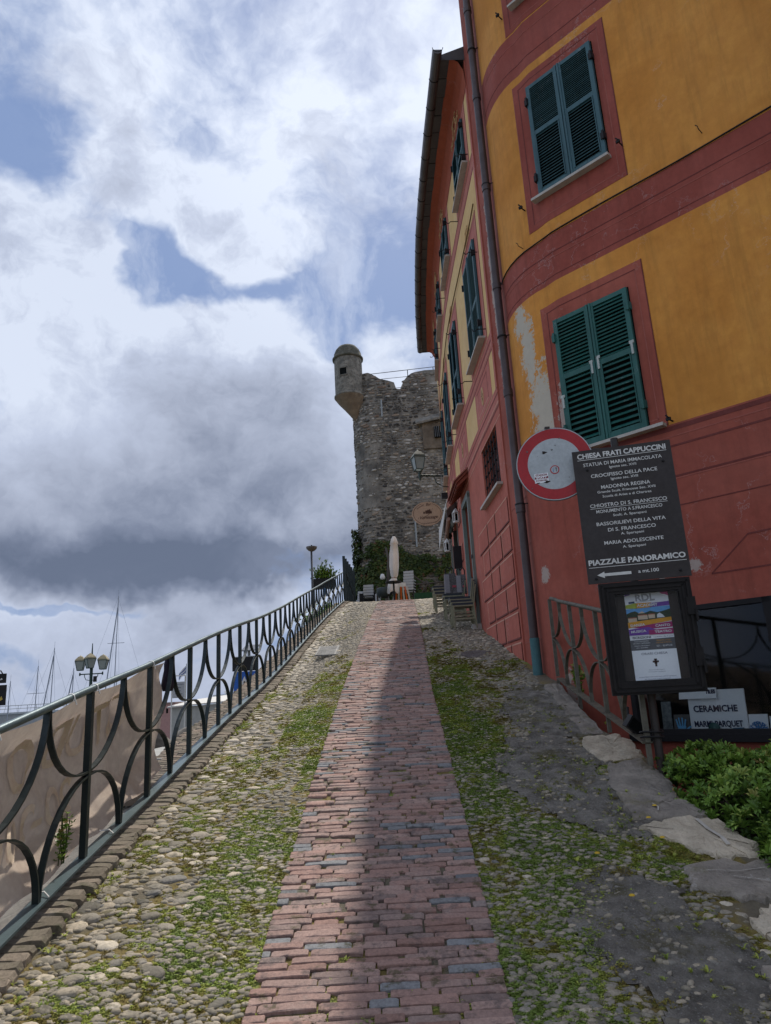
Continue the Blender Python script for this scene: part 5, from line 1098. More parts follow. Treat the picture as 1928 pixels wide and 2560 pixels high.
pquad([(pu(0), pz(.825)), (pu(1), pz(.81)), (pu(1), pz(1)), (pu(0), pz(1))], cp['grey'])
for tx, a, b_, w_, h_, m_ in (('C/O CONVENTO', .25, .85, .10, .009, Wt), ('DEI FRATI CAPPUCCINI', .25, .885, .12, .009, Wt), ('lezioni e informazioni', .25, .925, .11, .008, Wt), ('in sede', .25, .96, .08, .008, Wt), ('PRENOTA LA TUA', .75, .85, .10, .009, cp['org']), ('LEZIONE DI PROVA', .75, .89, .11, .009, cp['org']), ('351 - 8247528', .75, .945, .11, .012, Wt)): fit_text(tx, fc, pu(a), pz(b_), -.077, w_, h_, m_, po)
no = tag(MB().box(-.145, .172, -.0795, -.077, .098, .318, fr=fc).build('notice_sheet', M_paper), 'white sheet headed ORARI CHIESA with a small dark cross in the notice case', 'notice')
for tx, z, w_, h_ in (('ORARI CHIESA', .290, .185, .017), ('Orario invernale ed estivo', .172, .11, .006), ('Orario estivo e prefestivo', .158, .12, .006), ('Le Sante Messe in parrocchia sono celebrate ogni giorno', .123, .26, .006), ('per informazioni rivolgersi al convento', .106, .18, .006)): fit_text(tx, fc, .013, z, -.0762, w_, h_, M_ink, no)
mb = MB(); M_cross = mat('cross_brown', (.05, .02, .012), .8, bump=0)
for a in ((-.006, .008, .195, .25), (-.021, .023, .224, .238), (-.010, .012, .242, .252), (-.009, .011, .215, .226)): mb.box(.0+a[0]+.013, a[1]+.013, -.077, -.076, a[2], a[3], fr=fc)
mb.build('cross', M_cross, no)
# no entry sign
fn = frame_at(1.405, 5.50, 3.395, .969, -.248); ne = thing('round_sign', 'round no-vehicles road sign with red border and stickers behind the church board', 'road sign', (1.405, 5.50, 3.395))
M_sw = mat('sign_face', (.40, .43, .44), .45, (.34, .37, .38), 4, .5, bump=.02); M_sr = mat('sign_red', (.36, .008, .012), .4, (.28, .008, .012), 5, bump=.02)
el_ = lambda a, b_, n=48: [(math.cos(2*math.pi*k/n)*a, math.sin(2*math.pi*k/n)*b_) for k in range(n)]
MB().prism(el_(.312, .312), -.022, -.004, fn).build('plate', mat('sign_edge', (.10, .10, .10), .5, metal=.4, bump=0), ne)
MB().prism(el_(.309, .309), -.004, -.001, fn).build('rim', M_sw, ne); 
mb = MB()
for k in range(48):
    a0, a1 = 2*math.pi*k/48, 2*math.pi*(k+1)/48; mb.face([fn(math.cos(a)*r_, .0, math.sin(a)*r_) for a, r_ in ((a0, .217), (a1, .217), (a1, .302), (a0, .302))])
mb.build('red_border', M_sr, ne, fix=False); MB().prism(el_(.217, .217), -.001, .0005, fn).build('face', M_sw, ne)
MB().prism(el_(.037, .037, 24), .001, .0025, fn).build('sticker_ring', M_sr, ne); ob = ne.children[-1]; ob.location = ob.location+Vector(fn(-.005, 0, -.052))-Vector(fn(0, 0, 0))
mb = MB(); mb.prism([(x_-.005, z_-.052) for x_, z_ in el_(.029, .029, 24)], .0026, .0032, fn, 0)
for sg, mi in ((-1, 1), (1, 2)):
    c_ = -.005+sg*.012; mb.box(c_-.002, c_+.002, .0033, .0038, -.070, -.036, mi, fr=fn); tip = -.071 if sg < 0 else -.033; mb.prism([(c_-.007, tip-sg*-.010*-1 if False else tip+(-sg)*.010), (c_, tip), (c_+.007, tip+(-sg)*.010)], .0033, .0038, fn, mi)
mb.build('sticker', [M_sw, M_pr, M_black], ne)
stk = MB().box(-.172, -.062, .001, .0018, -.150, -.070, fr=fn).build('sticker', M_paper, ne); M_dr = mat('sticker_red', (.20, .02, .03), .6, bump=0)
MB().box(-.170, -.064, .0018, .0024, -.116, -.098, fr=fn).build('sticker_band', M_dr, ne); fit_text('STADION', fn, -.117, -.084, .0028, .092, .017, M_dr, ne, bold=.03); fit_text('STATT', fn, -.117, -.107, .003, .085, .015, M_paper, ne, bold=.04); fit_text('INTERNET', fn, -.117, -.130, .0028, .092, .014, M_dr, ne, bold=.02)
for sg in (-1, 1): MB().prism([(-.117+sg*.012, -.146), (-.117+sg*.045, -.146), (-.117+sg*.03, -.156)], .001, .002, fn).build('sticker', M_black, ne)
for u, z, s_ in ((.02, .155, .008), (-.01, .12, .012), (-.13, .08, .004), (.10, -.13, .006), (.06, .21, .01), (-.21, .13, .012), (-.20, -.19, .008)): MB().prism([(u+math.cos(a)*s_*random.uniform(.4, 1), z+math.sin(a)*s_*random.uniform(.3, .9)) for a in np.linspace(0, 5.6, 7)], .001, .0016, fn).build('chip', mat('chip_grey', (.12, .12, .12), .8, bump=0), ne)
mb = MB(); mb.tube([(1.905, 5.52, 3.50), (1.32, 5.525, 3.50)], .014, 6); mb.tube([(1.905, 5.52, 3.25), (1.32, 5.525, 3.25)], .014, 6); mb.box(1.36, 1.40, 5.50, 5.53, 3.70, 3.72); mb.build('bracket', M_pole, ne)
# small black floodlight under the notice case
fl = thing('floodlight', 'small black floodlight hanging tilted on the right-hand railing', 'floodlight', (1.83, 5.75, 1.3))
mb = MB(); Rm = Matrix.Translation((1.84, 5.72, 1.30)) @ Matrix.Rotation(R(38), 4, 'Y') @ Matrix.Rotation(R(15), 4, 'Z'); mb.box(-.085, .085, -.03, .03, -.05, .05); mb.v = [tuple(Rm @ Vector(v)) for v in mb.v]; mb.build('housing', M_black, fl)
mb = MB(); mb.tube([(1.835, 5.84, 1.44), (1.82, 5.80, 1.38), (1.80, 5.74, 1.35)], .010, 6); mb.build('arm', M_black, fl)
mb = MB(); mb.box(-.07, .07, -.034, -.03, -.04, .04); mb.v = [tuple(Rm @ Vector(v)) for v in mb.v]; mb.build('lens', M_dark, fl)

# ============================================================ stone slabs, bush, right edge
M_slabw = mat('slab_pale', (.54, .46, .345), .8, (.31, .265, .195), 4.5, 1, bump=.9, bscale=18, streak=.35); M_slabg = mat('slab_grey', (.30, .26, .215), .85, (.145, .128, .108), 5, 1, bump=.9, bscale=20, streak=.4, patch=((.13, .115, .05), 4, .52, .66, .6))
M_vein = mat('quartz_vein', (.42, .39, .34), .7, bump=0)
slabs = tag(obj('slab_edging', bpy.data.meshes.new('slab_edging')), 'irregular stone slabs edging the lane above the shrubs', kind='structure')
SL = [([(1.57, 6.36), (1.90, 6.38), (1.93, 6.1), (1.87, 5.80), (1.57, 5.72), (1.52, 6.05)], 0, 'pale cream slab below the railing'), ([(1.57, 5.66), (1.86, 5.75), (1.89, 5.35), (1.84, 5.04), (1.66, 5.0), (1.46, 5.24)], 1, None), ([(1.47, 5.15), (1.64, 4.96), (1.85, 5.0), (1.92, 4.78), (1.44, 4.76)], 1, None),
      ([(1.45, 4.70), (1.70, 4.74), (1.95, 4.70), (1.98, 4.40), (1.95, 4.27), (1.72, 4.30), (1.58, 4.46)], 0, 'cream slab with a white quartz vein'), ([(1.52, 4.23), (1.97, 4.22), (2.02, 3.85), (1.76, 3.86), (1.47, 4.02)], 1, None), ([(1.70, 3.80), (1.98, 3.80), (1.96, 3.42), (1.64, 3.46), (1.61, 3.66)], 0, 'pale slab at the lower right corner'),
      ([(1.47, 3.38), (1.9, 3.38), (1.9, 3.0), (1.42, 3.04)], 1, None), ([(1.70, 8.36), (1.87, 8.36), (1.83, 7.45), (1.66, 7.42)], 1, None), ([(1.65, 7.38), (1.82, 7.40), (1.79, 6.46), (1.60, 6.44)], 1, None)]
for P_, k, lab in SL:
    mb = MB(); cxm = sum(p[0] for p in P_)/len(P_); cym = sum(p[1] for p in P_)/len(P_); out = []
    for a, b_ in zip(P_, P_[1:]+P_[:1]):
        for j in range(6): u = j/6; out.append((a[0]+(b_[0]-a[0])*u+random.gauss(0, .013), a[1]+(b_[1]-a[1])*u+random.gauss(0, .015)))
    top = [(x_, y_, float(g(x_, y_, False))+.012+random.gauss(0, .003)) for x_, y_ in out]; inn = [(cxm+(x_-cxm)*.955+random.gauss(0, .004), cym+(y_-cym)*.955+random.gauss(0, .004), float(g(x_, y_, False))+.024+random.gauss(0, .003)) for x_, y_ in out]; bot = [(x_, y_, z-.16) for x_, y_, z in top]; n = len(out)
    mb.v = bot+top+inn+[(cxm+(x_-cxm)*.5, cym+(y_-cym)*.5, float(g(cxm+(x_-cxm)*.5, cym+(y_-cym)*.5, False))+.027+random.gauss(0, .005)) for x_, y_ in out]+[(cxm, cym, float(g(cxm, cym, False))+.027)]
    for r_ in range(3):
        for i in range(n): j = (i+1) % n; mb.f.append((r_*n+i, r_*n+j, (r_+1)*n+j, (r_+1)*n+i)); mb.m.append(0)
    for i in range(n): mb.f.append((3*n+i, 3*n+(i+1) % n, 4*n)); mb.m.append(0)
    o = mb.build('stone_slab', [M_slabw, M_slabg][k], slabs, smooth='auto'); 
    if lab: o['label'] = lab
def vein(pts, w_):
    mb = MB()
    for (a, b_) in zip(pts, pts[1:]):
        dx_, dy_ = b_[0]-a[0], b_[1]-a[1]; L = math.hypot(dx_, dy_); nx_, ny_ = -dy_/L*w_, dx_/L*w_; zf = lambda p: float(g(p[0], p[1], False))+.0385
        mb.face([(a[0]-nx_, a[1]-ny_, zf(a)), (a[0]+nx_, a[1]+ny_, zf(a)), (b_[0]+nx_, b_[1]+ny_, zf(b_)), (b_[0]-nx_, b_[1]-ny_, zf(b_))])
    mb.build('quartz_vein', M_vein, slabs, fix=False)
vein([(1.80, 4.68), (1.81, 4.55), (1.84, 4.45), (1.835, 4.36)], .012); vein([(1.6, 4.12), (1.75, 4.09), (1.9, 4.11)], .003); vein([(1.7, 4.05), (1.82, 4.0), (1.93, 3.93)], .003); vein([(1.62, 4.92), (1.64, 4.87), (1.62, 4.82)], .004); vein([(1.70, 4.95), (1.74, 4.88)], .002); vein([(1.70, 5.15), (1.74, 5.08)], .002)
# side of the lane above the sunken yard
mb = MB(); E_ = [(1.76, -3), (1.76, 3), (1.96, 4.2), (1.90, 4.75), (1.86, 5.0), (1.94, 6.0), (1.82, 6.55), (1.90, 8.6), (1.92, 9.2)]
for a, b_ in zip(E_, E_[1:]): mb.face([(a[0], a[1], -1.3), (b_[0], b_[1], -1.3), (b_[0], b_[1], float(g(*b_, False))-.02), (a[0], a[1], float(g(*a, False))-.02)])
mb.build('retaining_wall', M_stonew, kind='structure', fix=False)['label'] = 'low wall under the slab edging of the lane'
M_earth = mat('bed_earth', (.03, .024, .017), .95, (.015, .012, .01), 8, bump=.4)
mb = MB(); mb.hexa([(1.80, 1.0, -1.2), (4.3, 1.0, -1.2), (4.3, 5.75, -1.2), (1.90, 5.75, -1.2), (1.80, 1.0, -.15), (4.3, 1.0, -.15), (4.3, 5.75, .72), (1.90, 5.75, .78)]); mb.build('planting_bed', M_earth, kind='structure')['label'] = 'earth bed under the shrubs'
# shrub
def rosette(k):
    rr = np.random.default_rng(k+900); V = []; F = []; n = rr.integers(8, 12)
    for j in range(n):
        a = 2.4*j+rr.uniform(-.3, .3); e = rr.uniform(.12, 1.15); L = rr.uniform(.75, 1.1); w_ = L*rr.uniform(.105, .15); i = len(V); ca, sa = math.cos(a), math.sin(a)
        for t_, ww, dr in ((0, .25, 0), (.35, .85, .06), (.7, 1, .04), (1.0, .05, -.12)):
            r_ = L*t_*math.cos(e); z = L*t_*math.sin(e)+dr*L; V += [(ca*r_-sa*w_*ww, sa*r_+ca*w_*ww, z+.04*ww), (ca*r_, sa*r_, z), (ca*r_+sa*w_*ww, sa*r_-ca*w_*ww, z+.04*ww)]
        for q_ in range(3):
            for s_ in range(2): b0 = i+q_*3+s_; F.append((b0, b0+1, b0+4, b0+3))
    return V, F
RT = [rosette(k) for k in range(7)]
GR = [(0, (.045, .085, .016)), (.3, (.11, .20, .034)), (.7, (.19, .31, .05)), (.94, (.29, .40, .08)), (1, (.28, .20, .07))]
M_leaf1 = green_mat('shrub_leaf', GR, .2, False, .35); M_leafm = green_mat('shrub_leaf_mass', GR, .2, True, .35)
n = 8200; y_ = RNG.uniform(2.5, 5.75, n); x_ = RNG.uniform(1.82, 4.1, n)
edge = np.interp(y_, [2.5, 3.0, 3.8, 4.2, 4.5, 4.75, 5.0, 5.4, 5.8], [1.74, 1.80, 1.92, 1.98, 1.97, 1.93, 1.80, 1.90, 2.02])+(fbm(y_*1.0, x_*0+3, 6, 2)-.5)*.14
back = 5.62-np.clip(x_-2.1, 0, 3)*.22+(fbm(x_, y_*0, 4, 2)-.5)*.35
inside = np.minimum(x_-edge, back-y_); keep = inside > 0; x_, y_, inside = x_[keep], y_[keep], inside[keep]; n = len(x_)
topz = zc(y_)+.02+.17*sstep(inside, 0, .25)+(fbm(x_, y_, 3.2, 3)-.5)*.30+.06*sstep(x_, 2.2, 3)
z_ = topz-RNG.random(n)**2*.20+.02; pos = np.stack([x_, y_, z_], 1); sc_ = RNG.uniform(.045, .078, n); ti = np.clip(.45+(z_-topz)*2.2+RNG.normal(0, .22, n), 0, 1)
mm = mats_from(pos, RNG.uniform(0, 6.28, n), np.stack([sc_, sc_, sc_], 1), RNG.normal(0, .45, n), RNG.normal(0, .45, n))
bush = thing('evergreen_shrub', 'low glossy evergreen shrub with whorled leaves spilling over the slabs at the lower right', 'shrub', (2.2, 4.5, .6))
tl = RNG.integers(0, 7, n); px = np.where((x_/y_ < .58) & (y_ > 3.3) & (z_ > topz-.04), sc_/y_, 0); ordr = np.argsort(-px)
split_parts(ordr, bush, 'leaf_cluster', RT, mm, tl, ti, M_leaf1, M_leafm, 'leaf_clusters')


mb = MB()
for k in range(60):
    x0, y0 = random.uniform(2.05, 3.6), random.uniform(3.2, 5.2); z0 = float(zc(y0)); mb.tube([(x0, y0, z0-.15), (x0+random.uniform(-.1, .1), y0+random.uniform(-.1, .1), z0+.02), (x0+random.uniform(-.2, .2), y0+random.uniform(-.2, .2), z0+.12)], .006, 4, r2=.003)
mb.build('twigs', mat('twig', (.07, .055, .04), .9, bump=0), bush, kind='stuff')
# weed by the railing and yellow flowers
def weed(name, label, c_, h, n, s, cat='plant'):
    r_ = thing(name, label, cat, c_); mb = MB(); pos = []; 
    for k in range(n):
        a = random.uniform(0, 6.28); l = h*random.uniform(.5, 1); tip = Vector((c_[0]+math.cos(a)*h*.12, c_[1]+math.sin(a)*h*.30, c_[2]+l)); b0 = Vector((c_[0], c_[1]+random.uniform(-.05, .05), c_[2])); mb.tube([b0, b0.lerp(tip, .5)+Vector((0, .01, 0)), tip], .003, 4)
        for j in range(int(l/.022)): u = (j+1)*.022/l; pos.append(b0.lerp(tip, min(1, u))+Vector((random.gauss(0, .008), random.gauss(0, .014), 0)))
    mb.build('stem', mat('stem_green', (.05, .07, .02), .8, bump=0), r_); pos = np.array([tuple(p) for p in pos]); m_ = len(pos); ss_ = RNG.uniform(s*.6, s*1.2, m_)
    merged('leaves', LT_, RNG.integers(0, 6, m_), mats_from(pos, RNG.uniform(0, 6.28, m_), np.stack([ss_]*3, 1), RNG.normal(0, .5, m_)), RNG.uniform(.3, 1, m_), M_leafm, r_, False, loc=None); return r_
weed('weed', 'leafy green weed growing through the lower bar of the near railing', (-1.845, 4.10, .86), .26, 6, .03)
weed('weed', 'dark leafy weed behind the right railing beside the drainpipe', (1.96, 7.75, 1.52), .34, 12, .045)
for k, y in enumerate((3.55, 3.9, 4.75, 5.5, 6.4)):
    weed('weed', ['small weed in kerb nearest the lower left corner', 'small weed on the kerb below the leafy railing weed', 'small weed on the kerb between the second and third posts', 'small weed on the kerb at the banner end', 'small weed on the kerb past the banner'][k], (-1.70, y, float(g(-1.70, y))-.02), .05, 5, .014)
mb = MB()
for x_0, y_0 in ((1.52, 4.72), (1.50, 4.46), (1.62, 4.88), (1.12, 3.9), (1.08, 4.33)):
    mb.lathe((x_0, y_0, float(g(x_0, y_0))+.045), [(0, .004), (.012, .006), (.016, 0)], 8)
o = mb.build('yellow_flowers', mat('yellow_petal', (.55, .35, .02), .6, bump=0), kind='stuff'); tag(o, 'scattered yellow dandelion heads among the right-hand paving', 'flowers')
# manhole and drain
mb = MB(); c_ = (1.23, 10.6); zz = float(g(*c_)); n = 28; sl = slope_at(0, 10.6)
mb.v = [(c_[0], c_[1], zz+.008)]+[(c_[0]+math.cos(2*math.pi*k/n)*.24, c_[1]+math.sin(2*math.pi*k/n)*.29, zz+.008+math.sin(2*math.pi*k/n)*.29*math.tan(sl)) for k in range(n)]; mb.f = [(0, k+1, (k+1) % n+1) for k in range(n)]; mb.m = [0]*n
man = mb.build('manhole_cover', mat('manhole_iron', (.12, .10, .095), .8, (.07, .055, .05), 10, 1, bump=.6, bscale=60), fix=False); tag(man, 'round rusty brown manhole cover in the right-hand cobbles', 'manhole cover')
drn = thing('drain_grate', 'grey slotted drain grate in the left-hand cobbles', 'drain', (-.95, 12.0, float(g(-.95, 12.0))))
sl = slope_at(0, 12); zf = lambda y: float(g(-.95, 12.0))+.017+(y-12.0)*math.tan(sl); M_grate = mat('grate_grey', (.15, .148, .14), .7, bump=.2)
for k in range(11): y = 11.62+k*.08; mb = MB(); mb.hexa([(-1.25, y, zf(y)-.02), (-.66, y, zf(y)-.02), (-.66, y+.05, zf(y+.05)-.02), (-1.25, y+.05, zf(y+.05)-.02), (-1.25, y, zf(y)), (-.66, y, zf(y)), (-.66, y+.05, zf(y+.05)), (-1.25, y+.05, zf(y+.05))]); mb.build('bar', M_grate, drn)
mb = MB()
for x0 in (-1.28, -.965, -.66): mb.hexa([(x0, 11.6, zf(11.6)-.02), (x0+.03, 11.6, zf(11.6)-.02), (x0+.03, 12.5, zf(12.5)-.02), (x0, 12.5, zf(12.5)-.02), (x0, 11.6, zf(11.6)+.003), (x0+.03, 11.6, zf(11.6)+.003), (x0+.03, 12.5, zf(12.5)+.003), (x0, 12.5, zf(12.5)+.003)])
mb.build('grate_frame', M_grate, drn)

# ============================================================ castle tower
tw = thing('castle_tower', 'old rubble stone castle tower with a domed corner turret at the top of the lane', 'tower', (1.5, 33, 4.8))
M_core = mat('tower_mortar', (.27, .25, .215), .95, (.055, .053, .05), 1.3, 1, bump=.8, bscale=9, streak=.5)
Pt = [(-1.05, 44), (-1.25, 38), (-1.36, 35.2)]+[(-.35+math.cos(a)*1.02, 34.1+math.sin(a)*1.08) for a in np.linspace(math.pi, math.pi*1.5, 9)]+[(.8, 32.95), (2.4, 32.9), (4.2, 32.95), (7.5, 33.6)]
att, St = polyf(Pt)
def bat(z): return max(0, (9.0-z)/9)**1.6*.55       # flare at the foot
def topz_t(s):
    x_ = att(s)[0]; return float(np.interp(x_, [-1.4, -.9, -.45, -.1, .1, .45, .8, .83, 1.22, 1.25, 1.6, 2.1, 7], [17.6, 17.55, 17.55, 17.3, 17.15, 17.05, 16.9, 16.55, 16.5, 16.9, 17.3, 17.45, 17.5]))
mb = MB(); zs_ = list(np.arange(4.2, 17.0, .8)); ss = sbreaks(St, 0, St[-1], np.arange(3, 14, .2))
for a, b_ in zip(ss, ss[1:]):
    zl = zs_+[None]
    for c_, d_ in zip(zl, zl[1:]):
        da, db = (d_, d_) if d_ is not None else (topz_t(a), topz_t(b_)); 
        if d_ is None and False: continue
        ca_, cb_ = min(c_, topz_t(a)), min(c_, topz_t(b_)); da, db = min(da, topz_t(a)), min(db, topz_t(b_)); 
        mb.face([(*att(a, bat(ca_)), ca_), (*att(b_, bat(cb_)), cb_), (*att(b_, bat(db)), db), (*att(a, bat(da)), da)])
    mb.face([(*att(a, 0), topz_t(a)), (*att(b_, 0), topz_t(b_)), (*att(b_, -.9), topz_t(b_)), (*att(a, -.9), topz_t(a))]); mb.face([(*att(a, -.9), topz_t(a)), (*att(b_, -.9), topz_t(b_)), (*att(b_, -.9), 15.6), (*att(a, -.9), 15.6)])
mb.build('wall', M_core, tw, smooth=True, fix=False)
mb = MB(); mb.face([(-1, 34, 15.6), (7, 34, 15.6), (7, 44, 15.6), (-1, 44, 15.6)]); mb.build('roof_terrace', M_core, tw, fix=False); shell('wall', [(7.5, 33.6), (8, 44), (-1.05, 44)], 4.2, 17.3, M_core, tw)
def stone_tpl(k):
    rr = np.random.default_rng(k+40); n = 7; V = []; ang = np.sort(rr.uniform(0, 6.28, n)+np.arange(n)*.0); ang = np.linspace(0, 6.28, n, endpoint=False)+rr.normal(0, .16, n)
    sq = [1/max(abs(math.cos(a)), abs(math.sin(a)))**.65*.5*rr.uniform(.88, 1.0) for a in ang]
    for sc_, z in ((1.0, -.6), (.97, .25), (.80, 1.0)):
        for a, q_ in zip(ang, sq): V.append((math.cos(a)*q_*sc_, math.sin(a)*q_*sc_, z+(rr.normal(0, .12) if z > 0 else 0)))
    V.append((0, 0, 1.05)); F = [(r_*n+i, r_*n+(i+1) % n, (r_+1)*n+(i+1) % n, (r_+1)*n+i) for r_ in range(2) for i in range(n)]+[(2*n+i, 2*n+(i+1) % n, 3*n) for i in range(n)]; return V, F
ST = [stone_tpl(k) for k in range(8)]
MMs, TLs, TIs, SZ = [], [], [], []; s_lo = St[1]; s_hi = 0
for k, p in enumerate(Pt):
    if p[0] < 4.0: s_hi = St[k]
s_hi = min(s_hi+1.2, St[-1]); z = 4.5
WIN = (2.0, 3.6, 13.2, 14.7)
while z < 17.5:
    h = random.uniform(.06, .17); s = s_lo+1.5+random.uniform(0, .3)
    while s < s_hi:
        L = h*random.uniform(1.0, 3.4) if random.random() < .8 else h*random.uniform(.6, 1); sm = s+L/2; x_, y_ = att(sm, bat(z)); zz = z+h/2+random.gauss(0, .02)
        if zz+h*.4 < topz_t(sm) and not (WIN[0] < x_ < WIN[1] and WIN[2] < zz < WIN[3]):
            dens = fbm(np.array([sm*1.0]), np.array([zz*1.0]), .7, 3)[0]; smooth_zone = (x_ < -.1 and 10.5 < zz < 13.6)
            if random.random() < (.25 if smooth_zone else .93):
                p, q_ = att(sm-.05), att(sm+.05); dx_, dy_ = q_[0]-p[0], q_[1]-p[1]; l_ = math.hypot(dx_, dy_); u = np.array([dx_/l_, dy_/l_, 0]); nn = np.array([dy_/l_, -dx_/l_, 0]); up_ = np.array([0, 0, 1.]); a = random.gauss(0, .12)
                U = (u*math.cos(a)+up_*math.sin(a))*L*random.uniform(.86, .98); Vv = (up_*math.cos(a)-u*math.sin(a))*h*random.uniform(.8, .98); N = nn*random.uniform(.025, .06); MMs.append(np.stack([U, Vv, N, np.array([x_, y_, zz])], 1)); TLs.append(random.randrange(8)); SZ.append(L*h if x_ < 2.9 else 0)
                lichen = .5+.5*math.sin(zz*.9+x_*.6)*.4; TIs.append(min(1, max(0, random.gauss(.45, .25)+(-.28 if dens < .46 else .12)+(.12 if x_ < -.2 else 0))))
        s += L+random.uniform(.01, .05)
    z += h+random.uniform(.005, .03)
TR = [(0, (.06, .058, .056)), (.22, (.125, .118, .105)), (.45, (.21, .195, .17)), (.66, (.30, .27, .22)), (.74, (.24, .17, .125)), (.82, (.32, .305, .28)), (1, (.46, .44, .40))]
M_st1 = piece_mat('tower_stone', TR, False, .9, 2.6, (.04, .04, .038), .9, .6); M_stm = piece_mat('tower_stone_mass', TR, True, .9, 3.5, (.05, .05, .048), .75, .5)
MMs = np.array(MMs); ordr = np.argsort(-np.array(SZ)); split_parts(ordr, tw, 'stone', ST, MMs, np.array(TLs), np.array(TIs), M_st1, M_stm, 'stones'); print('tower stones', len(MMs))


# turret
M_tur = mat('turret_render', (.31, .29, .245), .95, (.075, .075, .068), 3.4, 1, bump=1.0, bscale=10, streak=.7, patch=((.10, .095, .08), 7, .5, .58, .7)); M_dome = mat('dome_lichen', (.13, .12, .09), .95, (.055, .06, .045), 3.5, 1, bump=.6, bscale=14, streak=.4)
tc = (-1.50, 33.25, 0); tur = MB().lathe(tc, [(.71, 16.35), (.715, 17.2), (.71, 18.38)], 32).build('turret', M_tur, tw, smooth=True)
MB().lathe(tc, [(.71, 18.36), (.79, 18.38), (.80, 18.46), (.72, 18.50), (.70, 18.72), (.62, 18.92), (.48, 19.10), (.28, 19.21), (.0, 19.26)], 32).build('dome', M_dome, tur, smooth=True)
MB().lathe(tc, [(.71, 16.28), (.77, 16.30), (.77, 16.37), (.71, 16.42)], 32).build('string_course', M_tur, tur, smooth=True)
mb = MB(); n = 24; prof = [(.0, .76), (.25, .64), (.55, .44), (.85, .26), (1.15, .10), (1.35, .02)]; 
for i, (d_, r_) in enumerate(prof):
    for k in range(n): a = 2*math.pi*k/n; mb.v.append((tc[0]+.36*(d_/1.35)+math.cos(a)*r_, tc[1]+.35*(d_/1.35)+math.sin(a)*r_, 16.30-d_))
for i in range(len(prof)-1):
    for k in range(n): mb.f.append((i*n+k, i*n+(k+1) % n, (i+1)*n+(k+1) % n, (i+1)*n+k)); mb.m.append(0)
mb.build('corbel', mat('corbel_stone', (.27, .21, .145), .95, (.13, .10, .075), 3, 1, bump=.6, bscale=10, streak=.4), tur, smooth=True)
fw_ = frame_at(tc[0]-.22, tc[1]-.675, 17.32, .95, -.31); mb = MB(); mb.box(-.19, .19, -.05, .018, 0, .36, fr=fw_); mb.build('window', M_dark, tur)
for a in ((-.23, -.18, -.03, .40), (.18, .23, -.03, .40), (-.23, .23, .36, .42), (-.23, .23, -.05, .0)): MB().box(a[0], a[1], .0, .035, a[2], a[3], fr=fw_).build('window_frame', M_tur, tur)
# hooded window, pipes, top rail
mb = MB(); mb.hexa([(1.75, 32.96, 14.62), (3.5, 32.96, 15.0), (3.5, 32.35, 14.68), (1.75, 32.60, 14.42), (1.75, 32.96, 14.85), (3.5, 32.96, 15.25), (3.5, 32.32, 14.78), (1.72, 32.58, 14.50)]); mb.build('window_hood', M_core, tw)
mb = MB(); mb.hexa([(2.05, 32.93, 13.2), (3.6, 32.93, 13.2), (3.6, 32.93, 14.7), (2.05, 32.93, 14.7), (2.05, 32.80, 13.2), (3.6, 32.72, 13.2), (3.6, 32.60, 14.6), (2.05, 32.75, 14.55)]); mb.build('window_recess', mat('recess_render', (.20, .165, .125), .95, (.10, .08, .06), 2, 1, bump=.4), tw)
wn = MB().box(2.62, 3.05, 32.55, 32.72, 13.70, 14.25).build('window', M_dark, tw); mb = MB()
for k in range(5): mb.tube([(2.66+k*.09, 32.53, 13.70), (2.66+k*.09, 32.53, 14.25)], .010, 4)
mb.build('window_bars', mat('bars_grey', (.20, .21, .22), .6, bump=0), wn)
M_galv = MATS['galvanised']
for x_, z0, z1 in ((.10, 15.0, 15.9), (1.40, 8.3, 9.7)): mb = MB(); mb.tube([(x_, 32.78, z0), (x_, 32.78, z1)], .045, 8); mb.box(x_-.07, x_+.07, 32.74, 32.95, (z0+z1)/2, (z0+z1)/2+.06); mb.build('pipe', M_galv, tw)
mb = MB(); mb.tube([(-.85, 33.7, 17.75), (3.0, 33.7, 18.0)], .018, 5); mb.tube([(-.2, 33.7, 17.45), (3.0, 33.7, 17.6)], .014, 5); mb.tube([(.5, 33.7, 16.9), (1.4, 33.7, 16.95)], .014, 5)
for x_, z0 in ((-.32, 17.3), (1.56, 17.1), (2.9, 17.3)): mb.tube([(x_, 33.7, z0), (x_, 33.7, 17.80+x_*.06)], .022, 5)
mb.build('top_railing', M_iron, tw)
# ivy
def ivyleaf(k):
    rr = np.random.default_rng(k+700); V = [(0, 0, 0), (-.5, .25, .1), (-.28, .75, .05), (0, 1.0, -.1), (.28, .75, .05), (.5, .25, .1)]; V = [(a+rr.normal(0, .05), b_, c_+rr.normal(0, .08)) for a, b_, c_ in V]; return V, [(0, 1, 2, 3), (0, 3, 4, 5)]
IV = [ivyleaf(k) for k in range(5)]; n = 26000; s = RNG.uniform(St[1]+1.2, s_hi, n); z_ = RNG.uniform(4.6, 10.4, n); A = np.array([att(v, 0) for v in s]); xx = A[:, 0]
lim = np.interp(xx, [-1.6, -1.3, -1.15, -.9, -.5, .1, .7, 1.0, 1.4, 2.0, 2.6, 4], [9.6, 9.2, 8.4, 8.2, 8.5, 8.4, 8.1, 7.7, 7.6, 7.7, 7.8, 7.8]); f_ = fbm(s, z_, .9, 4)
cover = (f_-.5)*3.4+np.clip((lim-z_)*.26, -.6, .45)+np.where((xx < -.3) & (z_ < 7.8), .30, 0)-np.where((xx < -.9) & (z_ > 8.2), .35, 0)+np.where(z_ < 7.3, .12, 0)+np.where((xx > .7) & (z_ < 5.8), -.30, 0)+np.where((xx > .2) & (z_ > 7.9), -.15, 0)+.24
keep = (cover > RNG.uniform(-.05, .15, n)) & (z_ < lim+.3); s, z_, A = s[keep], z_[keep], A[keep]; n = len(s); ii = []
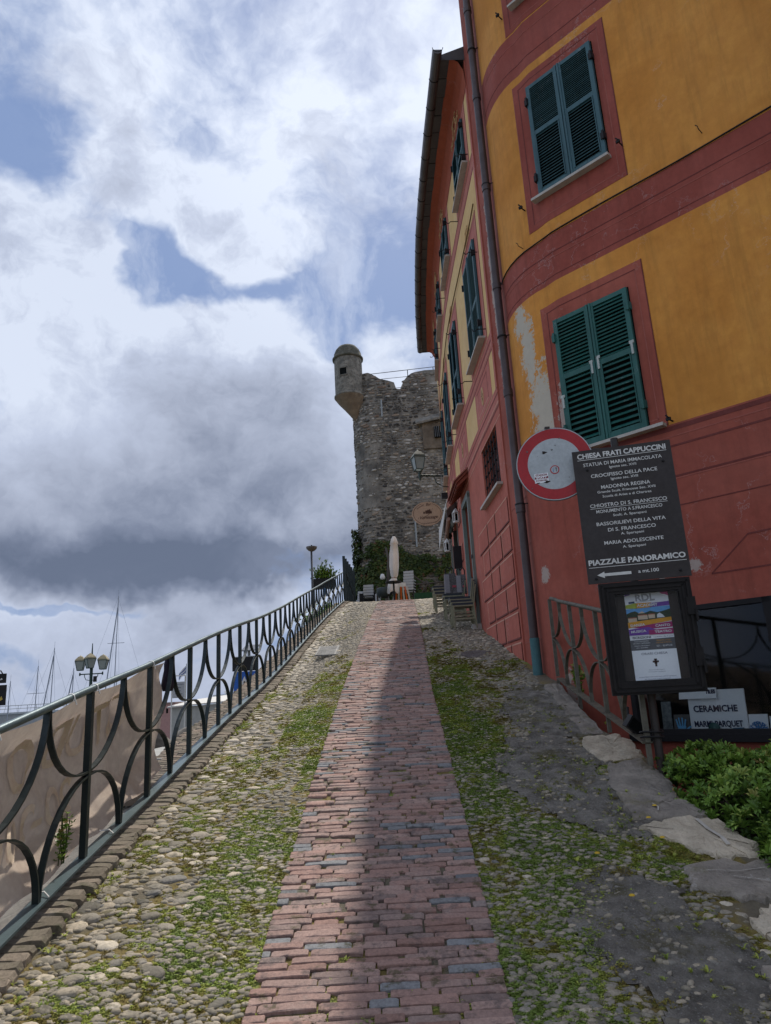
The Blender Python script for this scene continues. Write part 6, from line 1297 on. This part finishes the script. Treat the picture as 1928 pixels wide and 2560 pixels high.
off = .05+RNG.uniform(0, .16, n)*(.6+1.1*sstep(-A[:, 0], .4, 1.3)+.8*(f_[keep]-.4)); mm = np.zeros((n, 3, 4)); bt = np.array([bat(v) for v in z_])
for i in range(n):
    p, q_ = att(s[i]-.05), att(s[i]+.05); dx_, dy_ = q_[0]-p[0], q_[1]-p[1]; l_ = math.hypot(dx_, dy_); u = np.array([dx_/l_, dy_/l_, 0]); nn = np.array([dy_/l_, -dx_/l_, 0]); a = random.gauss(math.pi, .8); e = random.uniform(.0, 1.0)
    d1 = u*math.sin(a)+np.array([0, 0, math.cos(a)]); d1 = d1*math.cos(e*.8)+nn*math.sin(e*.8); uu = np.cross(d1, nn); uu /= np.linalg.norm(uu); w3 = np.cross(uu, d1); sz = random.uniform(.09, .17); base = np.array([*att(s[i], bt[i]+off[i]), z_[i]]); mm[i] = np.stack([uu*sz, d1*sz, w3*sz, base], 1)
ivy = thing('ivy', 'thick dark ivy climbing the foot of the castle tower', 'ivy', (-.5, 32.9, 4.8)); M_ivy = green_mat('ivy_leaf', [(0, (.018, .034, .008)), (.45, (.042, .068, .014)), (.8, (.075, .095, .02)), (.93, (.11, .10, .025)), (1, (.13, .06, .025))], .12, True, .5)
merged('ivy_leaves', IV, RNG.integers(0, 5, n), mm, np.clip(RNG.normal(.42, .25, n)+(fbm(s, z_, 2, 2)-.5)*.8, 0, 1), M_ivy, ivy, False); print('ivy', n)

# ============================================================ chairs by the wall
M_cush = mat('seat_navy', (.022, .028, .038), .6, bump=.05); M_olive = mat('chair_frame_olive', (.24, .225, .14), .5, (.13, .13, .085), 9, bump=.05)
def cafe_chair(label, loc, rz, group=None):
    r_ = thing('cafe_chair', label, 'chair', loc, group); r_.rotation_euler = (0, 0, rz)
    MB().box(-.20, .20, -.20, .20, .43, .47).build('seat', M_cush, r_); r_.children[-1].location = (0, 0, 0)
    mb = MB(); mb.hexa([(-.20, .185, .47), (.20, .185, .47), (.20, .215, .47), (-.20, .215, .47), (-.20, .24, .82), (.20, .24, .82), (.20, .265, .82), (-.20, .265, .82)]); mb.build('backrest', M_cush, r_).location = (0, 0, 0)
    for sx in (-1, 1):
        mb = MB(); mb.tube([(sx*.19, -.18, 0), (sx*.19, -.18, .43)], .012, flat=(.028, .022, (1, 0, 0))); mb.build('leg', M_olive, r_).location = (0, 0, 0)
        mb = MB(); mb.tube([(sx*.19, .22, 0), (sx*.19, .19, .44), (sx*.19, .25, .80)], .012, flat=(.028, .022, (1, 0, 0))); mb.build('leg', M_olive, r_).location = (0, 0, 0)
        mb = MB(); mb.box(sx*.19-.01, sx*.19+.01, -.18, .20, .17, .195); mb.build('stretcher', M_olive, r_).location = (0, 0, 0)
    mb = MB(); mb.box(-.19, .19, -.19, -.17, .17, .195); mb.box(-.2, .2, -.2, .2, .405, .43); mb.build('seat_frame', M_olive, r_).location = (0, 0, 0)
    return r_
base = None; gl_ = lambda x, y: float(g(x, y, False))
for k, (x_, y_, zz, lab) in enumerate([(1.33, 13.15, 0, 'lowest navy cafe chair of the nearest stack by the grey green door frame'), (1.31, 13.18, .055, 'second navy chair up in the nearest stack by the door frame'), (1.29, 13.21, .11, 'topmost navy chair of the nearest stack by the door frame'),
      (1.30, 14.5, 0, 'lowest chair of the middle stack that carries the patterned bags'), (1.28, 14.54, .065, 'upper chair of the middle stack that carries the patterned bags'), (1.22, 16.2, .0, 'lowest chair of the farthest stack against the pink wall'), (1.20, 16.24, .07, 'second chair of the farthest stack against the pink wall'), (1.18, 16.28, .14, 'topmost chair of the farthest stack against the pink wall')]):
    cafe_chair(lab, (x_, y_, gl_(1.3, y_)+zz), R(-90), 'cafe chairs stacked along the pink wall')
def bag(label, c_, w, d_, h, rz, grey):
    r_ = thing('bag', label, 'bag', c_); f_ = frame_at(*c_, math.cos(rz), math.sin(rz)); mb = MB()
    mb.hexa([f_(-w/2, d_/2, 0), f_(w/2, d_/2, 0), f_(w/2, -d_/2, 0), f_(-w/2, -d_/2, 0), f_(-w*.46, d_*.4, h), f_(w*.46, d_*.45, h), f_(w*.46, -d_*.4, h), f_(-w*.46, -d_*.4, h)])
    mt_ = mat('bag_pattern', (.02, .018, .018), .7, (.16, .15, .15), 55, 1, bump=.1, speck=(60, (.30, .27, .27), .8)); mb.build('body', mt_, r_)
    mb = MB(); mb.box(-w/2-.006, -w/2+.09, d_/2-.01, d_/2+.006, .02, h*.95, fr=f_); mb.build('side_panel', mat('bag_grey', (.26, .25, .27), .8, bump=0), r_)
    mb = MB(); mb.box(.02, w/2-.02, d_/2, d_/2+.008, h*.30, h*.40, fr=f_); mb.build('label_patch', mat('patch_pink', (.40, .07, .09), .8, bump=0), r_)
    for u in (-.08, .08): mb = MB(); mb.tube([f_(u, .0, h), f_(u, .0, h+.10), f_(u*.5, .0, h+.16), f_(0, .02, h+.10)], .014, 6); mb.build('handle', M_black, r_)
bag('black patterned bag with a grey side standing on the stacked chairs', (1.25, 14.45, gl_(1.3, 14.5)+.54), .24, .20, .42, R(5), True); bag('black speckled bag with a pink label beside it nearer the wall', (1.48, 14.42, gl_(1.3, 14.5)+.54), .20, .18, .38, R(-5), True)

# ============================================================ terrace at the top
TZ = 4.86
um = thing('closed_parasol', 'closed cream parasol tied near its foot on the terrace before the ivy', 'parasol', (.20, 27, TZ)); mb = MB(); mb.tube([(.14, 27, TZ), (.27, 27, 7.62)], .028, 8); mb.build('pole', mat('pole_grey', (.30, .29, .28), .5, bump=0), um)
mb = MB(); n = 20; prof = [(7.60, .05), (7.50, .10), (7.30, .155), (7.28, .13), (6.9, .165), (6.4, .17), (6.05, .135), (5.96, .085), (5.85, .15), (5.7, .18), (5.45, .22), (5.38, .20)]
for i, (z, r_) in enumerate(prof):
    for k in range(n): a = 2*math.pi*k/n; rr = r_*(1+.16*math.sin(a*7+i*.35)+.06*math.sin(a*3+i)); mb.v.append((.14+(z-TZ)*.047+math.cos(a)*rr-(.05 if z < 5.9 else 0), 27+math.sin(a)*rr, z+(.05*math.sin(a*3) if z < 5.5 else 0)))
for i in range(len(prof)-1):
    for k in range(n): mb.f.append((i*n+k, i*n+(k+1) % n, (i+1)*n+(k+1) % n, (i+1)*n+k)); mb.m.append(0)
mb.build('canopy', mat('parasol_canvas', (.68, .62, .56), .9, (.56, .50, .45), 4, bump=.15), um, smooth=True)
mb = MB(); mb.lathe((.19, 27, 5.96), [(.10, -.02), (.11, 0), (.10, .02)], 12); mb.build('tie_strap', M_cream, um, smooth=True); mb = MB(); mb.lathe((.27, 27, 7.6), [(.05, 0), (.045, .05), (.02, .08), (0, .09)], 10); mb.build('finial', M_black, um)
tb = thing('cafe_table', 'black round topped cafe table in front of the closed parasol', 'table', (.15, 26, TZ)); MB().lathe((.15, 26, 0), [(0, 5.66), (.30, 5.66), (.30, 5.62), (0, 5.62)], 20).build('tabletop', M_black, tb); MB().tube([(.15, 26, TZ), (.15, 26, 5.63)], .035, 8).build('stem', M_black, tb); MB().lathe((.15, 26, TZ), [(.22, .0), (.22, .03), (.05, .06)], 14).build('foot', M_black, tb)
M_chg = mat('chair_pale_grey', (.42, .44, .46), .6, (.33, .35, .37), 5, bump=.05)
def slat_chair(label, loc, rz, grp, s=1.0):
    r_ = thing('folding_chair', label, 'chair', loc, grp); r_.rotation_euler = (0, 0, rz)
    for k in range(3): MB().box(-.20, .20, -.20+.135*k, -.09+.135*k, .42, .45).build('seat_slat', M_chg, r_).location = (0, 0, 0)
    for k in range(3): MB().box(-.20, .20, .19+.008*k, .215+.008*k, .50+.105*k, .59+.105*k).build('back_slat', M_chg, r_).location = (0, 0, 0)
    for sx in (-1, 1):
        MB().tube([(sx*.18, .22, .0), (sx*.18, .18, .42), (sx*.18, .22, .80)], .014, 5).build('leg', M_black, r_).location = (0, 0, 0); MB().tube([(sx*.18, -.19, 0), (sx*.18, -.17, .42)], .014, 5).build('leg', M_black, r_).location = (0, 0, 0)
    return r_
k_ = 0
for (x_, y_, rz, n_, lab) in ((-.86, 28.0, R(180), 2, 'behind the railing end'), (.78, 28.0, R(168), 5, 'right of the parasol'), (-1.30, 30.2, R(200), 5, 'low group at the far left'), (-.72, 30.4, R(190), 4, 'second far group')):
    for j in range(n_):
        pos_w = ['lowest', 'second', 'third', 'fourth', 'topmost'][j if j < n_-1 else 4]
        slat_chair(f'{pos_w} pale slatted chair stacked {lab}', (x_+.01*j, y_+.015*j, (TZ+.22+.115*j) if n_ == 5 and x_ > 0 else (TZ-.12+.10*j if y_ > 30 else TZ+.10+.11*j)), rz, 'pale slatted chairs stacked on the terrace')
st_ = thing('barrier', 'folded barrier with orange and white stripes between parasol and chair stack', 'barrier', (.38, 27.3, TZ)); M_or = mat('orange_stripe', (.72, .13, .02), .6, bump=0)
for k in range(7):
    x_ = .16+.075*k; mb = MB(); ln = (k-3)*.05; mb.hexa([(x_+ln, 27.3, TZ), (x_+.07+ln, 27.3, TZ), (x_+.07+ln, 27.34, TZ), (x_+ln, 27.34, TZ), (x_+.02, 27.1, 5.62), (x_+.07, 27.1, 5.62), (x_+.07, 27.14, 5.62), (x_+.02, 27.14, 5.62)]); mb.build('stripe', M_or if k % 2 else M_white, st_)
MB().box(.17, .62, 27.1, 27.3, 5.62, 5.78).build('top_panel', M_white, st_)
ch = thing('armchair', 'dark rounded tub chair left of the cafe table', 'chair', (-.22, 27.2, TZ)); MB().lathe((-.22, 27.2, 5.25), [(.22, .0), (.30, .12), (.30, .34), (.26, .37), (.24, .14), (0, .10)], 16, a0=R(150), a1=R(390)).build('shell', mat('tub_dark', (.025, .035, .035), .6, bump=0), ch, smooth=True)
for sx, sy in ((-1, -1), (1, -1), (1, 1), (-1, 1)): MB().tube([(-.22+sx*.2, 27.2+sy*.2, TZ), (-.22+sx*.15, 27.2+sy*.15, 5.27)], .012, 5).build('leg', M_galv, ch)
MB().lathe((-.22, 27.2, 5.25), [(0, -.02), (.22, 0), (.22, .08), (0, .1)], 14).build('seat', M_black, ch)
gr_ = thing('hedge_trough', 'low green artificial grass trough at the foot of the tower', 'planter', (1.3, 25.2, 4.9)); MB().box(.86, 1.95, 25.1, 25.5, 4.70, 5.07).build('trough', mat('green_felt', (.015, .06, .028), .95, bump=.3), gr_)
wd = thing('wooden_pergola', 'dark wooden frame and branches against the foot of the tower', 'pergola', (1.2, 29, TZ)); M_wood = mat('dark_wood', (.07, .058, .048), .9, bump=.3)
for x_ in (.95, 1.45, 2.2): MB().box(x_, x_+.07, 29, 29.07, TZ, 6.0).build('post', M_wood, wd)
for k, (a, b_) in enumerate((((.7, 29.1, 6.6), (1.9, 29, 5.6)), ((.9, 29, 5.95), (2.4, 29, 6.0)), ((1.0, 29, 5.2), (1.6, 28.9, 5.95)), ((1.5, 29, 5.1), (2.4, 28.9, 5.6)))): MB().tube([a, b_], .035, 6).build('beam', M_wood, wd)
dk = thing('serving_cart', 'black covered serving cart under the ivy left of the tub chair', 'cart', (-.95, 28.6, TZ)); MB().box(-1.25, -.62, 28.4, 28.9, TZ+.05, 5.62).build('body', M_black, dk); MB().box(-.55, -.48, 28.4, 28.46, TZ, 5.9).build('post', M_wood, dk); MB().lathe((-.85, 28.6, 5.62), [(.3, 0), (.24, .12), (0, .17)], 12).build('lid', M_black, dk, smooth=True)
tr_ = thing('vine_trunk', 'twisted dark vine stem rising behind the parasol into the ivy', 'vine', (-.12, 31.9, TZ)); MB().tube([(-.1, 32, TZ), (-.16, 31.9, 6.0), (-.05, 31.8, 6.8), (.02, 31.9, 7.6), (-.08, 32.1, 8.2)], .10, 7, r2=.05).build('stem', M_wood, tr_, smooth=True)
wb_ = thing('wall_lamp', 'small white lamp on the vine stem left of the parasol', 'lamp', (-.30, 31.5, 6.75)); MB().lathe((-.30, 31.5, 6.62), [(0, 0), (.10, .03), (.12, .12), (.07, .26), (0, .28)], 10).build('shade', M_white, wb_, smooth=True); MB().tube([(-.30, 31.5, 6.75), (-.1, 31.8, 6.75)], .02, 5).build('arm', M_black, wb_)
# lamp and planter behind the railing
sl_ = thing('street_lamp', 'slim street lamp with an upturned bowl shade beyond the railing', 'street lamp', (-2.43, 22, 2.5)); MB().tube([(-2.43, 22, 2.5), (-2.43, 22, 6.20)], .042, 10, r2=.032).build('pole', mat('lamp_post_grey', (.07, .075, .085), .6, bump=0), sl_, smooth=True)
MB().lathe((-2.42, 22, 6.15), [(.02, 0), (.10, .035), (.165, .10), (.18, .16), (.0, .17)], 16).build('bowl', mat('bowl_bronze', (.10, .085, .07), .5, bump=0), sl_, smooth=True); MB().lathe((-2.42, 22, 6.32), [(.03, 0), (.02, .05), (0, .06)], 8).build('cap', M_black, sl_)
pl = thing('planter', 'dark balcony planter full of green herbs hung outside the railing top', 'planter', (-2.45, 26, 5.6)); MB().box(-2.85, -2.05, 25.8, 26.2, 5.55, 5.90).build('box', M_black, pl)
n = 420; pos = np.stack([RNG.normal(-2.42, .20, n), RNG.normal(26, .12, n), 5.88+np.abs(RNG.normal(0, .22, n))], 1); s_ = RNG.uniform(.06, .12, n); merged('leaves', TT, RNG.integers(0, 4, n), mats_from(pos, RNG.uniform(0, 6.28, n), np.stack([s_, s_, s_*1.5], 1)), RNG.uniform(.2, 1, n), M_leafm, pl, False)
for k, (x_, y_, z_, w) in enumerate(((-2.30, 21.6, 3.9, .45), (-2.05, 23.3, 4.35, .3))):
    cb = thing('shrub', ['rounded green shrub behind the railing under the bowl lamp', 'low flowering shrub behind the last railing posts'][k], 'shrub', (x_, y_, z_-.4)); n = 500; pos = np.stack([RNG.normal(x_, w*.4, n), RNG.normal(y_, w*.5, n), RNG.normal(z_, w*.32, n)], 1); s_ = RNG.uniform(.05, .09, n); merged('leaves', RT, RNG.integers(0, 7, n), mats_from(pos, RNG.uniform(0, 6.28, n), np.stack([s_]*3, 1), RNG.normal(0, .6, n)), RNG.uniform(.1, .9, n), M_leafm, cb, False)
    MB().tube([(x_, y_, z_-1.5), (x_, y_, z_)], .03, 6).build('stem', M_wood, cb)
sg = tag(MB().box(-2.10, -1.98, 21.9, 22.0, 4.70, 4.95).build('blue_plate', mat('plate_blue', (.02, .10, .25), .5, bump=0)), 'small blue plate fixed behind the railing near the bowl lamp', 'sign')

# ============================================================ seafront beyond the railing
lp = thing('street_lamp', 'tall green lamp post with three glazed lanterns on the seafront', 'street lamp', (-15.2, 36, -2.4)); M_lpost = mat('lamp_green', (.02, .05, .045), .5, bump=.05)
mb = MB(); mb.tube([(-15.2, 36, -2.4), (-15.2, 36, 4.2)], .085, 12, r2=.075); mb.tube([(-15.2, 36, 4.2), (-15.2, 36, 4.93)], .05, 8, r2=.02); mb.build('post', M_lpost, lp, smooth='auto')
mb = MB(); mb.tube([(-15.78, 36, 3.42), (-14.62, 36, 3.42)], .03, 8); mb.build('cross_arm', M_lpost, lp)
for sgn in (-1, 1):
    MB().tube([(-15.2+sgn*.05, 36, 3.1), (-15.2+sgn*.25, 36, 3.14), (-15.2+sgn*.33, 36, 3.3), (-15.2+sgn*.34, 36, 3.4)], .018, 6).build('scroll', M_lpost, lp); MB().lathe((-15.2+sgn*.57, 36, 3.42), [(.0, -.09), (.045, -.04), (.04, .06), (0, .1)], 8).build('arm_knob', M_lpost, lp)
M_lcap = mat('lantern_ochre_cap', (.30, .25, .15), .7, (.2, .17, .1), 6, bump=0)
M_lgl = mat('lantern_glass', (.36, .40, .38), .4, bump=0, transl=.3)
for x_, y_, z_, rt_ in ((-15.77, 36, 3.62, .2), (-15.2, 35.8, 3.70, .75), (-14.62, 36, 3.62, .1)): lantern(lp, (x_, y_, z_), .26, .44, .46, .22, M_lpost, M_lcap, M_lgl, rt_)
MB().box(-15.05, -14.9, 35.9, 36.0, 3.02, 3.30).build('control_box', M_black, lp)
# floating crossing sign with solar panel
csn = thing('crossing_sign', 'blue pedestrian crossing sign with a black lamp box and a solar panel on top', 'road sign', (-3.95, 19, -2.4)); M_bl = mat('sign_blue', (.012, .10, .42), .45, bump=0)
fs = frame_at(-3.96, 19, 1.80, .985, -.17); MB().tube([(-3.96, 19.08, -2.4), (-3.96, 19.08, 3.0)], .04, 8).build('post', M_galv, csn)
MB().box(-.30, .30, -.06, 0, 0, .62, fr=fs).build('panel', M_bl, csn); MB().prism([(-.22, .06), (.22, .06), (0, .50)], 0, .004, fs).build('triangle', M_white, csn)
mb = MB(); mb.prism([(math.cos(a)*.028-.0, .345+math.sin(a)*.028) for a in np.linspace(0, 5.6, 8)], .004, .008, fs)
for P_ in ([(-.03, .31), (.035, .31), (.03, .21), (-.03, .21)], [(-.03, .22), (0, .22), (-.05, .10), (-.075, .115)], [(0, .22), (.03, .22), (.07, .10), (.045, .09)], [(-.03, .31), (-.02, .29), (-.075, .22), (-.085, .235)], [(.03, .31), (.02, .29), (.07, .20), (.085, .215)]): mb.prism(P_, .004, .008, fs)
mb.build('walking_figure', M_black, csn)
MB().box(-.33, .33, -.16, .02, .64, 1.00, fr=fs).build('lamp_box', M_black, csn); MB().box(-.33, .33, -.165, .025, .995, 1.015, fr=fs).build('box_trim', M_galv, csn)
mb = MB(); mb.hexa([fs(-.05, .10, 1.14), fs(.34, .10, 1.14), fs(.34, -.25, 1.30), fs(-.05, -.25, 1.30), fs(-.05, .10, 1.165), fs(.34, .10, 1.165), fs(.34, -.25, 1.325), fs(-.05, -.25, 1.325)]); mb.build('solar_panel', mat('solar_grey', (.10, .11, .13), .35, bump=0), csn); MB().box(.08, .14, -.08, -.02, 1.0, 1.2, fr=fs).build('bracket', M_galv, csn)
# rocks
def rock_tpl(k):
    import bmesh
    b = bmesh.new(); bmesh.ops.create_icosphere(b, subdivisions=3, radius=1); rr = np.random.default_rng(k+5)
    planes = [(Vector(rr.normal(0, 1, 3)).normalized(), rr.uniform(.5, .85)) for _ in range(9)]
    for v in b.verts:
        for n_, d_ in planes:
            q_ = v.co.dot(n_)
            if q_ > d_: v.co -= n_*(q_-d_)*.92
        v.co += Vector(rr.normal(0, .018, 3))
    me = bpy.data.meshes.new('boulder'); b.to_mesh(me); b.free(); me.materials.append(M_rock); return me
M_rock = mat('sea_rock', (.26, .24, .21), .9, (.075, .068, .06), 1.6, 1, bump=.5, bscale=10); RK = [rock_tpl(k) for k in range(5)]
for k, (x_, y_, z_, s_, lab) in enumerate([(-4.3, 11.6, .75, .62, 'grey boulder at the left edge of the rocks behind the railing'), (-3.5, 12.4, .95, .55, 'tall pointed grey boulder in the middle of the rocks'), (-3.9, 10.3, .30, .45, 'dark low boulder in front of the rocks'), (-3.35, 11.2, .42, .42, 'brown boulder resting against the brick slope'), (-4.6, 12.9, .9, .7, 'broad pale boulder at the back left of the rocks'), (-3.1, 13.0, .9, .4, 'small boulder nearest the crossing sign'),
                                  (-3.5, 9.3, .0, .35, 'low rock by the grey concrete slab'), (-5.2, 13.6, .85, .6, 'rear boulder beyond the broad pale one'), (-3.0, 12.0, .62, .30, 'small brown stone wedged between boulders'), (-3.0, 14.4, 1.25, .38, 'far boulder beside the brick slope')]):
    o = bpy.data.objects.new('boulder', RK[k % 5]); COL.objects.link(o); o.location = (x_, y_, z_); o.scale = (s_, s_*random.uniform(.8, 1.2), s_*random.uniform(.7, 1.0)); o.rotation_euler = (random.uniform(-.4, .4), random.uniform(-.4, .4), random.uniform(0, 6.28)); tag(o, lab, 'rock', 'boulders beside the ramp')
mb = MB(); mb.hexa([(-7, 8, -2.4), (-2.25, 7, -2.4), (-2.25, 17, -2.4), (-7, 17, -2.4), (-5.6, 9, -.4), (-2.28, 7.2, .55), (-2.28, 15.5, 1.2), (-5.6, 15, .4)]); mb.build('rock_bank', M_rock, kind='structure')['label'] = 'bank of rock below the ramp'
o = MB().box(-2.95, -2.30, 7.2, 9.2, .80, 1.16).build('concrete_block', mat('concrete_pale', (.30, .30, .28), .85, (.2, .2, .19), 4, bump=.2)); tag(o, 'pale grey concrete block against the outside of the ramp', 'block')
# white board on a frame, flag
wbd = thing('regulations_board', 'white regulations board in a white tubular frame by the quay', 'sign', (-12, 40, -2.4)); f = frame_at(-12.0, 40, 2.0, 1, .1)
for u in (-.36, .36): MB().tube([f(u, 0, -4.4), f(u, 0, 1.25)], .035, 6).build('post', M_white, wbd)
MB().tube([f(-.36, 0, 1.25), f(.36, 0, 1.25)], .035, 6).build('top_bar', M_white, wbd); MB().tube([f(-.36, 0, 1.25), f(.36, 0, .0)], .02, 6).build('brace', M_white, wbd); MB().box(-.32, .36, -.02, .02, .05, .92, fr=f).build('panel', mat('board_grey', (.38, .39, .40), .7, bump=0), wbd)
for k, (tx, w_) in enumerate((('REPUBBLICA ITALIANA', .56), ('Comune', .25), ('divieto', .22), ('di balneazione', .40))): fit_text(tx, f, .02, .78-.17*k, .024, w_, .055, M_ink, wbd, bold=.02)
fp = thing('flag', 'small white and blue flag on a thin pole beyond the white board', 'flag', (-17.4, 60, -2.4)); MB().tube([(-17.4, 60, -2.4), (-17.36, 60, 5.0)], .03, 6).build('pole', M_galv, fp)
mb = MB(); V = []
for i in range(8):
    for j in range(6): V.append((-17.38-.09*i, 60+.08*math.sin(i*1.1), 4.85-.12*j-.09*i+.03*math.sin(i+j)))
mb.v = V; mb.f = [(i*6+j, (i+1)*6+j, (i+1)*6+j+1, i*6+j+1) for i in range(7) for j in range(5)]; mb.m = [1 if (j in (1, 3)) else 0 for i in range(7) for j in range(5)]; mb.build('cloth', [M_white, mat('flag_blue', (.05, .1, .3), .8, bump=0)], fp, fix=False)
mb = MB(); mb.hexa([(-18, 58, -2.4), (-13.3, 58, -2.4), (-13.3, 64, -2.4), (-18, 64, -2.4), (-18, 58, 1.50), (-13.3, 58, 1.62), (-13.3, 64, 1.62), (-18, 64, 1.5)]); bh = thing('harbour_building', 'low harbour building with a pale sloping roof beyond the rocks', 'building', (-15.6, 61, -2.4)); mb.build('wall', mat('pale_wall', (.38, .37, .34), .85, bump=0), bh)
mb = MB(); mb.hexa([(-18.2, 57.7, 1.50), (-13.0, 57.7, 1.72), (-13.0, 62, 2.3), (-17.4, 62, 1.95), (-18.2, 57.7, 1.60), (-13.0, 57.7, 1.82), (-13.0, 62, 2.42), (-17.4, 62, 2.05)]); mb.build('roof', mat('pale_roof', (.52, .50, .46), .7, bump=0), bh)
pkb = thing('harbour_building', 'tiny distant pink building left of the pale roof', 'building', (-24.6, 80, -3)); MB().box(-26.5, -24.4, 80, 84, -3.5, 1.9).build('wall', mat('far_pink', (.40, .22, .19), .9, bump=0), pkb); MB().box(-26.6, -24.3, 79.9, 84.1, 1.9, 2.05).build('roof', mat('far_roof', (.3, .2, .17), .9, bump=0), pkb)
for k in range(4): MB().box(-26.3+.5*k, -26.1+.5*k, 79.97, 80.0, .9, 1.4).build('window', M_dark, pkb)
# yachts: hull, mast, stays
def yacht(label, x_, y_, top, L, spreader=True, fore=None, boom=True):
    r_ = thing('sailing_yacht', label, 'yacht', (x_, y_, -3.6), 'yachts moored in the harbour'); mb = MB(); n = 9; prof = []
    for i in range(n):
        u = i/(n-1); wv = 1.5*math.sin(math.pi*min(1, u*.9+.12))**.7; prof.append((x_-L*.45+L*u, wv))
    for x0, wv in prof: mb.v += [(x0, y_-wv, -2.5), (x0, y_-wv*.55, -3.75), (x0, y_+wv*.55, -3.75), (x0, y_+wv, -2.5)]
    for i in range(n-1):
        for j in range(4): a = i*4+j; b_ = i*4+(j+1) % 4; mb.f.append((a, b_, b_+4, a+4)); mb.m.append(0)
    mb.f += [(0, 1, 2, 3), ((n-1)*4, (n-1)*4+1, (n-1)*4+2, (n-1)*4+3)]; mb.m += [0, 0]; mb.build('hull', M_white, r_); MB().box(x_-L*.15, x_+L*.15, y_-.7, y_+.7, -2.5, -2.0).build('cabin', M_white, r_)
    Mm = mat('mast_grey', (.26, .28, .32), .4, bump=0); lean = (top+2.5)*.0; mt_top = (x_+.15, y_, top)
    mb = MB(); mb.tube([(x_, y_, -2.5), mt_top], .06, 6, r2=.04); mb.build('mast', Mm, r_); H_ = top+2.5
    mb = MB()
    for e, zt in ((-L*.42, top-.1), (L*.42, top-.2), (-.9, top-.3), (.9, top-.4), (-L*.3, top-H_*.25)): mb.tube([(x_+e, y_, -2.4), (x_+.13, y_, zt)], .011, 3)
    mb.build('stays', Mm, r_)
    if spreader:
        for q_ in (.38, .68): MB().tube([(x_-.9, y_, -2.5+H_*q_), (x_+1.0, y_, -2.5+H_*q_)], .03, 4).build('spreader', Mm, r_)
    if fore: MB().tube([(x_+fore, y_, -2.4), (x_+.1, y_, top-H_*.08)], .06, 6).build('furled_sail', Mm, r_)
    MB().tube([(x_+.15, y_, top), (x_+.15, y_, top+.7)], .015, 3).build('antenna', Mm, r_)
    if boom: MB().tube([(x_, y_, -1.2), (x_-L*.35, y_, -1.1)], .12, 6).build('boom', M_white, r_)
yacht('tallest yacht mast, right of the three-lantern lamp', -31.2, 80, 14.16, 13, fore=-1.6); yacht('yacht with a tall mast and furled sail left of the lamp', -38.2, 80, 8.7, 9, fore=-1.4, spreader=False); yacht('yacht with a bare mast and low spreaders, third from the left', -39.9, 80, 6.79, 8); yacht('small yacht whose mast is farthest to the left', -42.9, 80, 5.29, 6, spreader=False); yacht('yacht with leaning mast just left of the lamp', -35.9, 80, 6.33, 7, fore=-1.3, spreader=False); yacht('yacht with a thin mast just right of the lamp post', -32.6, 84, 5.2, 6, spreader=False, boom=False)
bw = thing('breakwater', 'long pale concrete breakwater wall with a railing across the harbour', 'breakwater', (-60, 120, -3.6)); MB().box(-120, -49, 118, 124, -4, 1.75).build('wall', mat('breakwater_concrete', (.34, .335, .32), .85, (.25, .245, .23), .15, bump=0), bw); MB().box(-120, -49, 117.8, 124.2, 1.75, 2.05).build('coping', mat('pale_concrete', (.46, .46, .45), .8, bump=0), bw)
mb = MB(); mb.tube([(-120, 118, 3.1), (-49, 118, 3.1)], .05, 4); mb.tube([(-120, 118, 2.6), (-49, 118, 2.6)], .04, 4)
for k in range(48): mb.tube([(-120+1.5*k, 118, 2.05), (-120+1.5*k, 118, 3.1)], .04, 4)
mb.build('railing', M_galv, bw, kind='stuff')
fm = thing('motor_yacht', 'distant white motor yacht beyond the pale roof', 'boat', (-26, 112, -3.6)); MB().box(-29, -24, 110, 113, -3.7, 1.6).build('hull', M_white, fm); MB().box(-27.8, -24.8, 110.3, 112.7, 1.6, 2.9).build('cabin', M_white, fm); MB().box(-27.7, -24.9, 110.28, 110.3, 2.0, 2.5).build('window', M_dark, fm); MB().lathe((-26, 111.5, 3.1), [(.0, .4), (.3, .3), (.35, .0), (0, -.2)], 10).build('radar_dome', M_white, fm); MB().tube([(-26, 111.5, 2.9), (-26, 111.5, 3.7)], .05, 5).build('mast', M_white, fm)
# hanging sign panels at the far left
hs = thing('post_sign', 'pair of black hanging panels with a yellow sketch at the far left edge', 'sign', (-11.3, 20, -2.4)); f = frame_at(-11.15, 20, 1.9, 1, 0)
MB().tube([f(-.35, .05, -4.3), f(-.35, .05, 1.0)], .03, 6).build('post', M_black, hs); MB().box(-.40, .36, -.02, .0, .02, .57, fr=f).build('panel', M_black, hs); MB().box(-.40, .33, -.02, .0, .62, .88, fr=f).build('panel', M_black, hs); MB().tube([f(.12, 0, .88), f(.16, 0, .97), f(.22, 0, .88)], .02, 5).build('hook', M_black, hs)
mb = MB(); M_ys = mat('yellow_sketch', (.45, .32, .06), .7, bump=0); mb.prism([(.08, .12), (.14, .26), (.20, .22), (.24, .27), (.28, .18), (.20, .14), (.16, .08)], 0, .004, f); mb.build('sketch', M_ys, hs); MB().prism([(.15, .70), (.24, .72), (.20, .76)], 0, .004, f).build('sketch', M_white, hs)
